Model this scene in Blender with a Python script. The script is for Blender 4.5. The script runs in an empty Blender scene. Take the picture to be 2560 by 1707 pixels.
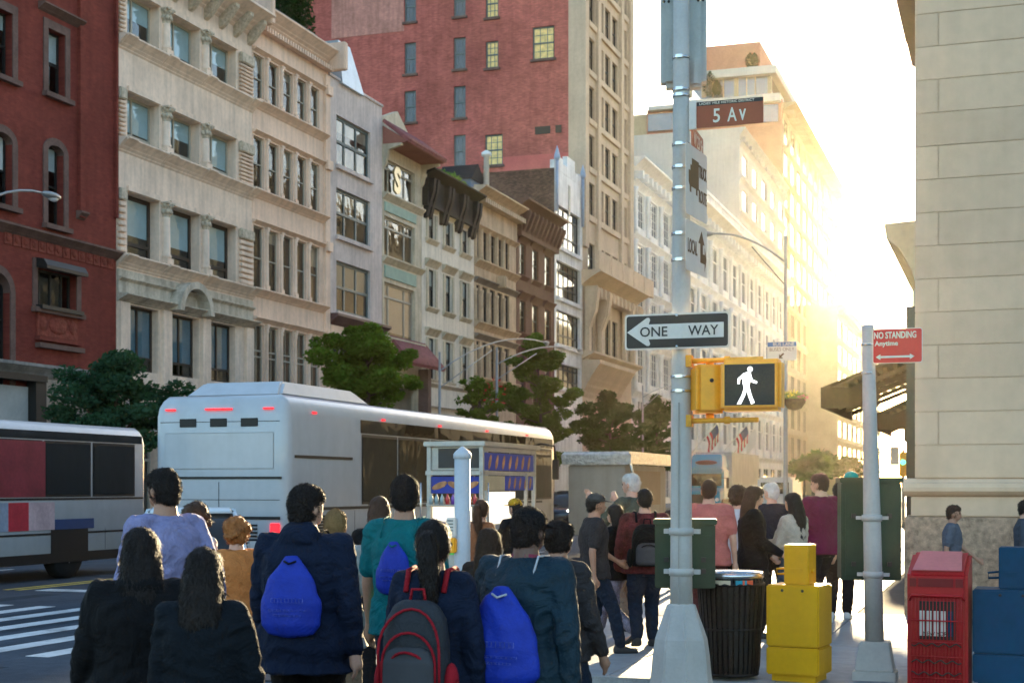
import bpy, bmesh, math, random
import numpy as np
from mathutils import Vector, Matrix, noise as mnoise
R = math.radians
random.seed(23)
sc = bpy.context.scene
COL = sc.collection
# ------------------------------------------------------------------ camera
YAW = 18.77
cd = bpy.data.cameras.new('camera')
cam = bpy.data.objects.new('camera', cd); COL.objects.link(cam)
cam.location = (0, 0, 1.7)
cam.rotation_euler = (R(90), 0, R(YAW))
cd.sensor_width = 36.0
cd.lens = 51.33
cd.shift_y = 0.1412
cd.clip_start = 0.1
cd.clip_end = 6000
cd.dof.use_dof = True
cd.dof.focus_distance = 12.6
cd.dof.aperture_fstop = 4.5
sc.camera = cam
# ------------------------------------------------------------------ light
SUN_EL, SUN_AZ = 9.0, 5.2            # the sun stands low over the far end of the street
w = bpy.data.worlds.new('World'); sc.world = w; w.use_nodes = True
nt = w.node_tree; nt.nodes.clear()
sky = nt.nodes.new('ShaderNodeTexSky'); sky.sky_type = 'NISHITA'; sky.sun_disc = False
sky.sun_elevation = R(SUN_EL); sky.sun_rotation = R(-SUN_AZ)
sky.air_density = 1.0; sky.dust_density = 1.0; sky.ozone_density = 2.8
bg = nt.nodes.new('ShaderNodeBackground'); bg.inputs['Strength'].default_value = 0.15
out = nt.nodes.new('ShaderNodeOutputWorld')
tint = nt.nodes.new('ShaderNodeVectorMath'); tint.operation = 'MULTIPLY'; tint.inputs[1].default_value = (1.13, 1.0, .87)      # warm white balance, the same all over the sky
nt.links.new(sky.outputs[0], tint.inputs[0]); nt.links.new(tint.outputs[0], bg.inputs[0]); nt.links.new(bg.outputs[0], out.inputs[0])
sd = bpy.data.lights.new('sun', 'SUN'); sd.energy = 5.0; sd.angle = R(0.6); sd.color = (1.0, 0.78, 0.46)
sun = bpy.data.objects.new('sun', sd); COL.objects.link(sun)
sdir = Vector((-math.sin(R(SUN_AZ)) * math.cos(R(SUN_EL)), math.cos(R(SUN_AZ)) * math.cos(R(SUN_EL)), math.sin(R(SUN_EL))))
sun.rotation_euler = sdir.to_track_quat('Z', 'Y').to_euler()
sun.location = (-20, 200, 60)
sc.view_settings.view_transform = 'Standard'; sc.view_settings.look = 'None'
sc.view_settings.exposure = 2.38; sc.view_settings.gamma = 1.0
sc.view_settings.use_curve_mapping = False
sc.render.engine = 'CYCLES'
sc.cycles.max_bounces = 8; sc.cycles.transparent_max_bounces = 24
sc.cycles.use_denoising = True
sc.cycles.caustics_reflective = False; sc.cycles.caustics_refractive = False
sc.cycles.sample_clamp_indirect = 6.0
sc.cycles.volume_bounces = 0
# ------------------------------------------------------------------ where a sight line meets the place
CS, SN = math.cos(R(YAW)), math.sin(R(YAW))
def ray(px):
    a = (px - 1280) / 3650.0
    return a * CS - SN, a * SN + CS
def PD(px, d):                        # point on the ground plan at depth d
    rx, ry = ray(px); return rx * d, ry * d
def YX(px, X=-32.0):                  # y of a north-south plane x=X
    rx, ry = ray(px); return ry * X / rx
def DX(px, X=-32.0):
    return X / ray(px)[0]
def ZX(px, py, X=-32.0):
    return 1.7 + (1215 - py) / 3650.0 * DX(px, X)
def ZD(py, d):
    return 1.7 + (1215 - py) / 3650.0 * d
# ------------------------------------------------------------------ materials
MT = {}
def M(name, col=(.5, .5, .5), rough=.8, var=.12, scale=1.2, bump=0.0, bscale=30, metal=0.0, streak=0.0, brick=None, coat=0.0, rnd=0.0, emit=None, estr=0, spec=None, coord='pos', dirt=0.0):
    if name in MT: return MT[name]
    if spec is None: spec = .12 if rough >= .74 else .28
    m = bpy.data.materials.new(name); m.use_nodes = True; MT[name] = m
    t = m.node_tree; n = t.nodes; l = t.links
    b = n['Principled BSDF']
    b.inputs['Roughness'].default_value = rough; b.inputs['Metallic'].default_value = metal
    b.inputs['Specular IOR Level'].default_value = spec
    if coat: b.inputs['Coat Weight'].default_value = coat; b.inputs['Coat Roughness'].default_value = .08
    if emit:
        b.inputs['Emission Color'].default_value = (*emit, 1); b.inputs['Emission Strength'].default_value = estr
    if coord == 'pos':
        g = n.new('ShaderNodeNewGeometry'); P = g.outputs['Position']
    else:
        g = n.new('ShaderNodeTexCoord'); P = g.outputs['Object']
    rgb = n.new('ShaderNodeRGB'); rgb.outputs[0].default_value = (*col, 1)
    cur = rgb.outputs[0]
    if brick:
        sx = n.new('ShaderNodeSeparateXYZ'); l.new(P, sx.inputs[0])
        cb = n.new('ShaderNodeCombineXYZ')
        if brick.get('plane', 'x') == 'x': l.new(sx.outputs[1], cb.inputs[0]); l.new(sx.outputs[2], cb.inputs[1])
        elif brick.get('plane') == 'y': l.new(sx.outputs[0], cb.inputs[0]); l.new(sx.outputs[2], cb.inputs[1])
        else: l.new(sx.outputs[0], cb.inputs[0]); l.new(sx.outputs[1], cb.inputs[1])
        bt = n.new('ShaderNodeTexBrick'); l.new(cb.outputs[0], bt.inputs['Vector'])
        bt.inputs['Scale'].default_value = 1.0
        bt.inputs['Brick Width'].default_value = brick.get('w', .22); bt.inputs['Row Height'].default_value = brick.get('h', .075)
        bt.inputs['Mortar Size'].default_value = brick.get('m', .008); bt.inputs['Mortar Smooth'].default_value = .3
        k = brick.get('k', .18)
        bt.inputs['Color1'].default_value = (*[c * (1 + k) for c in col], 1)
        bt.inputs['Color2'].default_value = (*[c * (1 - k) for c in col], 1)
        bt.inputs['Mortar'].default_value = (*brick.get('mc', [c * .6 for c in col]), 1)
        cur = bt.outputs['Color']
    def mul(cur, fac_sock):
        v = n.new('ShaderNodeVectorMath'); v.operation = 'SCALE'
        l.new(cur, v.inputs[0]); l.new(fac_sock, v.inputs['Scale']); return v.outputs[0]
    if var:
        for s, k in ((scale, var), (scale * 7.3, var * .6)):
            no = n.new('ShaderNodeTexNoise'); no.inputs['Scale'].default_value = s; no.inputs['Detail'].default_value = 5
            l.new(P, no.inputs['Vector'])
            mr = n.new('ShaderNodeMapRange'); mr.inputs[1].default_value = .3; mr.inputs[2].default_value = .7
            mr.inputs[3].default_value = 1 - k; mr.inputs[4].default_value = 1 + k
            l.new(no.outputs[0], mr.inputs[0]); cur = mul(cur, mr.outputs[0])
    if streak:
        mp = n.new('ShaderNodeMapping'); mp.inputs['Scale'].default_value = (1, 1, .08); l.new(P, mp.inputs[0])
        no = n.new('ShaderNodeTexNoise'); no.inputs['Scale'].default_value = 3.5; no.inputs['Detail'].default_value = 6
        l.new(mp.outputs[0], no.inputs['Vector'])
        mr = n.new('ShaderNodeMapRange'); mr.inputs[1].default_value = .42; mr.inputs[2].default_value = .72
        mr.inputs[3].default_value = 1; mr.inputs[4].default_value = 1 - streak
        l.new(no.outputs[0], mr.inputs[0]); cur = mul(cur, mr.outputs[0])
    if dirt:
        no = n.new('ShaderNodeTexNoise'); no.inputs['Scale'].default_value = scale * .5; no.inputs['Detail'].default_value = 8
        no.inputs['Roughness'].default_value = .7
        l.new(P, no.inputs['Vector'])
        mr = n.new('ShaderNodeMapRange'); mr.inputs[1].default_value = .5; mr.inputs[2].default_value = .68
        mr.inputs[3].default_value = 1; mr.inputs[4].default_value = 1 - dirt
        l.new(no.outputs[0], mr.inputs[0]); cur = mul(cur, mr.outputs[0])
    if rnd:
        oi = n.new('ShaderNodeObjectInfo'); mr = n.new('ShaderNodeMapRange'); mr.inputs[3].default_value = 1 - rnd; mr.inputs[4].default_value = 1 + rnd
        l.new(oi.outputs['Random'], mr.inputs[0]); cur = mul(cur, mr.outputs[0])
    l.new(cur, b.inputs['Base Color'])
    if bump:
        no = n.new('ShaderNodeTexNoise'); no.inputs['Scale'].default_value = bscale; no.inputs['Detail'].default_value = 5
        l.new(P, no.inputs['Vector'])
        bp = n.new('ShaderNodeBump'); bp.inputs['Strength'].default_value = min(1, bump); bp.inputs['Distance'].default_value = .02 * max(1, bump)
        l.new(no.outputs[0], bp.inputs['Height']); l.new(bp.outputs[0], b.inputs['Normal'])
        if brick:
            b2 = n.new('ShaderNodeBump'); b2.inputs['Strength'].default_value = .5; b2.inputs['Distance'].default_value = .01; b2.invert = True
            l.new(bt.outputs['Fac'], b2.inputs['Height']); l.new(bp.outputs[0], b2.inputs['Normal']); l.new(b2.outputs[0], b.inputs['Normal'])
    return m
def glass_mat(name, tint=(.75, .8, .82), rough=.02, wob=.5, refl=1.45, opaque=None):
    if name in MT: return MT[name]
    m = bpy.data.materials.new(name); m.use_nodes = True; MT[name] = m
    t = m.node_tree; n = t.nodes; l = t.links; n.clear()
    o = n.new('ShaderNodeOutputMaterial'); mx = n.new('ShaderNodeMixShader'); dt = n.new('ShaderNodeVectorMath'); dt.operation = 'DOT_PRODUCT'; ab = n.new('ShaderNodeMath'); ab.operation = 'ABSOLUTE'; om = n.new('ShaderNodeMath'); om.operation = 'SUBTRACT'; om.inputs[0].default_value = 1; om.use_clamp = True; pw = n.new('ShaderNodeMath'); pw.operation = 'POWER'; pw.inputs[1].default_value = 5; fr = n.new('ShaderNodeMath'); fr.operation = 'MULTIPLY_ADD'; f0 = ((refl - 1) / (refl + 1)) ** 2; fr.inputs[1].default_value = 1 - f0; fr.inputs[2].default_value = f0
    if opaque:
        tr = n.new('ShaderNodeBsdfDiffuse'); tr.inputs[0].default_value = (*opaque, 1)
    else:
        tr = n.new('ShaderNodeBsdfTransparent'); tr.inputs[0].default_value = (*tint, 1)
    gl = n.new('ShaderNodeBsdfGlossy'); gl.inputs['Roughness'].default_value = rough
    g = n.new('ShaderNodeNewGeometry'); no = n.new('ShaderNodeTexNoise'); no.inputs['Scale'].default_value = 1.3; no.inputs['Detail'].default_value = 2
    l.new(g.outputs['Position'], no.inputs['Vector'])
    bp = n.new('ShaderNodeBump'); bp.inputs['Strength'].default_value = wob; bp.inputs['Distance'].default_value = .02
    l.new(no.outputs[0], bp.inputs['Height']); l.new(bp.outputs[0], gl.inputs['Normal']); l.new(bp.outputs[0], dt.inputs[0]); l.new(g.outputs['Incoming'], dt.inputs[1]); l.new(dt.outputs['Value'], ab.inputs[0]); l.new(ab.outputs[0], om.inputs[1]); l.new(om.outputs[0], pw.inputs[0]); l.new(pw.outputs[0], fr.inputs[0])
    l.new(fr.outputs[0], mx.inputs[0]); l.new(tr.outputs[0], mx.inputs[1]); l.new(gl.outputs[0], mx.inputs[2]); l.new(mx.outputs[0], o.inputs[0])
    return m
# ------------------------------------------------------------------ mesh building
class MB:
    def __init__(s): s.v = []; s.f = []; s.sm = []
    def add(s, vs, fs, smooth=False):
        o = len(s.v); s.v += [tuple(p) for p in vs]; s.f += [tuple(i + o for i in f) for f in fs]; s.sm += [smooth] * len(fs); return s
    def box(s, x0, x1, y0, y1, z0, z1):
        return s.add([(x0, y0, z0), (x1, y0, z0), (x1, y1, z0), (x0, y1, z0), (x0, y0, z1), (x1, y0, z1), (x1, y1, z1), (x0, y1, z1)],
                     [(0, 3, 2, 1), (4, 5, 6, 7), (0, 1, 5, 4), (1, 2, 6, 5), (2, 3, 7, 6), (3, 0, 4, 7)])
    def quad(s, a, b, c, d): return s.add([a, b, c, d], [(0, 1, 2, 3)])
    def poly(s, pts): return s.add(pts, [tuple(range(len(pts)))])
    def ext(s, A, B, caps=True, smooth=False):          # two matching rings
        n = len(A); fs = [(i, (i + 1) % n, n + (i + 1) % n, n + i) for i in range(n)]
        s.add(list(A) + list(B), fs, smooth)
        if caps:
            s.add(list(A), [tuple(range(n - 1, -1, -1))]); s.add(list(B), [tuple(range(n))])
        return s
    def loft(s, rings, caps=True, smooth=True):
        n = len(rings[0]); vs = [p for r in rings for p in r]; fs = []
        for k in range(len(rings) - 1):
            for i in range(n):
                j = (i + 1) % n; fs.append((k * n + i, k * n + j, (k + 1) * n + j, (k + 1) * n + i))
        if caps: fs.append(tuple(range(n - 1, -1, -1))); fs.append(tuple(range((len(rings) - 1) * n, len(rings) * n)))
        return s.add(vs, fs, smooth)
    def tube(s, pts, r, n=10, caps=True):
        pts = [Vector(p) for p in pts]; rr = r if isinstance(r, (list, tuple)) else [r] * len(pts); rings = []; up = None
        for i, p in enumerate(pts):
            d = (pts[min(i + 1, len(pts) - 1)] - pts[max(i - 1, 0)]).normalized()
            if up is None: up = Vector((0, 0, 1)) if abs(d.z) < .9 else Vector((1, 0, 0))
            a = d.cross(up).normalized(); b = a.cross(d).normalized(); up = b
            rings.append([p + (a * math.cos(t) + b * math.sin(t)) * rr[i] for t in [2 * math.pi * k / n for k in range(n)]])
        return s.loft(rings, caps)
    def lathe(s, prof, c=(0, 0), n=20, smooth=True, ph=0):
        return s.loft([[(c[0] + r * math.cos(ph + 2 * math.pi * k / n), c[1] + r * math.sin(ph + 2 * math.pi * k / n), z) for k in range(n)] for r, z in prof], True, smooth)
    def sphere(s, c, r, n=12, m=8):
        rx, ry, rz = r if isinstance(r, (tuple, list)) else (r, r, r); rings = []
        for j in range(m + 1):
            th = math.pi * (j + .0) / m; th = min(max(th, .02), math.pi - .02)
            rings.append([(c[0] + rx * math.sin(th) * math.cos(2 * math.pi * k / n), c[1] + ry * math.sin(th) * math.sin(2 * math.pi * k / n), c[2] - rz * math.cos(th)) for k in range(n)])
        return s.loft(rings)
    def mesh(s, name, off=(0, 0, 0)):
        me = bpy.data.meshes.new(name)
        vs = s.v if off == (0, 0, 0) else [(x - off[0], y - off[1], z - off[2]) for x, y, z in s.v]
        me.from_pydata(vs, [], s.f); me.polygons.foreach_set('use_smooth', s.sm); me.update(); return me
    def build(s, name, mat, parent=None, bevel=0, recenter=True):
        me = s.mesh(name); me.materials.append(mat)
        if bevel:
            bm = bmesh.new(); bm.from_mesh(me); bmesh.ops.remove_doubles(bm, verts=bm.verts, dist=1e-5)
            bmesh.ops.bevel(bm, geom=[e for e in bm.edges if len(e.link_faces) == 2 and e.calc_face_angle(0) > .5], offset=bevel, segments=2, affect='EDGES', clamp_overlap=True)
            bm.to_mesh(me); bm.free()
        return put(name, me, parent)
def put(name, me, parent=None, loc=None, rot=None):
    o = bpy.data.objects.new(name, me); COL.objects.link(o)
    if parent is not None: o.parent = parent
    if loc is not None: o.location = loc
    if rot is not None: o.rotation_euler = (0, 0, rot)
    return o
def tag(o, label=None, cat=None, group=None, kind=None):
    if label: o['label'] = label
    if cat: o['category'] = cat
    if group: o['group'] = group
    if kind: o['kind'] = kind
    return o
def empty(name, loc, rz=0, label=None, cat=None, group=None):
    o = bpy.data.objects.new(name, None); COL.objects.link(o); o.location = loc; o.rotation_euler = (0, 0, rz); o.empty_display_size = .2
    return tag(o, label, cat, group)
def copy_tree(o, parent=None):
    c = o.copy(); COL.objects.link(c)
    if parent is not None: c.parent = parent
    for ch in list(o.children): copy_tree(ch, c)
    return c
def text_mesh(body, size, width=None, height=None, depth=.002, shear=0, bold=0):
    cu = bpy.data.curves.new('lettering', 'FONT'); cu.body = body; cu.size = size; cu.extrude = depth; cu.offset = bold
    cu.align_x = 'CENTER'; cu.align_y = 'CENTER'; cu.resolution_u = 3
    o = bpy.data.objects.new('lettering', cu); COL.objects.link(o)
    dg = bpy.context.evaluated_depsgraph_get(); dg.update()
    me = bpy.data.meshes.new_from_object(o.evaluated_get(dg)); bpy.data.objects.remove(o)
    co = np.empty(len(me.vertices) * 3); me.vertices.foreach_get('co', co); co = co.reshape(-1, 3)
    mn, mx = co.min(0), co.max(0)
    co[:, 0] -= (mn[0] + mx[0]) / 2; co[:, 1] -= (mn[1] + mx[1]) / 2
    if width: co[:, 0] *= width / (mx[0] - mn[0])
    if height: co[:, 1] *= height / (mx[1] - mn[1])
    me.vertices.foreach_set('co', co.ravel()); me.update(); return me
def lettering(body, parent, loc, width, height, mat, rz=0, bold=0, name='lettering'):
    me = text_mesh(body, .1, width, height, .0015, bold=bold); me.materials.append(mat)
    o = put(name, me, parent); o.location = loc; o.rotation_euler = (R(90), 0, rz); return o
# ================================================================== THE GROUND
m_asph = M('asphalt', (.042, .060, .080), .75, .25, .8, .6, 60, dirt=.2)
m_ground = M('ground_far', (.09, .085, .08), .95, .2, .3)
m_conc = M('sidewalk_concrete', (.27, .275, .28), .7, .18, 1.1, .35, 45, dirt=.25, rnd=.07)
m_concjoint = M('joint_dirt', (.10, .095, .09), .95, .1)
m_kerb = M('granite_kerb', (.30, .30, .29), .8, .2, 6, .4, 70)
m_paint = M('road_paint', (.62, .63, .62), .6, .15, 3, .3, 40, dirt=.6)
m_yellowline = M('yellow_line', (.60, .42, .06), .6, .2, 3, dirt=.4)
def structure(o): return tag(o, kind='structure')
b = MB(); b.quad((-1500, -300, -.20), (1500, -300, -.20), (1500, 2500, -.20), (-1500, 2500, -.20)); structure(b.build('ground', m_ground))
b = MB(); b.quad((-60, -30, -.134), (60, -30, -.134), (60, 12.55, -.134), (-60, 12.55, -.134))
b.quad((-25, 12.55, -.134), (-5, 12.55, -.134), (-5, 900, -.134), (-25, 900, -.134)); road = structure(b.build('road', m_asph))
# painted marks, each one lies 4 mm above the road
def mark(name, x0, x1, y0, y1, mat=m_paint):
    b = MB(); b.box(x0, x1, y0, y1, -.1335, -.130); return b.build(name, mat, road)
for k in range(19):
    x = -8.95 - .80 * k; mark('crosswalk_stripe', x - .30, x, 13.2 + random.uniform(-.05, .05), 18.9 + random.uniform(-.08, .08))
for k in range(22):
    y0 = 1.0 + .0 * k; x = -7.2 + k * .85
    if x < 8: mark('crosswalk_stripe', x, x + .32, 6.4, 10.6) if False else None
m_patch = M('asphalt_patch', (.028, .040, .052), .85, .2, 4, .5, 50)
for x0, x1, y0, y1 in ((-13.5, -11.9, 14.6, 18.2), (-10.2, -9.6, 10.9, 12.4), (-21, -18.5, 19.6, 20.4), (-15.6, -15.2, 13, 21), (-12.3, -10.4, 19.3, 20.9)): MB().box(x0, x1, y0, y1, -.1345, -.1326 - .0008).build('tar_patch', m_patch, road)
mark('stop_line', -16.2, -8.6, 21.6, 22.05); 
mark('centre_line', -16.62, -16.50, 21.6, 400, m_yellowline); mark('centre_line', -16.88, -16.76, 21.6, 400, m_yellowline)
for k in range(18): mark('lane_line', -12.4, -12.28, 24 + k * 12, 27 + k * 12)
for k in range(18): mark('lane_line', -20.9, -20.78, 24 + k * 12, 27 + k * 12)
# sidewalks: a bed, single slabs with open joints near by, kerbs
walk = structure(MB().box(-7.9, 40, 15.8, 19.98, -.19, -.012).box(-7.9, -1.0, 19.98, 600, -.19, -.012).box(-4.9, 40, 12.75, 15.8, -.19, -.012).build('sidewalk', m_concjoint))
cpts = [(-4.9 + 3.0 * math.cos(t), 15.8 + 3.0 * math.sin(t)) for t in [math.pi + k * math.pi / 2 / 14 for k in range(15)]]
b = MB(); ring = cpts + [(-4.9, 15.8)]
b.ext([(x, y, -.19) for x, y in ring], [(x, y, -.004) for x, y in ring]); b.build('corner_slab', m_conc, walk)
slab_cols = [-7.88 + 1.49 * k for k in range(8)]
def slab(x0, x1, y0, y1):
    z = random.uniform(-.004, .003); g = .007
    b = MB(); b.box(x0 + g, x1 - g, y0 + g, y1 - g, -.1, z); b.build('paving_slab', m_conc, walk)
for i in range(7):
    x0, x1 = slab_cols[i], slab_cols[i + 1]
    for j in range(-2, 18):
        y0 = 15.8 + 1.52 * j; y1 = y0 + 1.52
        if x1 > -1.0 and y0 > 19.9: continue
        if y1 < 15.9 and x0 < -4.95:
            if x1 > -4.9: slab(-4.9, x1, y0, y1)
            continue
        if y0 < 19.98 < y1 and x1 > -1.17: y1 = 19.96
        slab(x0, min(x1, 2.6), y0, y1)
b = MB(); b.box(-7.88, -1.0, 43.3, 600, -.1, 0); b.build('far_paving', M('far_paving', (.28, .27, .25), .75, .2, .8, .3, 30, brick=dict(plane='z', w=1.5, h=1.5, m=.02, k=.08)), walk)
def kerb_run(pts, off=.16):
    for k in range(len(pts) - 1):
        a, c = Vector(pts[k]), Vector(pts[k + 1]); d = (c - a); L = d.length; nseg = max(1, round(L / 2.2)); d.normalize(); nrm = Vector((-d.y, d.x))
        if L < .6: nseg = 1
        for q in range(nseg):
            p0 = a + d * (L * q / nseg + .004); p1 = a + d * (L * (q + 1) / nseg - .004)
            b = MB(); r = [p0, p1, p1 + nrm * off, p0 + nrm * off]
            b.ext([(p.x, p.y, -.19) for p in r], [(p.x, p.y, .002) for p in r]); b.build('kerb_stone', m_kerb, walk)
kerb_run([(40, 12.6), (-4.9, 12.6)], -.16)
kerb_run([(x * 1 + (-.12 if False else 0), y) for x, y in [(-4.9 + 3.16 * math.cos(t), 15.8 + 3.16 * math.sin(t)) for t in [1.5 * math.pi - k * math.pi / 2 / 7 for k in range(8)]]], -.15)
kerb_run([(-8.06, 15.8), (-8.06, 90)], -.15)
lwalk = structure(MB().box(-32, -25.16, -10, 700, -.19, -.002).build('left_sidewalk', M('left_paving', (.27, .26, .25), .8, .2, .8, .3, 30, brick=dict(plane='z', w=1.5, h=1.5, m=.02, k=.08))))
MB().box(-25.16, -25.0, -10, 700, -.19, .0).build('kerb', m_kerb, lwalk)
# ================================================================== BUILDINGS
g_dark = glass_mat('window_glass', (.95, .97, .98), .03, .5)
g_blue = glass_mat('window_glass_blue', (.90, .97, 1.0), .03, .35, 1.6)
g_old = glass_mat('window_glass_wavy', (.85, .80, .75), .04, 1.0, 1.6)
g_sky = glass_mat('window_glass_mirror', (.5, .55, .6), .03, .3, 2.2)
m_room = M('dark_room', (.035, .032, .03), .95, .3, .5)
m_blind = M('window_blind', (.42, .47, .45), .9, .08, 2)
m_blindw = M('pale_blind', (.8, .78, .72), .9, .05, 2)
m_wfblack = M('black_window_frame', (.018, .017, .016), .5, 0)
m_wfbrown = M('brown_window_frame', (.05, .035, .025), .5, 0)
m_wfgreen = M('grey_green_window_frame', (.10, .125, .12), .5, .1)
m_wfcream = M('cream_window_frame', (.55, .49, .40), .6, .08)
m_wftan = M('tan_window_frame', (.38, .34, .27), .6, .08)
WC = {}
def win(root, axis, loc, w, h, style):
    """frame part with its own pane and blind; alike windows share their meshes"""
    key = (round(w, 2), round(h, 2), tuple(sorted((k, (v.name if hasattr(v, 'name') else str(v))) for k, v in style.items())))
    if key not in WC:
        ft = style.get('ft', .07); b = MB(); fd = .09
        b.box(0, ft, 0, fd, 0, h).box(w - ft, w, 0, fd, 0, h).box(ft, w - ft, 0, fd, 0, ft).box(ft, w - ft, 0, fd, h - ft, h)
        for x in style.get('mull', []): b.box(w * x - ft * .5, w * x + ft * .5, .004, fd, ft, h - ft)
        for z in style.get('rail', []): b.box(ft, w - ft, -.02, fd - .01, h * z - ft * .45, h * z + ft * .45)
        for x in style.get('bar', []): b.box(w * x - .02, w * x + .02, .02, .07, ft, h - ft)
        for z in style.get('barz', []): b.box(ft, w - ft, .022, .068, h * z - .02, h * z + .02)
        me = b.mesh('window'); me.materials.append(style.get('fm', m_wfblack))
        p = MB(); p.box(ft * .6, w - ft * .6, .045, .055, ft * .6, h - ft * .6); pm = p.mesh('pane'); pm.materials.append(style.get('glass', g_dark))
        bl = None
        bf = style.get('blind', 0)
        if bf: 
            q = MB(); q.box(ft * .7, w - ft * .7, .060, .066, h * (1 - bf), h - ft * .5); bl = q.mesh('blind'); bl.materials.append(style.get('bm', m_blind))
        WC[key] = (me, pm, bl)
    me, pm, bl = WC[key]
    rz = 0 if axis == 'S' else R(90)
    o = put('window', me, root, loc, rz); put('pane', pm, o)
    if bl: put('blind', bl, o)
    return o
class Fac:
    """a front wall with real openings; u runs along it, w comes out of it, z is up"""
    def __init__(s, name, label, cat, X, Y, mat, group=None, root=None):
        s.root = root or empty(name, (X, Y, 0), 0, label, cat, group); s.mat = mat; s.axis = 'E'; s.o = (0, 0, 0); s.X = X; s.Y = Y
    def F(s, u, w, z):
        return (s.o[0] + w, s.o[1] + u, z) if s.axis == 'E' else (s.o[0] + u, s.o[1] - w, z)
    def bx(s, b, u0, u1, w0, w1, z0, z1):
        a, c = s.F(u0, w0, z0), s.F(u1, w1, z1)
        return b.box(min(a[0], c[0]), max(a[0], c[0]), min(a[1], c[1]), max(a[1], c[1]), z0, z1)
    def part(s, name, u0, u1, w0, w1, z0, z1, mat=None, bevel=0):
        b = MB(); s.bx(b, u0, u1, w0, w1, z0, z1); return b.build(name, mat or s.mat, s.root, bevel)
    def prism(s, b, prof, u0, u1):           # profile of (w, z)
        b.ext([s.F(u0, w, z) for w, z in prof], [s.F(u1, w, z) for w, z in prof]); return b
    def cornice(s, name, u0, u1, z0, z1, w, mat=None, steps=4, base=.0, shape='ogee'):
        prof = [(base, z0)]
        for k in range(steps):
            t = (k + 1) / steps; ww = w * (t ** 1.4); zz = z0 + (z1 - z0) * (k + .55) / steps * .92
            prof += [(base + ww * .9, zz), (base + ww, zz + (z1 - z0) * .06)]
        prof += [(base + w, z1), (base, z1 + .02)]
        b = MB(); s.prism(b, prof, u0, u1); return b.build(name, mat or s.mat, s.root)
    def wall(s, u0, u1, z0, z1, ops, reveal=.35, name='wall', mat=None, w=0.0):
        us = sorted({u0, u1, *[x for o in ops for x in o[:2]]}); zs = sorted({z0, z1, *[x for o in ops for x in o[2:4]]})
        us = [x for x in us if u0 <= x <= u1]; zs = [x for x in zs if z0 <= x <= z1]; b = MB()
        for i in range(len(us) - 1):
            for j in range(len(zs) - 1):
                cu, cz = (us[i] + us[i + 1]) / 2, (zs[j] + zs[j + 1]) / 2
                if any(o[0] < cu < o[1] and o[2] < cz < o[3] for o in ops): continue
                b.quad(s.F(us[i], w, zs[j]), s.F(us[i + 1], w, zs[j]), s.F(us[i + 1], w, zs[j + 1]), s.F(us[i], w, zs[j + 1]))
        for o in ops:
            a, c, d, e = o[:4]; r = w - (o[4] if len(o) > 4 else reveal)
            b.quad(s.F(a, w, d), s.F(a, r, d), s.F(a, r, e), s.F(a, w, e)); b.quad(s.F(c, w, d), s.F(c, w, e), s.F(c, r, e), s.F(c, r, d))
            b.quad(s.F(a, w, d), s.F(c, w, d), s.F(c, r, d), s.F(a, r, d)); b.quad(s.F(a, w, e), s.F(a, r, e), s.F(c, r, e), s.F(c, w, e))
        return b.build(name, mat or s.mat, s.root)
    def window(s, u0, u1, z0, z1, w, **st): return win(s.root, s.axis, s.F(u0, w, z0), u1 - u0, z1 - z0, st)
    def body(s, U, H, D=18, mat=None, roof=None, side=True, roofz=None):
        rz = H if roofz is None else roofz
        b = MB()
        if side: b.quad(s.F(0, 0, 0), s.F(0, -D, 0), s.F(0, -D, H), s.F(0, 0, H))
        b.quad(s.F(U, 0, 0), s.F(U, -D, 0), s.F(U, -D, H), s.F(U, 0, H)); b.quad(s.F(0, -D, 0), s.F(U, -D, 0), s.F(U, -D, H), s.F(0, -D, H))
        b.build('side_walls', mat or s.mat, s.root)
        b = MB(); b.quad(s.F(0, 0, rz), s.F(U, 0, rz), s.F(U, -D, rz), s.F(0, -D, rz)); b.build('roof', roof or M('roof_tar', (.12, .12, .12), .9), s.root)
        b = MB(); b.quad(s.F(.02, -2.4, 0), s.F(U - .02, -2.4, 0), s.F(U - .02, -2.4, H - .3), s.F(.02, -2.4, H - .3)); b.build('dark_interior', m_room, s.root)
    def spandrels(s, u0, u1, z0, z1, rev, name='arch', mat=None, w0=.0, n=8):
        uc, ru = (u0 + u1) / 2, (u1 - u0) / 2; b = MB()
        for sg in (-1, 1):
            arc = [(uc + sg * ru * math.cos(t), z0 + (z1 - z0) * math.sin(t)) for t in [k * math.pi / 2 / n for k in range(n + 1)]]
            pts = arc + [(uc + sg * ru, z1)]
            pts2 = [pts[-1]] + pts[:-1]
            for k in range(n):                       # fan of thin prisms
                tri = [pts[-1], arc[k], arc[k + 1]]
                b.ext([s.F(u, w0, z) for u, z in tri], [s.F(u, w0 - rev, z) for u, z in tri])
        return b.build(name, mat or s.mat, s.root)
    def archring(s, u0, u1, z0, z1, t, w0, w1, name='arch_surround', mat=None, n=12, straight=None):
        uc, ru = (u0 + u1) / 2, (u1 - u0) / 2; b = MB()
        A = [(uc + ru * math.cos(a), z0 + (z1 - z0) * math.sin(a)) for a in [k * math.pi / n for k in range(n + 1)]]
        B = [(uc + (ru + t) * math.cos(a), z0 + (z1 - z0 + t) * math.sin(a)) for a in [k * math.pi / n for k in range(n + 1)]]
        for k in range(n):
            q = [A[k], B[k], B[k + 1], A[k + 1]]; b.ext([s.F(u, w0, z) for u, z in q], [s.F(u, w1, z) for u, z in q])
        if straight is not None:
            s.bx(b, u0 - t, u0, w0, w1, straight, z0); s.bx(b, u1, u1 + t, w0, w1, straight, z0)
        return b.build(name, mat or s.mat, s.root)
def U(px, Y0, X=-32.0): return YX(px, X) - Y0

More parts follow.
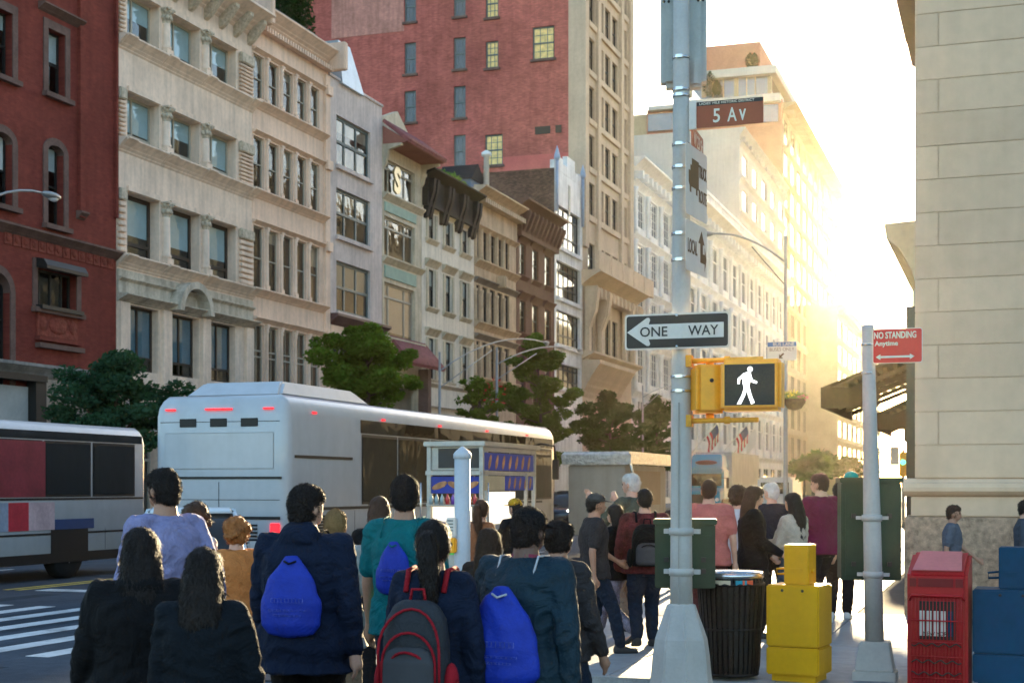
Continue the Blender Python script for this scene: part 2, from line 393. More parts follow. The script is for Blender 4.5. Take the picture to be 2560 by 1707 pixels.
# ---- A: red brick corner block -------------------------------------------------
m_redbrick = M('red_brick', (.20, .042, .030), .9, .16, .5, .5, 40, brick=dict(w=.22, h=.075, k=.12, mc=(.17, .046, .034)), streak=.12)
m_brownst = M('brownstone_trim', (.145, .088, .072), .85, .2, 2, .5, 30)
m_terra = M('terracotta_relief', (.21, .050, .034), .8, .25, 5, 2.5, 9)
m_stonegrey = M('grey_band_stone', (.27, .255, .235), .85, .2, 1.5, .4, 20, streak=.3)
YA = YX(-330)
A = Fac('brick_building', 'red brick corner building with brownstone window surrounds at the left edge', 'building', -32, YA, m_redbrick)
UA = U(290, YA); HA = 30
a_ops = []; a_w = []
def aw(pxl, pxr, py0, py1, arch=0, ref=None, **st):
    u0, u1 = U(pxl, YA), U(pxr, YA); r = ref or pxl
    z1, z0 = ZX(r, py0), ZX(r, py1); a_ops.append((u0, u1, z0, z1, .32)); a_w.append((u0, u1, z0, z1, arch, st))
for dp in (-210, -95):
    aw(dp - 14, dp + 27, -20 + dp * .0, 150, 0); aw(dp - 14, dp + 27, 300, 500, .5)
aw(-22, 30, 12, 180, 0, ref=0, rail=[.5], blind=.25); aw(119, 162, 70, 232, 0, rail=[.5], blind=.45)
aw(-22, 30, 322, 505, .55, ref=0, rail=[.5], blind=.5, bm=m_blindw); aw(118, 158, 358, 560, .55, rail=[.5], blind=.3)
aw(-150, -100, 690, 1080, 0); aw(-44, 24, 672, 1085, .9, ref=0, rail=[.72]); aw(92, 190, 668, 768, 0, ref=92, mull=[.22, .5, .78])
aw(-20, 60, -250, -80, 0, ref=0); aw(119, 162, -190, -60, 0)
A.wall(0, UA, 0, HA, a_ops)
for u0, u1, z0, z1, arch, st in a_w:
    A.window(u0, u1, z0, z1, -.26, fm=m_wfblack, **st)
    h = z1 - z0; t = .26
    if arch:
        zz = z1 - (u1 - u0) * .5 * arch
        A.spandrels(u0, u1, zz, z1, .30, mat=m_brownst, w0=.004); A.archring(u0, u1, zz, z1, t, .004, .05, 'window_surround', m_brownst, straight=z0)
    else:
        b = MB(); A.bx(b, u0 - t, u0, .002, .05, z0, z1); A.bx(b, u1, u1 + t, .002, .05, z0, z1); A.bx(b, u0 - t, u1 + t, .002, .055, z1, z1 + .3)
        b.build('window_surround', m_brownst, A.root)
    A.part('sill', u0 - t - .05, u1 + t + .05, .003, .22, z0 - .17, z0, m_brownst)
zb = ZX(0, 563)
A.cornice('belt_course', 0, UA + .15, zb - .22, zb + .12, .32, m_brownst, 2)
for px in (-320, -150, 12, 197):                     # shallow piers
    pass
ft = ZX(0, 575); fbm = ZX(0, 606)
for k in range(0, 26):
    u = UA - .55 - k * .46
    if u < 6: break
    b = MB(); A.bx(b, u, u + .40, .003, .035, fbm, fbm + .42); c = A.F(u + .2, .04, fbm + .21)
    b.sphere(c, (.03, .13, .13), 8, 5); b.build('relief_panel', m_terra, A.root)
# drain pilaster, ledge, balcony hood, relief under it
u = U(200, YA); b = MB(); A.bx(b, u - .16, u + .16, .003, .14, ZX(200, 545), HA); b.build('brick_pilaster', m_redbrick, A.root)
A.cornice('pilaster_base', u - .24, u + .24, ZX(200, 550), ZX(200, 530), .26, m_brownst, 2)
A.cornice('ledge', U(95, YA), u, ZX(100, 25), ZX(100, 6), .3, m_brownst, 2)
A.part('drainpipe', UA - .14, UA - .02, .01, .13, ZX(285, 545), HA, m_redbrick)
hb0, hb1 = U(90, YA), U(190, YA); hz = ZX(92, 668)
b = MB()
for k in range(3):
    c0 = hb0 - .05 + (hb1 - hb0 + .1) * k / 3; c1 = hb0 - .05 + (hb1 - hb0 + .1) * (k + 1) / 3
    A.prism(b, [(0, hz), (.5, hz - .06), (.5, hz + .06), (.35, hz + .28), (0, hz + .34)], c0, c1)
b.build('scalloped_hood', m_wfblack, A.root)
A.part('balcony_ledge', hb0 - .06, hb1 + .06, .003, .32, ZX(92, 772), ZX(92, 762), m_wfblack)
A.part('relief_panel', hb0, hb1, .003, .07, ZX(92, 838), ZX(92, 774), m_terra)
b = MB(); cu = (hb0 + hb1) / 2; A_c = A.F(cu, .07, ZX(92, 806)); b.sphere(A_c, (.06, .55, .32), 16, 8); b.sphere((A_c[0], A_c[1] - .85, A_c[2]), (.05, .22, .25), 10, 6); b.sphere((A_c[0], A_c[1] + .85, A_c[2]), (.05, .22, .25), 10, 6); b.build('medallion', m_terra, A.root)
A.part('sill', hb0 - .05, hb1 + .1, .003, .2, ZX(92, 850), ZX(92, 840), m_redbrick); A.part('sill', hb0 - .05, hb1 + .25, .003, .22, ZX(92, 868), ZX(92, 856), m_brownst)
A.cornice('stone_band', 0, UA, ZX(0, 935), ZX(0, 900), .35, m_stonegrey, 2)
A.part('shop_wall', U(92, YA), UA - .05, .003, .12, 0, ZX(0, 936), M('beige_shop_wall', (.33, .27, .21), .8, .15, 2, streak=.3))
A.part('shop_frame', U(-60, YA), U(86, YA), .12, .55, ZX(0, 948), ZX(0, 932), m_wfblack); A.part('shop_frame', U(60, YA), U(86, YA), .12, .5, 0, ZX(0, 948), m_wfblack)
A.part('poster', U(-50, YA), U(58, YA), .125, .2, ZX(0, 1130), ZX(0, 962), M('poster_board', (.42, .41, .38), .6, .1, 1))
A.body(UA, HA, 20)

# ---- B: cream cast-iron front with quoins ------------------------------------
m_cream = M('cream_painted_iron', (.78, .60, .465), .75, .12, .9, .35, 25, streak=.22)
m_cream_dirty = M('weathered_cream', (.55, .475, .375), .8, .2, 1.2, .8, 12, streak=.4, dirt=.3)
YB = YX(292); UB = U(630, YB)
B = Fac('ornate_building', 'cream building with quoins and three columned window bays per floor', 'building', -32, YB, m_cream)
bays = [(318, 398), (425, 499), (521, 590)]
rows = [(640, 479), (352, 230), (97, -25)]          # sill, head of the windows at px 320
rz = [(ZX(320, a), ZX(320, c)) for a, c in rows]; rz.append((rz[2][0] + (rz[2][0] - rz[1][0]), rz[2][1] + (rz[2][0] - rz[1][0])))
n0, n1 = ZX(327, 925), ZX(327, 762); HB = rz[2][1] + 1.9
rz = rz[:3]
bl = [(U(a, YB), U(c, YB)) for a, c in bays]
ops = [(u0, u1, z0, z1, .5) for u0, u1 in bl for z0, z1 in rz] + [(u0 + .1, u1 - .05, n0, n1, .4) for u0, u1 in bl]
gz = ZX(320, 1085); ops += [(u0 - .1, u1, .5, gz, .5) for u0, u1 in bl]
B.wall(0, UB, 0, HB, ops)
for r, (z0, z1) in enumerate(rz):
    for k, (u0, u1) in enumerate(bl):
        if r == 0: B.window(u0, u1, z0, z1, -.42, fm=m_wfbrown, ft=.16, rail=[.24], blind=.62, bm=m_blind, glass=g_blue)
        else: B.window(u0, u1, z0, z1, -.42, fm=m_wftan, ft=.10, mull=[.42], rail=[.2], blind=.72 if (k + r) % 2 else .45, bm=m_blind, glass=g_blue)
for u0, u1 in bl:
    B.window(u0 + .1, u1 - .05, n0, n1, -.3, fm=m_wfbrown, ft=.1, mull=[.5], rail=[.22], blind=.8, bm=M('blue_grey_blind', (.13, .19, .22), .8, .1, 2), glass=g_blue)
    B.window(u0 - .1, u1, .5, gz, -.4, fm=m_wftan, ft=.12, rail=[.7], glass=g_blue)
def column(f, u, z0, z1, r=.26, w=.14, mat=None):
    x, y, _ = f.F(u, w, 0); b = MB()
    b.box(x - r, x + r * 1.15, y - r * 1.25, y + r * 1.25, z0, z0 + .32)
    b.lathe([(r * 1.15, z0 + .32), (r * 1.2, z0 + .42), (r * .95, z0 + .5), (r * .88, z1 - .62), (r * .8, z1 - .55)], (x, y), 14)
    b.build('column', mat or f.mat, f.root)
    b = MB(); b.lathe([(r * .85, z1 - .58), (r * 1.25, z1 - .3), (r * 1.05, z1 - .28), (r * 1.45, z1 - .06)], (x, y), 10, False)
    for k in range(8):
        t = k * math.pi / 4; b.sphere((x + r * 1.1 * math.cos(t), y + r * 1.1 * math.sin(t), z1 - .36), (.09, .09, .11), 6, 4); b.sphere((x + r * 1.3 * math.cos(t + .4), y + r * 1.3 * math.sin(t + .4), z1 - .12), (.08, .08, .08), 6, 4)
    b.box(x - r * 1.5, x + r * 1.5, y - r * 1.5, y + r * 1.5, z1 - .07, z1); b.build('capital', M('carved_cream', (.50, .42, .32), .85, .3, 8, 1.5, 14), f.root)
uc1, uc2 = (bl[0][1] + bl[1][0]) / 2, (bl[1][1] + bl[2][0]) / 2
for z0, z1 in rz:
    for u in (uc1, uc2): column(B, u, z0 - .05, z1 + .02, .19, .06)
    for ua, ub in ((.02, bl[0][0] - .25), (bl[2][1] + .22, UB - .08)):        # quoined end piers
        nq = 8; hq = (z1 - z0 - .5) / nq
        for k in range(nq): B.part('quoin', ua, ub, .003, .15, z0 + .05 + k * hq + .04, z0 + .05 + (k + 1) * hq - .03, bevel=.03)
        B.part('pier_capital', ua - .02, ub + .02, .003, .2, z1 - .42, z1 + .02, M('carved_cream'), .04)
    for u0, u1 in bl: B.part('lintel', u0 - .02, u1 + .02, .003, .10, z1 + .02, z1 + .22)
for z0, z1 in rz:
    zt = z0 - .02; B.cornice('cornice', -.02, UB + .02, zt - .5, zt, .44, steps=4)
    for u in (bl[0][0] - .3, uc1, uc2, UB - .25): B.cornice('cornice_block', u - .32, u + .32, zt - .5, zt + .012, .52, steps=4)
z2 = rz[0][0] - .02
B.part('frieze', 0.01, UB - .01, .004, .07, z2 - 1.7, z2 - .56, m_cream_dirty)
z3 = ZX(318, 738)
B.cornice('cornice', 0, UB, z3 - .3, z3, .5, m_cream_dirty, 3); B.cornice('cornice', 0.02, UB - .03, z2 - 1.05, z2 - .85, .22, m_cream_dirty, 2)
ua, ub = bl[1][0] - .15, bl[1][1] + .15; B.archring(ua + .25, ub - .25, z3 - .25, z3 + .75, .28, .05, .62, 'arched_pediment', m_cream_dirty, 10)
for u in (.35, uc1, uc2, UB - .4): B.part('pilaster', u - .32, u + .32, .003, .16, .0, z3 - .3)
B.part('sign_band', .3, UB - .4, .165, .30, ZX(320, 1075), ZX(320, 1005), M('grey_sign_band', (.36, .35, .33), .7, .1))
for px in (440, 495):
    u = U(px, YB); x, y, _ = B.F(u, .3, 0); z = ZX(px, 1030)
    MB().tube([(x, y, z + .3), (x + .35, y, z + .5), (x + .5, y, z + .2)], .025, 8).sphere((x + .5, y, z + .12), (.11, .11, .09), 10, 6).build('sign_lamp', m_stonegrey, B.root)
zt = HB
B.cornice('roof_cornice', -.02, UB + .1, zt - .9, zt, 1.15, steps=5)
for k in range(9):
    u = .3 + k * (UB - .6) / 8; b = MB(); B.prism(b, [(.01, zt - 1.35), (.25, zt - 1.2), (.85, zt - .5), (.85, zt - .35), (.01, zt - .35)], u - .14, u + .14); b.build('bracket', M('carved_cream'), B.root)
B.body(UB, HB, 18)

# ---- C: five-window cream front ------------------------------------------------
m_cream2 = M('warm_cream_paint', (.78, .56, .42), .75, .1, .8, .3, 25, streak=.18)
YC = YX(631); UC = U(820, YC)
C = Fac('five_window_building', 'warm cream building with rows of five narrow windows under a dentilled cornice', 'building', -32, YC, m_cream2)
cw = [(U(631, YC) + .04, U(646.5, YC) + .55)] + [(U(a, YC), U(c, YC)) for a, c in [(665, 690), (702, 727), (738, 761), (773, 797)]]
cw = [(.12, 1.02)] + [(.12 + 1.42 * k, 1.02 + 1.42 * k) for k in range(1, 5)]
wspan = U(806, YC); st = wspan / 5.0; cw = [(.10 + st * k, .10 + st * k + st * .70) for k in range(5)]
crow = [(1062, 807), (718, 561), (471, 336), (246, 130)]
cz = [(ZX(631, a), ZX(631, c)) for a, c in crow]
HC = ZX(650, 25)
C.wall(0, UC, 0, HC, [(u0, u1, z0, z1, .2) for u0, u1 in cw for z0, z1 in cz] + [(.3, wspan - .2, .4, ZX(631, 1120), .4)])
for r, (z0, z1) in enumerate(cz):
    for k, (u0, u1) in enumerate(cw):
        if r == 0: C.window(u0, u1, z0, z1, -.12, fm=m_wftan, ft=.07, rail=[.68, .74], bar=[.5], glass=g_old)
        else: C.window(u0, u1, z0, z1, -.12, fm=m_wftan, ft=.06, rail=[.5], glass=g_old, blind=(0, .35, 0, .2, 0)[(k + r * 2) % 5])
        um = u1 + (st * .30) / 2
        if k < 4:
            x, y, _ = C.F(um, .02, 0); b = MB(); b.box(x - .1, x + .11, y - .14, y + .14, z0 - .02, z0 + .22)
            b.lathe([(.12, z0 + .22), (.10, z0 + .3), (.09, z1 - .35), (.13, z1 - .25), (.10, z1 - .2), (.15, z1 - .02)], (x, y), 10); b.box(x - .1, x + .14, y - .15, y + .15, z1 - .03, z1 + .06); b.build('slim_column', m_cream2, C.root)
for z0, z1 in cz[1:]:
    C.cornice('sill_cornice', 0, UC - .45, z0 - .38, z0 - .03, .38, steps=3)
    C.cornice('head_moulding', 0, UC - .45, z1 + .08, z1 + .24, .22, steps=2)
C.cornice('head_moulding', 0, UC - .45, cz[0][1] + .08, cz[0][1] + .3, .25, steps=2)
C.part('end_pier', UC - .5, UC - .02, .003, .14, 0, HC - 1.2)
for z0, z1 in cz: C.part('pier_bracket', UC - .56, UC + .0, .142, .30, z1 - .1, z1 + .35)
C.cornice('roof_cornice', -.05, UC + .05, HC - .75, HC, .70, steps=5)
b = MB()
for k in range(30):
    u = .1 + k * (UC - .3) / 29.5; C.bx(b, u, u + .13, .05, .42, HC - 1.02, HC - .80)
tag(b.build('dentils', m_cream2, C.root), kind='stuff'); C.part('parapet', 0, UC, -.5, -.05, HC, HC + .35)
for u in (.0, UC - .1): C.part('cornice_end_block', u - .14, u + .22, .01, 1.05, HC - .95, HC + .42, bevel=.05)
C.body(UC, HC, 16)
b = MB()
for z in (.45, .9): b.tube([(-32.6, YC + .2, HC + z), (-32.6, YC + UC, HC + z)], .025, 6)
for k in range(9): b.tube([(-32.6, YC + .2 + k * (UC - .3) / 8, HC + .3), (-32.6, YC + .2 + k * (UC - .3) / 8, HC + .9)], .02, 6)
for i in range(len(b.v)): b.v[i] = (b.v[i][0] + 32, b.v[i][1] - YC, b.v[i][2])
b.build('roof_railing', m_wfgreen, C.root)
# ---- D: plain grey-pink front ---------------------------------------------------
m_pink = M('grey_pink_stucco', (.60, .50, .455), .85, .14, .7, .35, 18, streak=.22)
YD = YX(822); UD = U(955, YD)
D = Fac('stucco_building', 'plain grey-pink stucco building with big grey-green framed windows', 'building', -32, YD, m_pink)
d0, d1 = U(841, YD), U(926, YD); drow = [(778, 650), (588, 468), (411, 286)]
dz = [(ZX(841, a), ZX(841, c)) for a, c in drow]; HD = ZX(825, 190)
zl = ZX(825, 788)
sh = [(U(832, YD), U(855, YD)), (U(863, YD), U(889, YD)), (U(897, YD), U(925, YD))]
D.wall(0, UD, 0, HD, [(d0, d1, z0, z1, .25) for z0, z1 in dz] + [(a, c, ZX(832, 935), ZX(832, 848), .3) for a, c in sh] + [(.4, UD - .4, .3, ZX(832, 1090), .5)])
for k, (z0, z1) in enumerate(dz):
    D.window(d0, d1, z0, z1, -.15, fm=m_wfgreen, ft=.15, mull=[.3, .64], rail=[.5], blind=(.5, .3, .3)[k], bm=m_blind, glass=g_old); D.part('sill', d0 - .1, d1 + .1, .003, .18, z0 - .2, z0)
for a, c in sh: D.window(a, c, ZX(832, 935), ZX(832, 848), -.2, fm=m_wfbrown, ft=.08, glass=g_dark)
D.cornice('shop_cornice', -.05, UD + .05, zl - .45, zl + .08, .55, M('brown_metal', (.11, .06, .055), .6, .2), 2)
D.part('lower_front', .05, UD - .05, .003, .1, ZX(832, 840), zl - .46, m_cream2)
D.part('coping', -.02, UD + .02, -.3, .08, HD, HD + .12); D.body(UD, HD + .05, 16, roofz=HD - .3)
# ---- E: studio front with a tiled hood --------------------------------------------
m_tile = M('red_roof_tile', (.26, .085, .085), .7, .25, 3, .6, 12)
m_greenp = M('pale_green_panel', (.24, .36, .30), .7, .12, 2)
m_ecream = M('dingy_cream', (.57, .485, .36), .8, .15, 1, .3, 20, streak=.25)
YE = YX(956); UE = U(1054, YE)
E = Fac('studio_building', 'narrow building with tiled roof hood, green panels and wide studio windows', 'building', -32, YE, m_ecream)
e0, e1 = .25, U(1037, YE); erow = [(838, 702), (637, 536), (478, 392)]; ez = [(ZX(956, a), ZX(956, c)) for a, c in erow]
HE = ZX(956, 330)
E.wall(0, UE, 0, HE, [(e0, e1, z0, z1, .25) for z0, z1 in ez] + [(.6, UE - .6, .3, ZX(956, 960), .4)])
for k, (z0, z1) in enumerate(ez):
    E.window(e0, e1, z0, z1, -.15, fm=m_wftan, ft=.12, mull=[.2, .72], rail=[.74], blind=(.9, 0, 0)[k], bm=m_blindw, glass=g_old); E.cornice('sill_cornice', 0, UE, z0 - .4, z0 - .03, .28, steps=2)
me_ = text_mesh('S', 1, .95, 1.5, .06, bold=.05); me_.materials.append(M('gold_foil', (.42, .33, .18), .3, .1, 3, metal=.6)); o_ = put('letter_balloon', me_); o_.location = (-31.9, YX(988), ZX(988, 452)); o_.rotation_euler = (R(90), 0, R(90)); tag(o_, 'golden letter S shown in the top studio window', 'letter')
for k in (0, 1): E.part('green_panel', e0, e1 + .1, .004, .07, ez[k][1] + .25, ez[k + 1][0] - .5, m_greenp)
def tiled_hood(f, u0, u1, zt, zb, out, name='tiled_hood'):
    r = MB(); f.prism(r, [(.0, zt), (.0, zt - .12), (out - .05, zb - .1), (out, zb)], u0, u1); o = r.build(name, m_tile, f.root)
    n = int((u1 - u0) / .24); b = MB()
    for k in range(n):
        u = u0 + (k + .5) * (u1 - u0) / n; A0, B0 = f.F(u, .02, zt + .02), f.F(u, out + .03, zb + .02); b.tube([A0, B0], .085, 6)
    tag(b.build('tile_row', m_tile, o), kind='stuff'); return o
hz0 = ZX(956, 300); tiled_hood(E, .02, UE + .15, hz0 + .0, hz0 - 1.15, 1.5)
b = MB(); E.prism(b, [(.0, hz0 - 1.3), (1.35, hz0 - 1.28), (1.35, hz0 - 1.16), (0, hz0 - .3)], .05, UE + .1); b.build('soffit', M('red_soffit', (.30, .12, .09), .8), E.root)
for u in (.02, UE - .1):
    b = MB(); E.prism(b, [(.0, hz0 - 2.6), (.15, hz0 - 2.4), (.35, hz0 - 1.6), (1.1, hz0 - 1.4), (1.1, hz0 - 1.3), (0, hz0 - 1.3)], u, u + .25); b.build('bracket', m_ecream, E.root)
b = MB(); gz0 = HE - .2; prof = [(0, gz0), (0, gz0 + 1.1), (.8, gz0 + 1.25), (UE * .5, gz0 + 2.0), (UE - .9, gz0 + .9), (UE - .6, gz0 + 1.0), (UE, gz0 + .9), (UE, gz0)]
b.ext([E.F(u, -.3, z) for u, z in prof], [E.F(u, -.6, z) for u, z in prof]); b.build('gable', m_ecream, E.root)
tz = ZX(1012, 850); tiled_hood(E, .9, UE + .4, tz, tz - 1.5, 1.3); E.part('porch_pier', UE - .5, UE, .003, .6, 0, tz - 1.5, m_brownst)
E.body(UE, HE, 14)
# ---- F: white with bracketed dark cornice ----------------------------------------
m_white = M('off_white_paint', (.74, .66, .55), .75, .1, .8, .3, 20, streak=.2)
m_iron = M('dark_iron_cornice', (.022, .020, .019), .8, .2, 2, spec=.2)
YF = YX(1055); UF = U(1185, YF)
Fb = Fac('white_townhouse', 'off-white building with hooded windows under a heavy black bracketed cornice', 'building', -32, YF, m_white)
fw = [(U(a, YF), U(c, YF)) for a, c in [(1069, 1087), (1111, 1129), (1153, 1170)]]
frow = [(946, 843), (766, 671), (596, 532)]; fz_ = [(ZX(1070, a), ZX(1070, c)) for a, c in frow]; HF = ZX(1060, 428)
Fb.wall(0, UF, 0, HF, [(u0, u1, z0, z1, .2) for u0, u1 in fw for z0, z1 in fz_] + [(.5, UF - .5, .3, ZX(1070, 1085), .4)])
for r, (z0, z1) in enumerate(fz_):
    for u0, u1 in fw:
        Fb.window(u0, u1, z0, z1, -.12, fm=m_wfblack, ft=.07, rail=[.5], blind=.42, bm=m_blind)
        b = MB(); Fb.bx(b, u0 - .26, u0, .003, .1, z0, z1); Fb.bx(b, u1, u1 + .26, .003, .1, z0, z1); b.build('window_surround', m_ecream, Fb.root)
        Fb.cornice('window_hood', u0 - .42, u1 + .42, z1 + .1, z1 + .55, .32, m_ecream, 3); Fb.cornice('sill', u0 - .36, u1 + .36, z0 - .3, z0 - .01, .2, m_ecream, 2)
Fb.part('sign_band', .2, UF - .2, .003, .25, ZX(1070, 1015), ZX(1070, 968)); Fb.cornice('shop_cornice', .0, UF, ZX(1070, 968), ZX(1070, 956), .4, steps=2)
Fb.cornice('roof_cornice', -.1, UF + .1, HF - .45, HF + .1, .85, m_iron, 3)
Fb.part('cornice_frieze', .0, UF, .003, .35, HF - 2.0, HF - .45, m_iron)
for k, u in enumerate([.2, .75, 2.55, 3.1, 4.9, 5.45, 7.2, 7.75]):
    u = u * UF / 8.3; b = MB(); Fb.prism(b, [(.01, HF - 2.7), (.2, HF - 2.6), (.38, HF - 1.9), (.62, HF - 1.2), (.7, HF - .45), (.01, HF - .45)], u, u + .34); b.build('bracket', m_iron, Fb.root)
Fb.body(UF, HF, 14)
# ---- G: tan arcaded front ---------------------------------------------------------
m_tan = M('tan_stone', (.54, .40, .27), .8, .14, 1, .35, 20, streak=.25)
YG = YX(1186); UG = U(1290, YG)
G = Fac('arcaded_building', 'tan building with slender arched windows on its top floor', 'building', -32, YG, m_tan)
gw = [(U(a, YG), U(c, YG)) for a, c in [(1191, 1200), (1206, 1219), (1225, 1238), (1244, 1256), (1261, 1273)]]
grow = [(941, 852), (803, 712), (648, 548)]; gz_ = [(ZX(1195, a), ZX(1195, c)) for a, c in grow]; HG = ZX(1205, 478)
G.wall(0, UG, 0, HG, [(u0, u1, z0, z1, .2) for u0, u1 in gw for z0, z1 in gz_])
for r, (z0, z1) in enumerate(gz_):
    for u0, u1 in gw:
        G.window(u0, u1, z0, z1, -.12, fm=m_wfbrown, ft=.07, rail=[.5], blind=.4, bm=M('brown_blind', (.18, .13, .10)))
        if r == 2: G.spandrels(u0, u1, z1 - (u1 - u0) * .9, z1, .28, w0=.003)
        um = u0 - .28; x, y, _ = G.F(um, .03, 0); MB().lathe([(.18, z0), (.14, z0 + .2), (.13, z1 - .5), (.2, z1 - .3)], (x, y), 8).build('slim_column', m_tan, G.root)
    G.cornice('sill_cornice', -.05, UG + .05, z0 - .5, z0 - .04, .38, steps=3)
    if r < 2: G.cornice('head_cornice', -.02, UG, z1 + .1, z1 + .45, .32, M('weathered_tan', (.24, .20, .165), .85, .2), 3)
G.part('carved_bracket', UG * .5 - .2, UG * .5 + .2, .1, .75, gz_[2][0] - 1.4, gz_[2][0] - .62, m_tan, .08)
G.part('frieze', .1, UG - .1, .003, .12, HG - 2.2, HG - .95); G.cornice('lower_cornice', .0, UG, HG - 2.6, HG - 2.3, .3, steps=3); G.cornice('roof_cornice', -.1, UG + .3, HG - .6, HG + .1, .85, steps=4)
b = MB()
for k in range(22):
    u = .1 + k * (UG - .2) / 21.5; G.bx(b, u, u + .22, .1, .75, HG - .98, HG - .68)
tag(b.build('modillions', m_tan, G.root), kind='stuff'); G.body(UG, HG, 14)
# ---- H: brown townhouse ------------------------------------------------------------
m_brown = M('chocolate_brownstone', (.15, .078, .054), .85, .12, 1, .3, 20)
YH = YX(1291); UH = U(1384, YH)
H = Fac('brownstone_townhouse', 'chocolate brown townhouse with deep overhanging cornice', 'building', -32, YH, m_brown)
hw = [(U(a, YH), U(c, YH)) for a, c in [(1300, 1314), (1331, 1346), (1362, 1377)]]
hrow = [(829, 750), (686, 607)]; hz_ = [(ZX(1300, a), ZX(1300, c)) for a, c in hrow]; hz_.insert(0, (hz_[0][0] - 5.4, hz_[0][0] - 1.6)); HH = ZX(1315, 515)
H.wall(0, UH, 0, HH, [(u0, u1, z0, z1, .22) for u0, u1 in hw for z0, z1 in hz_])
for z0, z1 in hz_:
    for u0, u1 in hw:
        H.window(u0, u1, z0, z1, -.14, fm=m_wfbrown, ft=.08, rail=[.5], blind=.3, bm=M('brown_blind')); H.cornice('window_hood', u0 - .4, u1 + .4, z1 + .1, z1 + .6, .35, steps=3); H.cornice('sill', u0 - .3, u1 + .3, z0 - .35, z0 - .02, .24, steps=2)
H.cornice('roof_cornice', -.3, UH + .5, HH - .7, HH + .1, 1.0, steps=3); H.part('cornice_frieze', -.05, UH + .1, .003, .4, HH - 2.4, HH - .7)
for k in range(10):
    u = .1 + k * (UH - .2) / 9.3; b = MB(); H.prism(b, [(.4, HH - 2.1), (.6, HH - 1.9), (1.0, HH - .9), (1.0, HH - .7), (.4, HH - .7)], u, u + .3); b.build('bracket', m_brown, H.root)
H.body(UH, HH, 14)
# ---- I: white loft with battlements -------------------------------------------------
m_loft = M('white_glazed_loft', (.66, .66, .65), .6, .16, .8, .3, 14, streak=.35)
m_oldbrick = M('rough_brown_brick', (.145, .082, .058), .95, .3, .6, .6, 12, brick=dict(plane='y', w=.24, h=.08, k=.35))
YI = YX(1386); UI = U(1456, YI)
I = Fac('white_loft', 'white-fronted loft with crenellated parapet and full-width gridded windows', 'building', -32, YI, m_loft)
i0, i1 = U(1391, YI), U(1450, YI); irow = [(964, 905), (857, 772), (739, 648), (611, 508)]; iz = [(ZX(1390, a), ZX(1390, c)) for a, c in irow]; HI = ZX(1387, 420)
I.wall(0, UI, 0, HI, [(i0, i1, z0, z1, .3) for z0, z1 in iz])
for z0, z1 in iz: I.window(i0, i1, z0, z1, -.2, fm=m_wfblack, ft=.09, mull=[.2, .4, .6, .8], rail=[.3, .78], glass=g_sky); I.part('sill', i0 - .1, i1 + .1, .003, .2, z0 - .3, z0 - .02)
for k in range(7):
    u = UI * k / 7; hh = [.9, 1.5, 1.0, 2.2, 2.2, 1.0, 1.2][k]; I.part('merlon', u + .02, u + UI / 7 - .02, -.35, .02, HI, HI + hh * .7)
I.part('slit_window', UI * .48, UI * .48 + .5, .002, .03, HI - 3.0, HI - .6, m_wfgreen)
for u in (.1, UI - .5):
    x, y, _ = I.F(u + .2, .12, 0); MB().tube([(x, y, HI - 3.2), (x, y, HI + .6)], .12, 8).lathe([(.12, HI + .6), (.26, HI + .8), (.20, HI + 1.1), (.02, HI + 1.7)], (x, y), 8).build('finial', M('blue_grey_metal', (.30, .36, .46), .5), I.root)
I.body(UI, HI, 22, mat=m_oldbrick)
b = MB(); b.box(-19.5, -17.5, .0 - .3, .0 - .003, HI - 1.0, HI + 1.2); b.build('parapet_stub', m_oldbrick, I.root)
# ---- J: tall tower with a red party wall ------------------------------------------------
m_partywall = M('faded_red_brick', (.45, .120, .095), .9, .24, .16, .6, 20, brick=dict(plane='y', w=.30, h=.10, m=.014, k=.2, mc=(.36, .12, .10)), dirt=.28, streak=.18)
m_tower = M('tower_limestone', (.55, .42, .30), .85, .1, .5, .3, 14, streak=.1)
YJ = YX(1456); UJ = U(1578, YJ); HJ = 62
J = Fac('tall_tower', 'tall limestone tower with paired window columns and a huge red brick side wall', 'building', -32, YJ, m_tower)
jc = [(1470, 1487), (1497, 1509), (1513, 1526), (1531, 1544), (1556, 1567)]
jcu = [(U(a, YJ), U(c, YJ)) for a, c in jc]; zs0 = ZX(1500, 552); per = ZX(1500, 237) - ZX(1500, 355); per = abs(per); hh = per * .66
base = ZX(1500, 545); jrows = []
z = ZX(1500, 552)
while z < HJ - 4: jrows.append((z, z + hh)); z += per
low = [(ZX(1500, 690) - 0, ZX(1500, 622)), (ZX(1500, 885), ZX(1500, 790))]
jrows = [r for r in jrows]
ops = [(u0, u1, z0, z1, .28) for u0, u1 in jcu for z0, z1 in jrows + low]
J.wall(0, UJ, 0, HJ, ops, .3)
for u0, u1 in jcu:
    for z0, z1 in jrows + low: J.window(u0, u1, z0, z1, -.2, fm=m_wfbrown, ft=.1, rail=[.5], glass=g_dark)
for z0, z1 in jrows:
    b = MB()
    for u0, u1 in jcu: J.bx(b, u0 - .25, u1 + .25, .003, .16, z0 - 1.2, z0 - .1)
    J.part('spandrel_band', jcu[1][0] - .2, jcu[3][1] + .2, .003, .22, z0 - .6, z0 - .15)
    J.part('spandrel_band', jcu[0][0] - .1, jcu[0][1] + .1, .003, .18, z0 - .6, z0 - .15); J.part('spandrel_band', jcu[4][0] - .1, jcu[4][1] + .1, .003, .18, z0 - .6, z0 - .15)
for u, wd in ((.5, 1.0), ((jcu[0][1] + jcu[1][0]) / 2, .9), ((jcu[3][1] + jcu[4][0]) / 2, .9), (UJ - .7, 1.2)):
    J.part('pier', u - wd / 2, u + wd / 2, .003, .28, ZX(1500, 640), HJ)
zc = ZX(1480, 688)
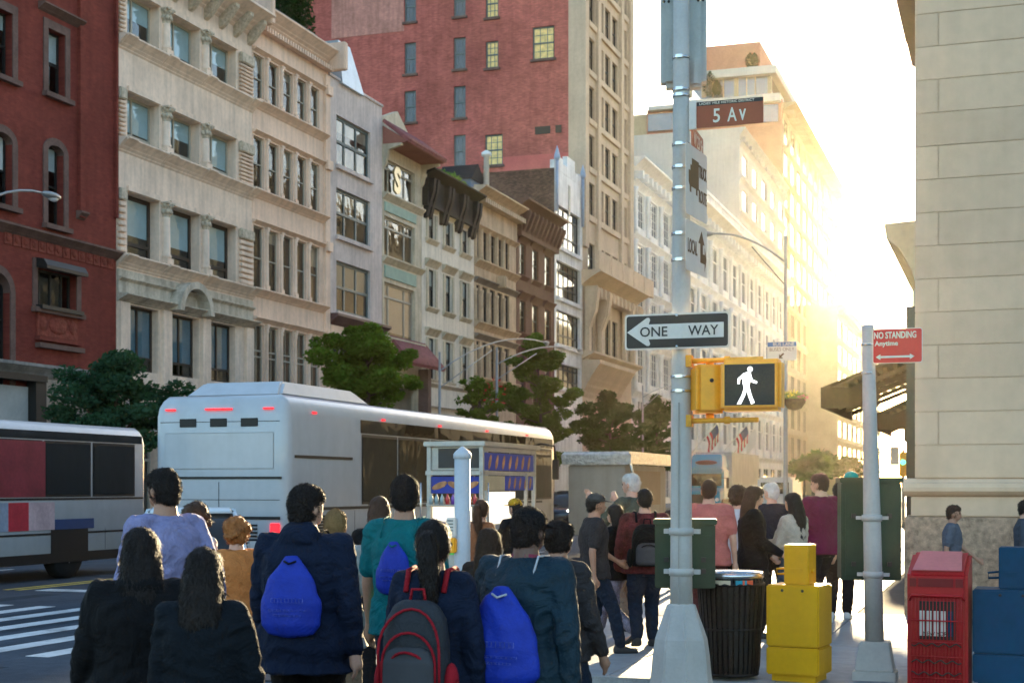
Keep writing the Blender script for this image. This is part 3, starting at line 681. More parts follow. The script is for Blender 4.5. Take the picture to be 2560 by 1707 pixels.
J.cornice('balcony_cornice', -.3, UJ + .6, zc - 1.2, zc + .0, 1.6, steps=4)
for k in range(5):
    u = UJ * k / 4.2; J.part('parapet_panel', u, u + UJ / 4.4, 1.1, 1.4, zc, zc + 1.5)
for k in range(12):
    u = .3 + k * UJ / 12; J.part('modillion', u, u + .5, .1, 1.1, zc - 2.0, zc - 1.2)
for u in (.1, jcu[0][1] + .2, UJ - 4, UJ - 1.2):
    b = MB(); J.prism(b, [(.1, zc - 7.5), (.5, zc - 7), (.5, zc - 4.5), (1.0, zc - 3.2), (1.25, zc - 1.3), (.1, zc - 1.2)], u, u + 1.0); b.build('scroll_bracket', m_tower, J.root, .12)
zd = ZX(1480, 935); J.cornice('entrance_cornice', -.2, UJ * .72, zd - 2.0, zd + .9, 1.5, steps=5)
J.cornice('sill_cornice', -.2, UJ + .4, ZX(1480, 905), ZX(1480, 885), 1.0, steps=2)
J.body(UJ, HJ, 24.2, side=False)
J.axis = 'S'; J.o = (-24.2, 0, 0)               # the party wall looks back up the street
def JS(px): return ray(px)[0] / ray(px)[1] * YJ + 32 + 24.2
def JZ(px, py): return ZD(py, YJ / ray(px)[1])
jw = []
for (a, c) in ((1011, 1040), (1134, 1164)):
    for py in (-20, 110, 230, 350): jw.append((JS(a), JS(c), JZ(1000, py + 78), JZ(1000, py), 0))
for (a, c, p0, p1) in ((1214, 1246, -25, 46), (1214, 1246, 105, 172), (1212, 1257, 338, 415), (1331, 1386, 82, 162)): jw.append((JS(a), JS(c), JZ(1214, p1), JZ(1214, p0), 1))
J.wall(JS(829), JS(1421), 0, HJ, [(*w_[:4], .25) for w_ in jw], name='party_wall', mat=m_partywall)
J.wall(JS(1421), 24.2, 0, HJ, [], name='corner_return', mat=m_tower)
J.wall(0, JS(829), 0, HJ, [], name='pale_brick_patch', mat=m_partywall)
b = MB(); J.bx(b, JS(829), JS(1010), .01, .03, JZ(829, 98), HJ); b.build('limewashed_patch', M('limewashed_brick', (.52, .23, .18), .9, .22, .35, .4, 16, brick=dict(plane='y', w=.24, h=.08, k=.1, mc=(.36, .2, .17)), streak=.3), J.root)
b = MB(); J.bx(b, JS(1258), JS(1421), .01, .03, JZ(1300, 460), JZ(1300, 390)); b.build('fresh_red_patch', M('fresh_red_paint', (.54, .13, .115), .8, .1, 1), J.root)
for (u0, u1, z0, z1, lit) in jw:
    if lit: J.window(u0, u1, z0, z1, -.15, fm=m_wfgreen, ft=.12, rail=[.5], bar=[.33, .66], barz=[.25, .75], blind=.97, bm=M('gold_glow_curtain', (.85, .64, .22), .9, .25, 3), glass=glass_mat('glow_tinted_glass', (1, .97, .9), .05, .2))  # gold glow of these windows is put into curtain colour and glass tint
    else: J.window(u0, u1, z0, z1, -.15, fm=m_wfgreen, ft=.12, rail=[.5], bar=[.33, .66], blind=.97, bm=M('grey_blind', (.10, .09, .085)), glass=g_dark)
    J.part('sill', u0 - .15, u1 + .15, .003, .15, z0 - .2, z0, m_brownst)
for a, c in ((1338, 1376), (1389, 1404)): J.part('vent_grille', JS(a), JS(c), .003, .06, JZ(1340, 337), JZ(1340, 318), m_wfbrown)
J.axis = 'E'; J.o = (0, 0, 0)
# ---- brick block behind, left of the tower -----------------------------------------
m_tanbrick = M('tan_brick', (.25, .145, .105), .9, .15, .4, .4, 20, brick=dict(plane='y', w=.24, h=.08, k=.15))
YQ = 122.0; xq1 = ray(829)[0] / ray(829)[1] * YJ - .2; xq0 = ray(640)[0] / ray(640)[1] * YQ
Q = Fac('rear_brick_building', 'tan brick building partly hidden behind the red party wall', 'building', xq0, YQ, m_tanbrick); Q.axis = 'S'
def QS(px): return ray(px)[0] / ray(px)[1] * YQ - xq0
qw = [(QS(800), QS(827), ZD(a + 62, 135), ZD(a, 135)) for a in (-125, 12)] + [(QS(730), QS(757), ZD(a + 62, 135), ZD(a, 135)) for a in (-125, 12, 145)]
Q.wall(0, xq1 - xq0, 0, 55, [(*w_, .2) for w_ in qw])
for w_ in qw: Q.window(*w_, -.12, fm=m_wfgreen, ft=.12, rail=[.5], bar=[.33, .66], blind=.97, bm=M('grey_blind'), glass=g_dark)
Q.body(xq1 - xq0, 55, 12)

# ---- K and L: white cast-iron stores -----------------------------------------------
m_iron_w = M('white_cast_iron', (.76, .74, .70), .7, .1, .6, .2, 10, streak=.15)
def generic(name, label, px0, px1, topref, mat, bays, floors, group=None, D=25, glass=g_sky, sub=2, zbase=5.5, cor=1.2, fm=m_wftan, winw=.72, winh=.68, cols=True, style=None, X=-32.0):
    Y0 = YX(px0, X); UU = YX(px1, X) - Y0; Ht = ZX(topref[0], topref[1], X); f = Fac(name, label, 'building', X, Y0, mat, group)
    bw = UU / bays; fh = (Ht - 2 - zbase) / floors; ops = []; ws = []
    for r in range(floors):
        for k in range(bays):
            u0 = bw * (k + (1 - winw) / 2); u1 = u0 + bw * winw; z0 = zbase + fh * (r + .18); z1 = z0 + fh * winh
            ops.append((u0, u1, z0, z1, .2)); ws.append((u0, u1, z0, z1))
    for k in range(bays): ops.append((bw * (k + .12), bw * (k + .88), .5, zbase - 1.3, .5)); ws.append((bw * (k + .12), bw * (k + .88), .5, zbase - 1.3))
    f.wall(0, UU, 0, Ht, ops)
    st = dict(fm=fm, ft=.12, glass=glass); st.update(style or {})
    for w_ in ws: f.window(*w_, -.12, **st)
    for r in range(floors + 1): f.cornice('floor_cornice', 0, UU, zbase + fh * r - .5, zbase + fh * r + .12, .35, steps=3)
    if cols:
        for k in range(bays + 1):
            u = min(max(bw * k, .35), UU - .35)
            for r in range(floors):
                z0 = zbase + fh * r + .14; x, y, _ = f.F(u, .2, 0); MB().lathe([(.30, z0), (.24, z0 + .4), (.20, z0 + fh * .72), (.34, z0 + fh - .75)], (x, y), 8).build('column', mat, f.root)
    f.cornice('roof_cornice', -.1, UU + .1, Ht - 1.3, Ht, cor, steps=4)
    for k in range(bays * 3):
        f.part('bracket', UU * (k + .3) / (bays * 3), UU * (k + .55) / (bays * 3), .1, cor * .75, Ht - 1.9, Ht - 1.15)
    f.body(UU, Ht, D, mat=mat); return f, Y0, UU, Ht
K, YK, UK, HK = generic('white_glass_store', 'white cast-iron store with tall gridded top windows beside the tower', 1580, 1678, (1583, 395), m_iron_w, 3, 5, fm=m_iron_w, style=dict(mull=[.25, .5, .75], barz=[.25, .5, .75]))
L, YL, UL, HL = generic('long_cast_iron_store', 'long white cast-iron department store with arcaded floors and balustrade', 1679, 1958, (1790, 560), m_iron_w, 12, 4, fm=m_iron_w, cor=1.8, style=dict(mull=[.5], rail=[.6]))
b = MB()
for k in range(90): L.bx(b, k * UL / 90, k * UL / 90 + .28, .9, 1.2, HL, HL + 1.3)
L.bx(b, 0, UL, .8, 1.3, HL + 1.3, HL + 1.6)
tag(b.build('balustrade', m_iron_w, L.root), kind='stuff')
# ---- M: plain cream block set behind ------------------------------------------------------
m_plain = M('plain_cream_wall', (.52, .49, .43), .85, .06, .3, streak=.08)
XM = -36.0; YM = YX(1849, XM)
Mb, _, UM, HM = generic('cream_office_block', 'plain cream office block with square windows and a blank side wall', 1849, 1962, (1850, 320), m_plain, 5, 9, cols=False, fm=m_plain, cor=.8, winw=.52, winh=.58, X=XM, D=40)
# ---- N: tall golden building with terraces ---------------------------------------------------
m_gold = M('buff_brick', (.46, .36, .22), .85, .1, .4)
XN = -37.5
Nb, YN, UN, HN = generic('terraced_building', 'tall buff building with glass penthouse and terraces behind the street signs', 1957, 2092, (1951, 247), m_gold, 10, 11, cols=False, fm=m_gold, cor=2.4, winw=.6, winh=.8, X=XN, D=60, style=dict(mull=[.5]))
m_orange = M('orange_brick', (.50, .22, .13), .85, .1, .5)
dN = YN / ray(1957)[1]
# stepped penthouse: side wall of orange brick, window bands, slabs
def nbx(px0, px1, py0, py1, dep0, dep1, name, mat):
    yy0, yy1 = YN + dep0, YN + dep1; x0 = ray(px0)[0] / ray(px0)[1] * yy0; x1 = ray(px1)[0] / ray(px1)[1] * yy0; dd = yy0 / ray((px0 + px1) / 2)[1]
    b = MB(); b.box(x0 - XN, x1 - XN, dep0, dep1, ZD(py1, dd), ZD(py0, dd)); return b.build(name, mat, Nb.root)
nbx(1617, 1955, 262, 620, -1.0, -.05, 'brick_side_wall', m_orange)
nbx(1700, 1950, 243, 262, -2.6, 2, 'terrace_slab', m_plain)
nbx(1620, 1725, 262, 272, -2.6, 2, 'terrace_slab', m_plain)
nbx(1620, 1945, 274, 316, -1.6, -1.0, 'window_band', g_sky); 
nbx(1722, 1925, 192, 243, 4, 20, 'penthouse_glazing', g_sky)
for px in (1722, 1757, 1838, 1922): nbx(px - 3, px + 7, 192, 243, 3.6, 4, 'mullion', m_gold)
for px in (1782, 1808, 1866, 1888): nbx(px - 1, px + 1, 192, 243, 3.7, 4, 'mullion', m_gold)
nbx(1715, 1940, 172, 192, 2.5, 60, 'penthouse_slab', m_plain)
nbx(1745, 1900, 112, 172, 12, 34, 'roof_block', m_orange)
for k in range(10): nbx(1925, 1928, 196, 240, 6 + 4.5 * k, 6.8 + 4.5 * k, 'terrace_post', m_gold)
# ---- O: low blocks far down the street, R: the right-hand side ----------------------------------
O1, *_ = generic('distant_block', 'distant hazy block where the left side of the street meets the sky', 2094, 2200, (2094, 760), m_gold, 10, 6, cols=False, fm=m_gold, X=-31.5, D=30)
m_lime = M('limestone_block', (.64, .455, .305), .85, .07, .9, .22, 9, dirt=.10, streak=.10, rnd=.055)
m_limej = M('mortar_joint', (.60, .43, .29), .95, .1)
m_gran = M('speckled_granite', (.42, .28, .185), .75, .35, 14, .7, 60)
m_cop = M('brown_metal_cornice', (.16, .115, .085), .6, .15)
RX, RY = -1.17, 20.0
Rb = empty('limestone_building', (RX, RY, 0), 0, 'limestone block building with granite base filling the right edge', 'building')
b = MB(); b.box(.012, 34, .02, 16, .0, 18.0); b.build('wall_core', m_limej, Rb)
zb0 = ZD(1195, 19.3)
zrow = [zb0]; z = zb0
for k in range(15): z += .437; zrow.append(z)
def sblock(u0, u1, z0, z1):
    g = .0022; b = MB(); b.box(u0 + g, u1 - g, -.006 - random.random() * .004, .2, z0 + g, z1 - g); b.build('stone_block', m_lime, Rb, .006)
for k in range(len(zrow) - 1):
    z0, z1 = zrow[k], zrow[k + 1]; us = [0, .30 if k % 2 else 1.7]
    while us[-1] < 5.2: us.append(us[-1] + random.uniform(1.6, 2.0))
    for i in range(len(us) - 1): sblock(us[i], us[i + 1], z0, z1)
b = MB(); b.box(.003, 34, .0, .3, zrow[-1] + .01, 18); b.box(5.25, 34, -.002, .02, 1.8, 18); b.box(0.003, .35, .21, 16, 1.3, 18); b.build('upper_wall', m_lime, Rb)
prof = [(0, zb0 - .01), (-.05, zb0 - .05), (-.13, zb0 - .07), (-.15, zb0 - .12), (-.15, zb0 - .17), (-.10, zb0 - .21), (-.03, zb0 - .24), (.1, zb0 - .24), (.1, zb0)]
b = MB(); b.ext([(-.14, y, z) for y, z in prof], [(34, y, z) for y, z in prof]); b.box(-.14, .1, .1, 16, zb0 - .22, zb0 - .02); b.build('base_moulding', m_lime, Rb)
for k, (u0, u1) in enumerate(((-.05, 1.6), (1.6, 3.4), (3.4, 5.6), (5.6, 34))):
    b = MB(); b.box(u0 + .004, u1 - .004, -.045, .4, ZD(1290, 19.3) + .004, zb0 - .245); b.build('plinth_block', m_lime, Rb, .006)
for k, (u0, u1) in enumerate(((-.13, 1.3), (1.3, 2.9), (2.9, 4.6), (4.6, 34))):
    b = MB(); b.box(u0 + .004, u1 - .004, -.12, .5, -.02, ZD(1290, 19.3) - .004); b.build('granite_block', m_gran, Rb, .01)
b = MB(); b.box(-.13, -.02, .5, 16, -.02, ZD(1290, 19.3)); b.build('granite_return', m_gran, Rb)
b = MB(); prof = [(0.0, 10.9), (-.12, 11.0), (-.3, 11.4), (-1.0, 11.7), (-1.02, 12.05), (-1.15, 12.3), (-1.15, 12.55), (0, 12.7)]
b.ext([(x, -1.0, z) for x, z in prof], [(x, 16, z) for x, z in prof]); b.build('street_cornice', m_cop, Rb)
# R2 beyond with its own cornice and marquees
m_ochre = M('ochre_stone', (.60, .50, .34), .85, .12, 1)
R2 = empty('corniced_building', (-1.95, 37.0, 0), 0, 'building with a curved projecting cornice just past the limestone corner', 'building')
b = MB(); b.box(0, 40, 0, 26, 0, 8.0); b.build('wall', m_ochre, R2)
prof = [(0, 5.7), (-.1, 6.3), (-.25, 6.9), (-.55, 7.45), (-.85, 7.7), (-.9, 8.05), (0, 8.1)]
b = MB(); b.ext([(x, -.6, z) for x, z in prof], [(x, 26, z) for x, z in prof]); b.build('projecting_cornice', m_ochre, R2)
for k in range(4):
    x = -.05; MB().box(x - .25, x, .6 + 5 * k, 1.2 + 5 * k, 0, 6.6).build('pilaster', m_ochre, R2)
m_bronze = M('dark_bronze', (.045, .028, .018), .45, .2, 2, coat=.3)
post = tag(MB().box(-2.15, -1.88, 33.6, 33.95, 0, 5.7).build('bronze_column', m_bronze), 'tall dark bronze column beside the limestone corner', 'column')
Rn = empty('right_side_block', (-1.0, 63, 0), 0, 'row of plain buildings along the right side past the marquees', 'building')
b = MB(); b.box(0, 40, 0, 110, 0, 30); b.box(.4, 40, 110.5, 260, 0, 26); b.build('wall', m_ochre, Rn)
for k in range(9): MB().box(-.3, 0, 3 + 7 * k, 4 + 7 * k, 0, 28).build('pilaster', m_ochre, Rn)
b = MB(); b.box(-.9, 0, -.3, 110, 28.5, 29.4); b.build('roof_cornice', m_ochre, Rn)
m_awn = M('brown_canopy', (.075, .040, .018), .75, .15, 2)
m_slat = M('canopy_slat', (.14, .075, .03), .7, .15, 3)
def marquee(y0, L, x_out, x_in, zt, zi, val, label):
    e = empty('marquee', (x_in, y0, 0), 0, label, 'awning', 'marquees along the right sidewalk'); wdt = x_in - x_out
    b = MB(); b.ext([(-wdt, 0, zt), (0, 0, zi), (0, 0, zi - .08), (-wdt, 0, zt - .08)], [(-wdt, L, zt), (0, L, zi), (0, L, zi - .08), (-wdt, L, zt - .08)]); b.build('canopy_roof', m_awn, e)
    b = MB(); b.box(-wdt - .03, -wdt + .02, -.02, L + .02, zt - val, zt); b.build('valance', m_awn, e)
    b = MB(); b.ext([(-wdt, -.03, zt - val), (-wdt * .42, -.03, zt - val), (-wdt * .42, -.03, zt - val + .45), (-wdt, -.03, zt)], [(-wdt, .03, zt - val), (-wdt * .42, .03, zt - val), (-wdt * .42, .03, zt - val + .45), (-wdt, .03, zt)]); b.build('end_board', m_awn, e)
    n = 10
    for k in range(n):
        f = (k + .5) / n; x = -wdt * (1 - f); z = zt + (zi - zt) * f - .16
        MB().box(x - .05, x + .05, 0.05, L - .05, z - .07, z + .02).build('slat', m_slat, e)
    for k in range(5): 
        y = .2 + (L - .4) * k / 4; MB().ext([(-wdt + .03, y - .04, zt - .26), (0, y - .04, zi - .26), (0, y - .04, zi - .38), (-wdt + .03, y - .04, zt - .38)], [(-wdt + .03, y + .04, zt - .26), (0, y + .04, zi - .26), (0, y + .04, zi - .38), (-wdt + .03, y + .04, zt - .38)]).build('rafter', m_awn, e)
marquee(36.0, 7.0, -4.28, -2.0, 4.1, 5.0, .5, 'nearest dark brown slatted marquee sloping out from the right-hand buildings')
marquee(46.5, 6.5, -3.9, -2.0, 3.95, 4.8, .5, 'second dark marquee behind the nearest one')
marquee(57.0, 6.0, -3.7, -2.0, 3.9, 4.7, .5, 'farthest small dark marquee on the right sidewalk')
# ================================================================== STREET FURNITURE
m_pole = M('silver_painted_pole', (.43, .41, .38), .6, .07, 5, .12, 40, metal=.05, streak=.12, coord='obj')
m_band = M('steel_band', (.55, .55, .55), .25, .1, 20, metal=.9)
m_seam = M('weathered_seam', (.30, .28, .25), .6, .2)
m_signgrey = M('sign_aluminium', (.42, .42, .41), .5, .08, 4, metal=.3)
m_signwhite = M('sign_white', (.60, .57, .52), .5, .05, 6)
m_signblack = M('sign_black', (.022, .017, .014), .4, .1)
m_signbrown = M('sign_brown', (.26, .055, .020), .45, .06, 5)
m_signred = M('sign_red', (.55, .032, .025), .45, .06, 5)
m_yel = M('signal_yellow', (.85, .36, .006), .42, .08, 6, coat=.3)
m_yeld = M('bracket_yellow', (.70, .33, .03), .5, .2, 12, dirt=.3)
m_screen = M('signal_screen', (.035, .028, .022), .5, .2, 60)
m_led = M('lit_led', (.9, .9, .9), .5, 0, emit=(1, .98, .95), estr=.6)
m_greenbox = M('cabinet_green', (.020, .042, .020), .45, .12, 3, streak=.15, coat=.15)
m_bolt = M('dark_bolt', (.05, .045, .04), .5, .2, metal=.6)
def sign_plate(w, h, r=.02, t=.004):
    b = MB(); pts = []
    for cx, cz, a0 in ((w / 2 - r, -h / 2 + r, -90), (w / 2 - r, h / 2 - r, 0), (-w / 2 + r, h / 2 - r, 90), (-w / 2 + r, -h / 2 + r, 180)):
        for k in range(5): t_ = R(a0 + k * 22.5); pts.append((cx + r * math.cos(t_), cz + r * math.sin(t_)))
    b.ext([(x, -t, z) for x, z in pts], [(x, 0, z) for x, z in pts]); return b
# main pole
PX, PY = PD(1703, 12.3)
pole = empty('street_pole', (PX, PY, 0), 0, 'tall silver octagonal street pole carrying the one-way arrow and brown avenue sign', 'street pole')
b = MB(); prof = [(.098, .55), (.093, 1.2), (.088, 2.2), (.080, 3.4), (.072, 4.6), (.066, 6.4)]
b.lathe([(r, z) for r, z in prof], (0, 0), 12, True); b.build('shaft', m_pole, pole)
MB().lathe([(.3, -.02), (.275, .02), (.262, .1), (.245, .28), (.225, .42), (.19, .52), (.16, .60), (.125, .70), (.112, .715), (.10, .715)], (0, 0), 8, False, R(22.5)).build('flared_base', m_pole, pole, .012)
MB().box(-.004, .004, -.102, -.085, .72, 2.4).build('weld_seam', m_seam, pole)
for z in (2.62, 2.50, 2.87, 3.60, 3.82, 4.2, 4.38, 4.57, 4.98, 5.03, 5.30): 
    r = np.interp(z, [.55, 6.4], [.098, .066]) + .004; e_ = MB(); e_.lathe([(r, z - .011), (r, z + .011)], (0, 0), 14); e_.box(-.03, .03, -r - .012, -r + .005, z - .013, z + .013); o = e_.build('steel_band', m_band, pole)
for z in (.98, 1.32):
    r = .105; MB().lathe([(r, z - .03), (r, z + .03)], (0, 0), 14).box(-r - .05, r + .05, .02, .06, z - .02, z + .02).build('clamp', m_pole, pole)
# control cabinet behind it
def cabinet(px0, px1, py0, py1, d, label, knob=False, depth=.42):
    x0, y0 = PD(px0, d); x1, y1 = PD(px1, d); a = math.atan2(y1 - y0, x1 - x0) * .6; w_ = math.hypot(x1 - x0, y1 - y0); z1, z0 = ZD(py0, d), ZD(py1, d)
    e = empty('control_cabinet', ((x0 + x1) / 2, (y0 + y1) / 2, z0), a, label, 'control cabinet'); h = z1 - z0
    MB().box(-w_ / 2 + .015, w_ / 2 - .015, 0.012, depth, 0, h - .05).build('box', m_greenbox, e, .008)
    MB().box(-w_ / 2, w_ / 2, -.012, depth + .03, h - .05, h).build('lid', m_greenbox, e, .008)
    MB().box(-w_ / 2 + .05, w_ / 2 - .05, 0.0, .012, .04, h - .14).build('back_panel', m_greenbox, e, .003)
    for z in (.15, h - .35):
        for x in (-.16, .16): MB().box(x - .02, x + .02, -.03, 0.0, z - .02, z + .02).build('bolt', m_bolt, e)
    if knob: MB().sphere((-.16, depth * .5, h), (.07, .07, .06), 12, 6).build('antenna_dome', M('teal_plastic', (.0, .22, .18), .4, .1), e)
    return e
cabinet(1633, 1792, 1297, 1470, 12.62, 'smaller green metal control cabinet strapped behind the tall street pole')
# ONE WAY
def mk_oneway():
    e = empty('one_way_sign', (PX - .01, PY - .125, ZD(828, 12.2)), 0, 'black and white ONE WAY sign with arrow pointing left', 'road sign')
    W_, H_ = .89, .30
    sign_plate(W_, H_, .03).build('sign_panel', m_signwhite, e)
    o = sign_plate(W_ - .03, H_ - .03, .022, .003); o.v = [(x, y - .0045, z) for x, y, z in o.v]; o.build('black_field', m_signblack, e)
    ar = [(-.425, 0), (-.255, .117), (-.235, .117), (-.226, .10), (-.24, .062), (.395, .062), (.395, -.062), (-.24, -.062), (-.226, -.10), (-.235, -.117), (-.255, -.117)]
    b = MB(); b.ext([(x, -.0095, z) for x, z in ar], [(x, -.006, z) for x, z in ar]); b.build('white_arrow', m_signwhite, e)
    lettering('ONE', e, (-.195, -.0115, 0), .235, .083, m_signblack, bold=.0012); lettering('WAY', e, (.225, -.0115, 0), .255, .083, m_signblack, bold=.0012)
    for z in (-.128, .128): MB().sphere((0, -.009, z), (.012, .006, .012), 8, 5).build('bolt', m_band, e)
    return e
mk_oneway()
# brown avenue sign and its bracket
e = empty('avenue_sign', (PX + .10, PY - .02, ZD(290, 12.25)), 0, 'brown 5 Av street name sign with historic district strip on top', 'street sign')
b = sign_plate(.56, .215, .006); b.v = [(x + .315, y, z) for x, y, z in b.v]; b.build('sign_panel', m_signbrown, e)
b = MB(); b.box(.037, .593, -.0065, -.0045, .074, .107); b.build('top_strip', m_signblack, e)
lettering("LADIES' MILE HISTORIC DISTRICT", e, (.29, -.0085, .091), .46, .020, m_signwhite)
lettering('5', e, (.205, -.0065, -.016), .058, .115, m_signwhite, bold=.001); lettering('A', e, (.335, -.0065, -.016), .078, .115, m_signwhite, bold=.001); lettering('v', e, (.422, -.0065, -.026), .058, .092, m_signwhite, bold=.001)
MB().box(-.03, .034, -.012, .012, -.115, .12).build('bracket', m_signwhite, e, .003)
def side_sign(name, label, z0, z1, L, y0, col, txts, x=.075, group=None, rot=-7):
    e = empty(name, (PX + x, PY + y0, (z0 + z1) / 2), R(90 + rot), label, 'street sign' if 'street' in label else 'road sign', group); h = z1 - z0
    b = sign_plate(L, h, .025); b.v = [(xx + L / 2, yy, zz) for xx, yy, zz in b.v]; b.build('sign_panel', col, e)
    return e, L, h
e, L_, h_ = side_sign('street_name_sign', 'small brown 23 St street sign edge-on beside the pole', ZD(402, 12.9) , ZD(350, 12.9), .60, .05, m_signbrown, None, rot=2)
lettering('W 23 St', e, (.32, -.006, 0), .46, .11, m_signwhite)
m_brownprint = M('truck_brown', (.14, .075, .030), .6, .1)
e, L_, h_ = side_sign('truck_route_sign', 'grey-white truck route sign with a brown lorry, seen at an angle', ZD(549, 12.4), ZD(375, 12.4), .62, -.20, m_signwhite, None, rot=-5, x=.078)
e.location.z = ZD(462, 12.4)
tr = [(.08, -.02), (.08, .08), (.13, .08), (.13, .13), (.17, .13), (.17, .19), (.37, .19), (.37, -.05), (.33, -.05), (.33, -.10), (.29, -.10), (.29, -.05), (.15, -.05), (.15, -.10), (.11, -.10), (.11, -.05)]
b = MB(); b.ext([(x, -.0065, z - .0) for x, z in tr], [(x, -.0045, z - .0) for x, z in tr]); b.build('truck_symbol', m_brownprint, e)
lettering('TRUCK', e, (.49, -.006, .12), .23, .11, m_brownprint, bold=.001); lettering('ROUTE', e, (.49, -.006, -.09), .23, .11, m_brownprint, bold=.001)
e, L_, h_ = side_sign('local_truck_sign', 'LOCAL truck sign with a forked arrow under the truck route sign', ZD(686, 12.4), ZD(562, 12.4), .62, -.20, m_signwhite, None, rot=-5, x=.078)
lettering('LOCAL', e, (.19, -.006, .0), .27, .12, m_brownprint, bold=.001)
ar = [(.42, -.10), (.42, .06), (.36, .06), (.455, .17), (.54, .06), (.49, .06), (.49, -.02), (.55, -.02), (.55, .04), (.60, -.055), (.55, -.16), (.55, -.10)]
b = MB(); b.ext([(x, -.0065, z) for x, z in ar], [(x, -.0045, z) for x, z in ar]); b.build('arrow', m_brownprint, e)
# back of the signal at the top
e = empty('traffic_signal', (PX - .01, PY + .14, ZD(215, 12.4)), R(12), 'grey back of a traffic signal high on the tall pole', 'traffic light')
m_sighouse = M('signal_grey', (.38, .40, .38), .6, .08, 4)
MB().box(-.195, .195, -.03, .16, 0, 1.25).build('housing', m_sighouse, e, .045)
for z in (.72, .78, .84):
    for x in (-.165, -.125, .125, .165): MB().lathe([(.012, 0), (.012, .01)], (0, 0), 6).build('hole', m_bolt, e).matrix_local = Matrix.Translation((x, -.031, z)) @ Matrix.Rotation(R(90), 4, 'X')
MB().box(.06, .15, -.09, -.035, -.02, .22).build('hinge_cover', m_sighouse, e, .025)
# walk signal: two heads on yellow brackets
zc = ZD(975, 12.25)
e = empty('pedestrian_signal', (PX, PY, zc), 0, 'yellow pedestrian signal showing a white walking figure', 'walk signal')
for z, x1 in ((ZD(903, 12.25) - zc, .70), (ZD(1052, 12.25) - zc, .66)):
    MB().tube([(.07, -.02, z), (.30, -.05, z), (x1, -.07, z)], [.024, .021, .021], 10).build('bracket_tube', m_yeld, e)
    MB().box(.05, .10, -.07, .03, z - .05, z + .05).build('bracket_joint', m_yeld, e, .004); MB().lathe([(.024, z - .03), (.034, z), (.024, z + .03)], (.40, -.055), 10).build('bracket_joint', m_yeld, e)
hd = MB().box(.36, .86, -.17, .06, -.19, .235); hd.build('display_housing', m_yel, e, .03)
MB().box(.385, .835, -.205, -.17, -.165, .210).build('visor_frame', m_yel, e, .012)
MB().box(.405, .815, -.2065, -.19, -.145, .190).build('screen', m_screen, e)
man = [[(.052, .066), (.030, .125), (.072, .148), (.098, .125), (.085, .06), (.062, -.005), (.040, -.02), (.035, .02)]]
b = MB(); y0, y1 = -.2100, -.2070
def blob(pts): 
    P_ = [(x + .56, z) for x, z in pts]; b.ext([(x, y0, z) for x, z in P_], [(x, y1, z) for x, z in P_])
c = [(.022 * math.cos(t), .022 * math.sin(t)) for t in [k * math.pi / 6 for k in range(12)]]
blob([(x + .055, z + .148) for x, z in c])
blob([(-.005, .112), (.03, .125), (.062, .118), (.055, .05), (.048, .0), (.008, -.005), (-.004, .03)])        # trunk
blob([(.0, .112), (-.045, .075), (-.048, .03), (-.030, .03), (-.028, .062), (.004, .085)])              # arm back
blob([(.060, .112), (.075, .065), (.115, .045), (.108, .028), (.060, .045), (.052, .08)])
blob([(.010, .005), (.038, .0), (.012, -.07), (-.020, -.135), (-.052, -.135), (-.012, -.06)])
blob([(.022, .012), (.050, .005), (.066, -.06), (.092, -.125), (.066, -.137), (.040, -.07)])
b.build('walking_figure', m_led, e)
e2 = empty('side_signal_head', (PX + .225, PY + .0, zc), R(28), 'second yellow signal head turned sideways beside the walking figure', 'walk signal')
MB().box(-.13, .13, -.13, .13, -.20, .205).build('housing', m_yel, e2, .03)
MB().box(-.105, .105, -.14, -.131, -.18, .185).build('door', m_yel, e2, .006)
MB().lathe([(.017, 0), (.017, .006)], (0, 0), 10).build('lock', m_bolt, e2).matrix_local = Matrix.Translation((-.01, -.146, .07)) @ Matrix.Rotation(R(90), 4, 'X')
MB().lathe([(.035, .205), (.035, .245)], (.02, 0), 8).build('top_nut', m_yeld, e2); MB().lathe([(.035, -.24), (.035, -.2)], (.02, 0), 8).build('bottom_nut', m_yeld, e2)
# leaning pole with NO STANDING
QX, QY = PD(2188, 12.9)
p2 = empty('sign_pole', (QX, QY, 0), 0, 'shorter leaning silver pole holding the red parking sign', 'street pole')
b = MB(); b.lathe([(.082, .30), (.078, 1.3), (.063, 2.2), (.054, 3.12), (.03, 3.13)], (0, 0), 12); o = b.build('shaft', m_pole, p2)
for i in (o,): i.rotation_euler = (0, R(-1.15), 0)
b = MB(); b.box(-.185, .185, -.16, .16, -.02, .08); b.ext([(-.165, -.15, .08), (.165, -.15, .08), (.165, .15, .08), (-.165, .15, .08)], [(-.125, -.12, .335), (.125, -.12, .335), (.125, .12, .335), (-.125, .12, .335)]); b.build('square_base', m_pole, p2, .008)
for z in (.92, 1.42):
    x = -z * .02; MB().lathe([(.088, z - .028), (.088, z + .028)], (x, 0), 12).box(x - .14, x + .14, .01, .05, z - .015, z + .015).build('clamp', m_pole, p2)
for z in (2.95, 2.70): MB().lathe([(.062, z - .01), (.062, z + .01)], (-.06, 0), 12).build('steel_band', m_band, p2)
cabinet(2101, 2256, 1193, 1450, 13.35, 'taller green metal control cabinet strapped behind the leaning pole', True)
e = empty('parking_sign', (QX + .165 + .03, QY - .06, ZD(869, 12.95)), R(-1), 'red NO STANDING Anytime sign with double-ended arrow', 'parking sign')
W_, H_ = .425, .305
sign_plate(W_, H_, .02).build('sign_panel', m_signwhite, e)
o = sign_plate(W_ - .014, H_ - .014, .016, .003); o.v = [(x, y - .0045, z) for x, y, z in o.v]; o.build('red_field', m_signred, e)
lettering('NO STANDING', e, (-.02, -.009, .095), .36, .060, m_signwhite, bold=.0025); lettering('Anytime', e, (-.095, -.009, .018), .20, .056, m_signwhite, bold=.0025)
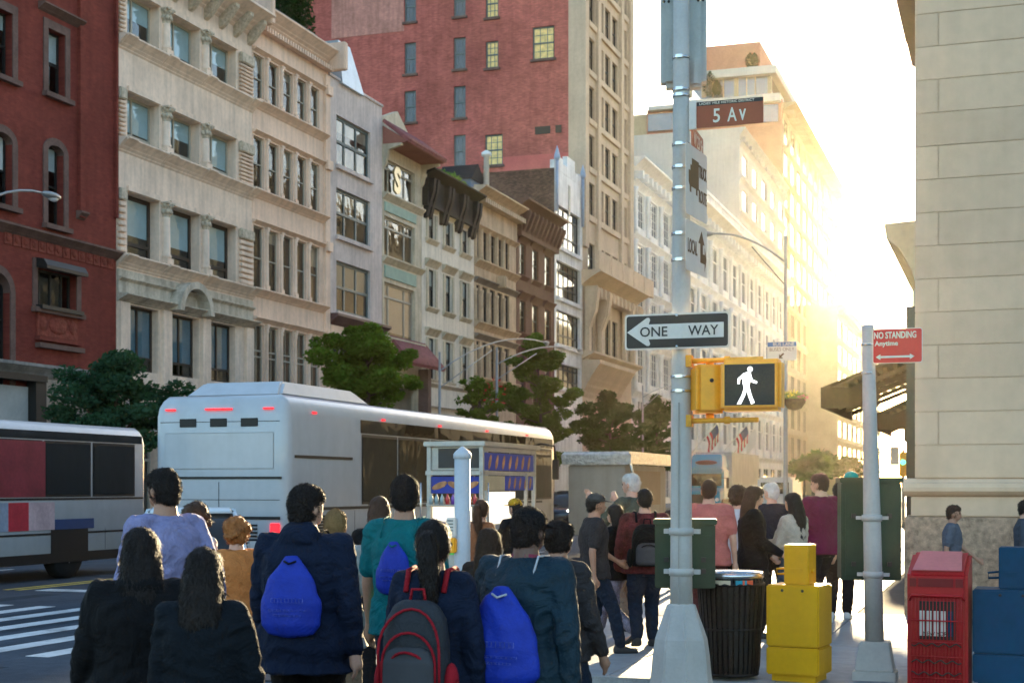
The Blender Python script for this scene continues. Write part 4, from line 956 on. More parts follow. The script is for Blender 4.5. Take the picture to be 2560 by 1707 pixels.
ar = [(-.185, -.095), (-.145, -.070), (-.145, -.086), (.105, -.086), (.105, -.070), (.145, -.095), (.105, -.120), (.105, -.104), (-.145, -.104), (-.145, -.120)]
b = MB(); b.ext([(x, -.0095, z) for x, z in ar], [(x, -.0075, z) for x, z in ar]); b.build('arrow', m_signwhite, e)
# short pole with push button
BX, BY = PD(1156, 15)
p3 = empty('button_post', (BX, BY, 0), 0, 'short pale blue-grey post with pointed cap and yellow crossing button', 'post')
m_pole2 = M('pale_blue_pole', (.44, .48, .52), .55, .07, 4, metal=.05, coord='obj')
MB().lathe([(.085, .0), (.082, 2.0)], (0, 0), 14).build('shaft', m_pole2, p3)
MB().lathe([(.079, 1.98), (.094, 1.985), (.094, 2.03), (.07, 2.06), (.01, 2.11)], (0, 0), 14).build('pointed_cap', m_pole2, p3)
MB().box(-.14, -.03, -.11, -.075, 1.18, 1.38).build('instruction_plate', m_signwhite, p3, .01)
for k in range(5): MB().box(-.125, -.06, -.1125, -.1105, 1.21 + k * .033, 1.222 + k * .033).build('printed_line', m_wfgreen, p3)
MB().box(-.145, -.03, -.12, -.06, 1.02, 1.172).build('button_housing', m_yel, p3, .012); MB().sphere((-.088, -.12, 1.105), (.026, .014, .026), 12, 6).build('button', m_bolt, p3)
# litter bin
TX, TY = PD(1827, 12.95)
t = empty('litter_bin', (TX, TY, 0), 0, 'black slatted metal litter bin beside the tall pole', 'litter bin')
m_black = M('black_enamel', (.004, .004, .004), .5, .2, 10, coat=.0, spec=.25, coord='obj')
n = 36
for k in range(n):
    a = 2 * math.pi * k / n; c_, s_ = math.cos(a), math.sin(a); b = MB(); rings = []
    for r, z in ((.235, .04), (.25, .12), (.268, .5), (.285, .72), (.290, .82), (.275, .89)):
        tx, ty = -s_ * .017, c_ * .017
        rings.append([(c_ * r - tx, s_ * r - ty, z), (c_ * r + tx, s_ * r + ty, z), (c_ * (r + .006) + tx, s_ * (r + .006) + ty, z), (c_ * (r + .006) - tx, s_ * (r + .006) - ty, z)])
    b.loft(rings, True, False); b.build('slat', m_black, t)
MB().lathe([(.22, .05), (.24, .5), (.262, .80), (.262, .86)], (0, 0), 24).build('liner', m_black, t)
for r, z in ((.244, .05), (.27, .45), (.297, .84)): MB().lathe([(r, z - .014), (r + .006, z), (r, z + .014)], (0, 0), 28).build('hoop', m_black, t)
b = MB(); b.lathe([(.262, .885), (.292, .90), (.285, .945), (.23, .93), (.22, .86)], (0, 0), 28); b.build('rim', m_band, t)
for k, (c_, a0) in enumerate((((.55, .48, .34), -105), ((.55, .48, .34), -90), ((.0, .25, .36), -62), ((.60, .09, .03), -50))):
    a = R(a0); MB().box(-.05, .05, -.004, .004, -.02, .02).build('sticker', M('sticker_%s' % 'abcd'[k], c_, .6, 0), t).matrix_local = Matrix.Translation((.293 * math.cos(a), .293 * math.sin(a), .862)) @ Matrix.Rotation(a + math.pi / 2, 4, 'Z')
# news boxes
def newsbox(px, d, rot, body, label, w_=.47, z_top=.84, coin=True, group='newspaper boxes along the sidewalk'):
    x, y = PD(px, d); e = empty('news_box', (x, y, 0), rot, label, 'newspaper box', group); dp = .42
    MB().box(-w_ / 2 + .04, w_ / 2 - .04, -dp / 2 + .04, dp / 2 - .04, -.0, .06).build('foot', body, e)
    MB().box(-w_ / 2, w_ / 2, -dp / 2, dp / 2, .06, .30).build('lower_cabinet', body, e, .012)
    MB().box(-w_ / 2, w_ / 2, -dp / 2, dp / 2, .305, z_top).build('upper_cabinet', body, e, .012)
    if coin:
        cw_ = .128; cx = .02
        MB().box(cx - cw_, cx + cw_ * .72, -.10, .14, z_top + .001, z_top + .35).build('coin_box', body, e, .008)
        MB().box(cx - .07, cx + .03, -.112, -.099, z_top + .12, z_top + .145).build('coin_slot', body, e, .003)
        MB().tube([(cx - cw_ - .0, -.02, z_top + .09), (cx - cw_ - .085, -.02, z_top + .085), (cx - cw_ - .09, -.02, z_top + .13), (cx - cw_, -.02, z_top + .14)], .010, 8).build('side_handle', body, e)
        MB().lathe([(.02, 0), (.02, .02)], (0, 0), 10).build('knob', body, e).matrix_local = Matrix.Translation((cx + cw_ * .72, -.0, z_top + .12)) @ Matrix.Rotation(R(90), 4, 'Y')
    for xx in (-.09, .09): MB().sphere((xx - .0, -dp / 2, z_top - .045), (.013, .006, .013), 8, 5).build('rivet', m_bolt, e)
    return e
m_nyel = M('newsbox_yellow', (.66, .335, .003), .5, .06, 3, spec=.2, streak=.12, dirt=.12)
m_nblue = M('newsbox_blue', (.001, .048, .105), .55, .1, 3, spec=.15, dirt=.2)
m_nred = M('newsbox_red', (.36, .004, .008), .42, .1, 4, coat=.1, dirt=.15)
newsbox(1998, 12.85, R(-9), m_nyel, 'yellow newspaper box with coin box, next to the litter bin')
newsbox(2532, 12.3, R(-3), m_nblue, 'blue newspaper box with coin box at the right edge', w_=.62)
x, y = PD(2350, 12.4); e = empty('news_box', (x, y, 0), R(-4), 'red plastic newspaper box with sloping lid and wire rack front', 'newspaper box', 'newspaper boxes along the sidewalk'); w_ = .49
b = MB(); prof = [(-.22, .0), (-.22, .98), (.16, 1.14), (.22, 1.12), (.22, 0)]; b.ext([(-w_ / 2, yy, z) for yy, z in prof], [(w_ / 2, yy, z) for yy, z in prof]); b.build('shell', m_nred, e, .03)
MB().ext([(-.20, -.212, .992), (.20, -.212, .992), (.17, .12, 1.135), (-.17, .12, 1.135)], [(-.20, -.218, 1.0), (.20, -.218, 1.0), (.17, .114, 1.145), (-.17, .114, 1.145)]).build('lid_panel', M('faded_red', (.50, .13, .13), .35, .1, 4, coat=.3), e)
MB().box(-.15, .13, -.232, -.222, .86, .93).box(-.22, -.17, -.232, -.222, .86, .93).box(.15, .21, -.232, -.222, .86, .93).build('recess', M('deep_red', (.16, .004, .006), .5), e)
MB().box(-.15, .15, -.226, -.221, .42, .74).build('display_window', m_signblack, e)
for k in range(5):
    MB().box(-.14 + k * .057, -.10 + k * .057, -.2295, -.2275, .45, .66).build('paper_strip', m_signwhite if k < 4 else m_nblue, e)
lettering('NEW YORK', e, (0, -.231, .47), .22, .035, m_signblack)
for k in range(15):
    xx = -.2 + k * .4 / 14; MB().tube([(xx, -.245, .05), (xx, -.25, .76), (xx, -.235, .79)], .004, 6).build('wire', m_nred, e)
for z in (.10, .28, .40, .58, .78): MB().tube([(-.205, -.252, z), (.205, -.252, z)], .006, 6).build('cross_wire', m_nred, e)
MB().tube([(-.22, -.24, .75), (-.2, -.27, .79), (.2, -.27, .79), (.22, -.24, .75)], .012, 8).build('rack_rail', m_nred, e)
for z, s_ in ((.38, 1), (.24, -1), (.14, 1)): MB().tube([(-.2 + .02 * k, -.262 - .006 * (k % 2), z + .014 * math.sin(k * 1.3 + z * 9) * s_) for k in range(21)], .006, 5).build('chain', m_bolt, e)
# lamp posts, left pavement and right kerb
m_lamp = M('lamp_grey', (.28, .29, .29), .5, .1, metal=.4)
m_lampglass = M('lamp_glass', (.6, .62, .64), .25, .05)
def lamp(x, y, H_, arm, label, group='cobra-head street lamps', r=.09, base=True):
    e = empty('street_lamp', (x, y, 0), 0, label, 'street lamp', group)
    MB().lathe([(r * 1.5, 0), (r * 1.3, .8), (r, 1.0), (r * .6, H_)], (0, 0), 10).build('pole', m_lamp, e)
    ax, ay, az = arm; n = 8
    pts = [(ax * t, ay * t, H_ - .9 + (az + .9) * (1 - (1 - t) ** 2)) for t in [k / n for k in range(n + 1)]]
    MB().tube(pts, [.036] * n + [.028], 8).build('arm', m_lamp, e)
    MB().tube([(0, 0, H_ - 1.7), (ax * .45, ay * .45, H_ - .45 + az * .6)], .025, 6).build('brace', m_lamp, e)
    u = Vector((ax, ay, 0)).normalized(); c = Vector(pts[-1]); b = MB()
    b.sphere((0, 0, 0), (.42, .15, .10), 12, 8); o = b.build('lamp_head', m_lamp, e); o.location = c + u * .3; o.rotation_euler = (0, 0, math.atan2(u.y, u.x))
    b = MB(); b.sphere((0, 0, 0), (.2, .11, .10), 12, 8); o = b.build('lens', m_lampglass, e); o.location = c + u * .38 + Vector((0, 0, -.06)); o.rotation_euler = (0, 0, math.atan2(u.y, u.x)); return e
def LP(px, X): return YX(px, X)
XL = -25.6
lamp(XL, LP(1099, XL), ZX(1099, 880, XL), (0.2, 16, ZX(1240, 835, XL) - ZX(1099, 880, XL) + .3), 'street lamp with a long brace arm in front of the white townhouse')
lamp(XL, LP(1242, XL), ZX(1242, 868, XL), (.4, 14, 1.1), 'street lamp with curved arm standing before the arcaded tan building')
lamp(XL, LP(-160, XL), ZX(-60, 540, XL), (-.0, LP(112, XL) - LP(-160, XL), ZX(112, 484, XL) - ZX(-60, 540, XL)), 'street lamp arm reaching in front of the red brick building')
lamp(XL, LP(1607, XL), ZX(1607, 963, XL), (.4, 12, .6), 'thin distant street lamp among the trees by the white store')
lx, ly = PD(1964, 50)
e = lamp(lx, ly, ZD(590, 50), (-2.6, 0.2, .25), 'tall street lamp on the near kerb with hanging flower basket and bus lane sign', r=.085)
e = empty('flower_basket', (lx + .32, ly - .15, ZD(1000, 50)), 0, 'hanging basket of yellow and pink flowers on the lamp post', 'flower basket')
MB().lathe([(.06, -.36), (.24, -.30), (.36, -.12), (.40, .02)], (0, 0), 14).build('basket', M('coir_basket', (.10, .06, .03), .95, .3, 10), e)
def leafcloud(mb, c, rad, n, s, flat=.8, rng=random):
    for _ in range(n):
        while 1:
            p = Vector((rng.uniform(-1, 1), rng.uniform(-1, 1), rng.uniform(-1, 1)))
            if .25 < p.length < 1: break
        q = Vector((c[0] + p.x * rad[0], c[1] + p.y * rad[1], c[2] + p.z * rad[2])); a = Vector((rng.gauss(0, 1), rng.gauss(0, 1), rng.gauss(0, .6))).normalized(); d = a.cross(Vector((rng.gauss(0, 1), rng.gauss(0, 1), rng.gauss(0, 1)))).normalized()
        ss = s * rng.uniform(.6, 1.3); mb.add([q - a * ss, q + d * ss * .45, q + a * ss, q - d * ss * .45], [(0, 1, 2, 3)])
b = MB(); leafcloud(b, (0, 0, .08), (.42, .42, .2), 260, .07); b.build('leaves', M('basket_leaves', (.16, .22, .03), .7, .3), e)
b = MB(); leafcloud(b, (-.1, -.1, .2), (.3, .3, .14), 60, .06); b.build('yellow_flowers', M('yellow_flower', (.7, .55, .04), .7, .1), e)
b = MB(); leafcloud(b, (.25, -.1, .08), (.22, .3, .12), 50, .06); b.build('pink_flowers', M('pink_flower', (.6, .15, .2), .7, .1), e)
e = empty('bus_lane_sign', (lx - .1, ly - .16, ZD(877, 49.8)), 0, 'BUS LANE BUSES ONLY sign on the tall right lamp post', 'road sign')
o = sign_plate(1.0, .64, .03); o.build('sign_panel', m_signwhite, e); MB().box(-.49, .49, -.008, -.0045, .16, .31).build('blue_strip', M('sign_blue', (.06, .13, .32), .5), e)
lettering('BUS LANE', e, (.06, -.0095, .235), .72, .11, m_signwhite); lettering('BUSES ONLY', e, (0, -.006, .06), .84, .12, m_brownprint)
MB().ext([(x, -.008, z) for x, z in ((-.1, -.25), (-.1, -.1), (-.06, -.14), (.04, -.06), (.08, -.1), (-.02, -.19), (.04, -.25))], [(x, -.0045, z) for x, z in ((-.1, -.25), (-.1, -.1), (-.06, -.14), (.04, -.06), (.08, -.1), (-.02, -.19), (.04, -.25))]).build('arrow', m_brownprint, e)
# far green light, far sign
tx, ty = PD(2258, 60); e = empty('traffic_light', (tx, ty, 0), 0, 'small distant traffic light showing green', 'traffic light')
MB().lathe([(.08, 0), (.06, 3.2)], (0, 0), 8).build('pole', m_lamp, e); MB().box(-.15, .15, -.12, .12, 2.1, 3.1).build('housing', m_yeld, e, .03)
MB().sphere((-.0, -.13, ZD(1155, 60)), (.11, .05, .11), 12, 6).build('green_lens', M('green_light', (.1, .9, .6), .5, 0, emit=(.1, 1, .62), estr=.7), e)
tx, ty = PD(2237, 48); e = empty('street_sign', (tx, ty, 0), 0, 'small white and red street sign far down the right sidewalk', 'road sign')
MB().lathe([(.03, 0), (.03, 1.9)], (0, 0), 6).build('pole', m_lamp, e); MB().box(-.14, .14, -.06, -.04, ZD(1162, 48), ZD(1132, 48) + .2).build('sign_panel', m_signwhite, e)
# manhole at the corner ramp
mx_, my_ = PD(700, 14.1); MB().lathe([(.38, -.1335), (.38, -.123), (.34, -.121), (.01, -.121)], (0, 0), 28).build('cover', M('cast_iron', (.05, .05, .05), .5, .2, 8, 1.0, 30, metal=.5), tag(empty('manhole_cover', (mx_, my_, 0)), 'round iron manhole cover in the asphalt near the kerb', 'manhole cover'))
# flags
m_flagred = M('flag_red', (.45, .03, .04), .8, .05); m_flagwhite = M('flag_white', (.62, .61, .58), .8, .05); m_flagblue = M('flag_blue', (.04, .05, .16), .8, .05)
def flag(px, py, X, s, label, usa=True, tilt=40):
    y = YX(px, X); z = ZX(px, py, X); e = empty('flag', (X, y, z), 0, label, 'flag', 'flags on the building front')
    tip = Vector((1.6, -.3, 1.9)) * s
    MB().tube([(-1.2 * s, 0, -1.2 * s), tip], .05, 6).build('flagpole', m_signwhite, e)
    d = tip.normalized(); rows = 7
    for k in range(rows):
        t0, t1 = k / rows, (k + 1) / rows
        def P_(f, t): base = tip - d * 1.5 * s * f; return base + Vector((.25 * t + .1 * math.sin(5 * t), .35 * t * math.sin(3 * f), -1.5 * t)) * s
        if usa:
            b = MB(); n = 6; a0 = .55 if k > 3 else 0
            # stripes run along the fly
            pts = [[P_(t0, j / n), P_(t1, j / n)] for j in range(n + 1)]
            for j in range(n):
                if k < 4 and j < 3: continue
                b.add([pts[j][0], pts[j + 1][0], pts[j + 1][1], pts[j][1]], [(0, 1, 2, 3)])
            b.build('stripe', m_flagred if k % 2 == 0 else m_flagwhite, e)
    b = MB(); n = 6; lim = 3 if usa else 6; f1 = 4 / 7 if usa else 1
    for j in range(lim): b.add([P_(0, j / n), P_(0, (j + 1) / n), P_(f1, (j + 1) / n), P_(f1, j / n)], [(0, 1, 2, 3)])
    b.build('canton' if usa else 'cloth', m_flagblue if usa else m_flagwhite, e)
flag(1748, 1115, -30.5, 1.2, 'stars and stripes flag nearest the pole on the store front')
flag(1822, 1118, -30.5, 1.3, 'stars and stripes flag above the white lorry')
flag(1848, 1120, -30.5, 1.2, 'plain white flag beside the stars and stripes', False)
# ================================================================== TREES AND ROOF PLANTS
m_bark = M('bark', (.09, .07, .05), .95, .3, 4, 1, 20)
def leafmat(name, c, tr=.4):
    if name in MT: return MT[name]
    m = M(name, c, .7, .4, 1.5, spec=.08); t = m.node_tree; n = t.nodes; l = t.links; b = n['Principled BSDF']
    tl = n.new('ShaderNodeBsdfTranslucent'); tl.inputs[0].default_value = (c[0] * 1.6, c[1] * 1.5, c[2] * .7, 1); mx = n.new('ShaderNodeMixShader'); mx.inputs[0].default_value = tr
    l.new(b.outputs[0], mx.inputs[1]); l.new(tl.outputs[0], mx.inputs[2]); l.new(mx.outputs[0], n['Material Output'].inputs[0]); return m
def tree(px, X, py_top, py_bot, pxw, label, mat, leaf=.13, n=2600, dens=1.0, seed=1, group='street trees on the far sidewalk'):
    rng = random.Random(seed); y = YX(px, X); d = DX(px, X); e = empty('street_tree', (X, y, 0), 0, label, 'tree', group)
    zt, zb = ZX(px, py_top, X), max(2.2, ZX(px, py_bot, X)); rw = pxw / 3650 * d / 2
    tr = MB(); tr.tube([(0, 0, 0), (rng.uniform(-.1, .1), .1, zb * .6), (rng.uniform(-.2, .2), 0, zb + (zt - zb) * .35), (0, 0, zb + (zt - zb) * .8)], [.17, .14, .09, .03], 8)
    cl = []; nb = 16
    for k in range(nb):
        f = (k + .5) / nb; z0 = zb + (zt - zb) * (f * .85); a = k * 2.4 + rng.uniform(-.4, .4); prof = math.sin(math.pi * min(1, .16 + f * .86)) ** .7
        L_ = rw * prof * rng.uniform(.75, 1.12); tip = Vector((math.cos(a) * L_, math.sin(a) * L_, z0 + rng.uniform(.0, .5) + (zt - zb) * .06))
        tr.tube([(0, 0, z0 - .3), Vector((math.cos(a) * L_ * .5, math.sin(a) * L_ * .5, z0)), tip], [.05, .035, .01], 5)
        for q in range(5): 
            t = .35 + .7 * q / 4; c = Vector((math.cos(a) * L_ * t, math.sin(a) * L_ * t, z0 + (tip.z - z0) * t)) + Vector((rng.gauss(0, .2), rng.gauss(0, .2), rng.gauss(0, .16))) * rw * .5
            cl.append((c, rw * rng.uniform(.12, .26)))
    for k in range(3): cl.append((Vector((rng.gauss(0, .1), rng.gauss(0, .1), zt - .25 * (k + .3))), rw * .12))
    tr.build('trunk', m_bark, e)
    b = MB(); per = int(n / len(cl) * dens)
    for c, r in cl: leafcloud(b, c, (r * 1.25, r * 1.25, r * .7), per, leaf, rng=rng)
    b.build('crown', mat, e); return e
m_leafblue = leafmat('leaf_blue_green', (.030, .078, .042)); m_leafg = leafmat('leaf_green', (.085, .150, .014)); m_leafm = leafmat('leaf_mid_green', (.070, .118, .014)); m_leafd = leafmat('leaf_dark_green', (.035, .075, .014))
tree(290, -27.2, 885, 1140, 330, 'dark blue-green street tree between the two buses', m_leafblue, .105, 17000, seed=3)
tree(915, -26.8, 820, 1010, 265, 'dense green street tree with drooping leaves before the studio building', m_leafg, .115, 24000, seed=5)
tree(1345, -26.5, 838, 1180, 200, 'tall layered green street tree before the white loft', m_leafm, .145, 20000, seed=8)
tree(1525, -26.5, 985, 1170, 170, 'dark round street tree below the tower entrance', m_leafd, .18, 13000, seed=11)
tree(1640, -26.5, 990, 1180, 150, 'olive street tree just left of the tall pole', m_leafd, .2, 10000, seed=13)
tree(1196, -26.5, 955, 1060, 110, 'small street tree with red blossom', m_leafg, .15, 3000, seed=14)
y_ = YX(1196, -26.5); b = MB(); leafcloud(b, (.9, 0, ZX(1196, 985, -26.5)), (.6, .9, .9), 26, .13); tag(b.build('red_blossom', M('red_blossom', (.5, .03, .02), .6, .1)), 'cluster of red blossom', None)
ob = bpy.data.objects['red_blossom']; ob.parent = [o for o in bpy.data.objects if o.get('label') == 'small street tree with red blossom'][0]; del ob['label']
for k, (px, X, t_, w_) in enumerate(((2010, -27, 1150, 80), (2065, -27, 1130, 90), (2120, -27, 1145, 90), (2030, -9.3, 1158, 60))):
    tree(px, X, t_, 1190, w_, ['hazy street tree far down the left kerb, nearest of the far row', 'hazy far street tree in the middle of the far row', 'farthest hazy street tree, by the leaning pole', 'small far street tree behind the tall lamp post'][k], m_leafd, .45, 1500, seed=20 + k, group='far street trees')
def conifer(x, y, z, h, r, label):
    e = empty('potted_cypress', (x, y, z), 0, label, 'shrub', 'evergreens on the roof terrace')
    MB().lathe([(.22, 0), (.28, .4)], (0, 0), 10).build('pot', m_wfgreen, e); b = MB(); rng = random.Random(int(x * 10 + y))
    for k in range(14):
        f = k / 13; rr = r * (math.sin(math.pi * (.12 + .86 * f)) ** .6); leafcloud(b, (0, 0, .4 + h * f), (rr, rr, h / 14), 170, .11, rng=rng)
    MB().tube([(0, 0, .3), (0, 0, h)], .05, 5).build('stem', m_bark, e); b.build('foliage', leafmat('cypress_green', (.016, .040, .012)), e)
yc = YC; rl = ['left', 'middle-left', 'middle', 'right']
for k, (px, hh) in enumerate(((700, 3.4), (728, 2.9), (752, 2.8))):
    conifer(-33.6, YX(px, -33.6), HC, hh + .9, .75, ['tallest dark cypress on the cream roof terrace, next to the ornate building', 'dark cypress in the middle of the roof terrace row', 'last dark cypress at the low end of the roof terrace'][k])
e = empty('roof_shrub', (-34.5, YX(1115, -34.5), HF - .4), 0, 'feathery light green shrub on the roof behind the black cornice', 'shrub'); b = MB(); leafcloud(b, (0, 0, 1.3), (1.3, 2.6, 1.3), 1500, .17); b.build('foliage', leafmat('fresh_green', (.12, .20, .045), .5), e); MB().tube([(0, 0, 0), (0, 0, 1.2)], .06, 5).build('stem', m_bark, e)
e = empty('roof_cabin', (-35, YX(1148, -35), HF - .4), 0, 'small slate-blue roof cabin with pitched top above the townhouses', 'roof cabin')
MB().box(-1.2, 1.2, -1, 1.6, 0, 2.6).build('wall', M('slate_blue', (.12, .15, .19), .7), e); MB().ext([(-1.3, -1.1, 2.6), (-1.3, 1.8, 2.6), (-1.3, .2, 3.8)], [(1.3, -1.1, 2.6), (1.3, 1.8, 2.6), (1.3, .2, 3.8)]).build('roof', m_iron, e)
e = empty('roof_vent', (-33.5, YX(1216, -33.5), HG - .2), 0, 'white metal chimney pipe with a cap on the arcaded building', 'chimney')
MB().lathe([(.22, 0), (.18, 3.6), (.34, 3.62), (.34, 3.85), (.10, 4.0)], (0, 0), 12).build('pipe', m_iron_w, e)
for k, (px, py) in enumerate(((1190, 400), (1345, 500))):
    e = empty('roof_unit', (-34.0, YX(px, -34), (HF if k == 0 else HH) - .3), 0, ['pale ventilation box on the roof of the white townhouse', 'row of pale round vents on the brown townhouse roof'][k], 'roof unit')
    if k == 0: MB().box(-.8, .8, -1.2, 1.2, 0, 1.7).build('casing', M('pale_blue_metal', (.42, .48, .52), .4, metal=.3), e, .05)
    else:
        for q in range(4): 
            MB().sphere((0, -3 + 1.7 * q, .9), (.5, .75, 1.0 + .2 * (q == 2)), 14, 8).build('vent_hood', m_iron_w, e)
e = empty('roof_skylight', (-32.8, YX(838, -32.8), HD - .1), 0, 'small pale bulkhead on the roof beside the cream cornice', 'roof unit'); MB().ext([(-1, -1.2, 0), (1, -1.2, 0), (1, 1.4, 0), (-1, 1.4, 0)], [(-.6, -.9, 2.3), (.6, -.9, 2.3), (.6, .5, 2.3), (-.6, .5, 2.3)]).build('casing', M('pale_blue_metal'), e)
for k, px in enumerate((1637, 1661, 1775, 1792, 1875, 1886)):
    Y_ = YN + (-2.0 if k < 2 else (2.5 if k < 4 else 11)); D_ = Y_ / ray(px)[1]; X_ = ray(px)[0] * D_; zz = ZD(380 if k < 2 else (243 if k < 4 else 173), D_)
    conifer(X_, Y_, zz, 2.4 if k != 2 else 4, 1.0 if k != 2 else 1.6, ['first small terrace shrub left of the pole, on the orange brick', 'second small terrace shrub beside the pole', 'rounded shrub before the penthouse glazing', 'small shrub at the penthouse window', 'thin shrub on the roof block ledge', 'second thin shrub on the roof block ledge'][k])
# ================================================================== VEHICLES
m_bwhite = M('bus_white', (.42, .44, .46), .32, .05, 1, coat=.4, streak=.08)
m_tyre = M('tyre_rubber', (.018, .018, .018), .85, .15); m_rim = M('wheel_rim', (.35, .35, .35), .35, .1, metal=.7)
m_trim = M('black_trim', (.012, .012, .013), .4, .05)
m_busglass = glass_mat('bus_glass', rough=.03, wob=.7, refl=1.7, opaque=(.012, .010, .008))
m_redlamp = M('red_marker', (.6, .01, .01), .3, 0, emit=(1, .03, .05), estr=.3)
m_whitelamp = M('head_lamp', (.9, .9, .85), .2, 0, emit=(1, .93, .8), estr=1.5)
m_amber = M('amber_lamp', (.8, .3, .02), .3, 0, emit=(1, .4, .05), estr=.25)
def wheel(e, x, y, r, wd, side=1):
    """axis along x, local coordinates of the vehicle"""
    w_ = MB(); n = 24; rings = []
    for xx, rr in ((-wd / 2, r * .62), (-wd / 2, r * .93), (-wd / 2 + .03, r), (wd / 2 - .03, r), (wd / 2, r * .93), (wd / 2, r * .62)):
        rings.append([(xx, rr * math.cos(2 * math.pi * k / n), rr * math.sin(2 * math.pi * k / n)) for k in range(n)])
    w_.loft(rings); o = w_.build('wheel', m_tyre, e); o.location = (x, y, r)
    h = MB(); rings = [[(xx, rr * math.cos(2 * math.pi * k / n), rr * math.sin(2 * math.pi * k / n)) for k in range(n)] for xx, rr in ((side * (wd / 2 - .06), r * .62), (side * (wd / 2 - .02), r * .58), (side * (wd / 2 - .05), r * .2), (side * (wd / 2 + .01), r * .16))]
    h.loft(rings); h.build('rim', m_rim, o)
    for k in range(8):
        a = k * math.pi / 4; b = MB(); b.sphere((side * (wd / 2 - .015), r * .36 * math.cos(a), r * .36 * math.sin(a)), .025, 6, 4); b.build('wheel_nut', m_rim, o)
def bus(loc, L_, W_, H_, wins, label, name='bus', rear_at=0, deco=None):
    """local: x 0..-W (x=0 is the side that shows), y 0..L, rear end at y=0"""
    e = empty(name, loc, 0, label, 'bus')
    r = .22; zb = .32
    def sec(ins, z0, z1):                      # rounded plan outline
        pts = []
        for cx, cy, a0 in ((-r, r, -90), (-r, L_ - r, 0), (-W_ + r, L_ - r, 90), (-W_ + r, r, 180)):
            for k in range(6): a = R(a0 + 18 * k); pts.append((cx + (r - ins) * math.cos(a), cy + (r - ins) * math.sin(a)))
        return pts
    rings = []
    for ins, z in ((.06, zb), (0, zb + .12), (0, H_ - .35), (.03, H_ - .2), (.10, H_ - .08), (.2, H_)): rings.append([(x, y, z) for x, y in sec(ins, 0, 0)])
    b = MB(); b.loft(rings, True, True); b.build('body', m_bwhite, e)
    return e
def bus_window(e, y0, y1, z0, z1, w=.012, mat=None):
    o = MB().box(.003, w, y0, y1, z0, z1).build('window', m_trim, e, .004); MB().box(w + .001, w + .006, y0 + .04, y1 - .04, z0 + .05, z1 - .05).build('pane', mat or m_busglass, o); return o
# bus 1: the long white coach heading away
b1 = bus((-11.2, 21.5, -.13), 15.0, 2.55, 3.35, None, 'long white coach with brown tinted windows driving away, rear end towards us')
for k in range(7): bus_window(b1, 2.9 + 1.68 * k, 4.53 + 1.68 * k, 1.5, 2.78)
MB().box(.003, .008, 2.85, 14.7, 2.80, 3.04).build('tinted_band', m_busglass, b1)
MB().box(.003, .015, .25, 13.8, 1.42, 1.47).build('trim_line', m_trim, b1); MB().box(.003, .012, .25, 13.8, .62, .66).build('trim_line', m_trim, b1); MB().box(.003, .012, .25, 2.5, 2.30, 2.35).build('trim_line', m_trim, b1)
for k in range(10): MB().box(.003, .02, .5, 1.9, .85 + .05 * k, .88 + .05 * k).build('louvre', m_trim, b1)
for k in range(4): MB().box(.003, .012, 4.6 + 1.9 * k, 6.4 + 1.9 * k, .70, 1.36).build('luggage_door', m_bwhite, b1, .004)
for y in (3.3, 11.6): wheel(b1, -.16, y, .5, .3); wheel(b1, -2.39, y, .5, .3, -1); MB().box(-.02, .01, y - .62, y + .62, .32, 1.08).build('wheel_arch', m_trim, b1, .08)
# rear face
MB().box(-2.3, -.25, -.012, -.002, 2.12, 2.72).build('rear_panel', m_bwhite, b1, .02); MB().box(-2.45, -.10, -.014, -.002, 1.95, 1.99).build('rear_trim', m_trim, b1)
MB().box(-2.42, -.13, -.016, -.002, 1.28, 1.33).build('rear_trim', m_trim, b1)
for k in range(8): MB().box(-2.0, -.55, -.02, -.002, .75 + .06 * k, .78 + .06 * k).build('louvre', m_trim, b1)
MB().box(-2.5, -.05, -.09, -.0, .34, .60).build('bumper', m_trim, b1, .04)
for x in (-.22, -2.33): MB().box(x - .09, x + .09, -.03, -.002, 1.0, 1.22).build('tail_lamp', m_redlamp, b1, .02); MB().box(x - .09, x + .09, -.03, -.002, .80, .96).build('tail_lamp', m_redlamp, b1, .02)
for x in (-.35, -1.12, -1.28, -1.44, -2.2): MB().box(x - .09, x + .09, -.02, .03, 3.10, 3.13).build('marker_lamp', m_redlamp, b1)
for k in range(5): MB().box(.0, .02, .9 + 2.9 * k, 1.05 + 2.9 * k, 3.06, 3.10).build('marker_lamp', m_redlamp, b1)
MB().loft([[(x, y, z) for x, y in ((-.35, .4), (-.35, 4.2), (-2.2, 4.2), (-2.2, .4))] for z in (3.35, )] + [[(-.5, .8, 3.62), (-.5, 3.6, 3.62), (-2.05, 3.6, 3.62), (-2.05, .8, 3.62)]], True, False).build('roof_unit', m_bwhite, b1, .05)
MB().tube([(.0, 13.7, 2.9), (.3, 13.9, 2.85), (.35, 13.9, 2.5)], .03, 8).box(.26, .42, 13.85, 13.95, 2.0, 2.5).build('mirror', m_trim, b1, .02)
MB().box(-2.0, -.55, -.022, -.004, .36 + .28, .36 + .30).build('plate_strip', m_signwhite, b1)
for y in (2.6, 4.5, 6.2, 7.9, 9.6, 11.3, 13.0, 14.5): MB().box(.001, .004, y, y + .012, .45, 1.40).build('panel_seam', m_trim, b1)
for z in (.72, 1.6, 2.9): MB().box(-2.40, -.14, -.004, -.001, z, z + .010).build('panel_seam', m_trim, b1)
MB().box(-1.28, -1.268, -.004, -.001, .75, 1.9).build('panel_seam', m_trim, b1); MB().box(-1.5, -1.05, -.02, -.002, 1.08, 1.24).build('number_plate', m_signwhite, b1, .006)
for x in (-.7, -1.28, -1.86): MB().box(x - .16, x + .16, -.012, -.002, 2.82, 2.96).build('vent', m_trim, b1, .01)
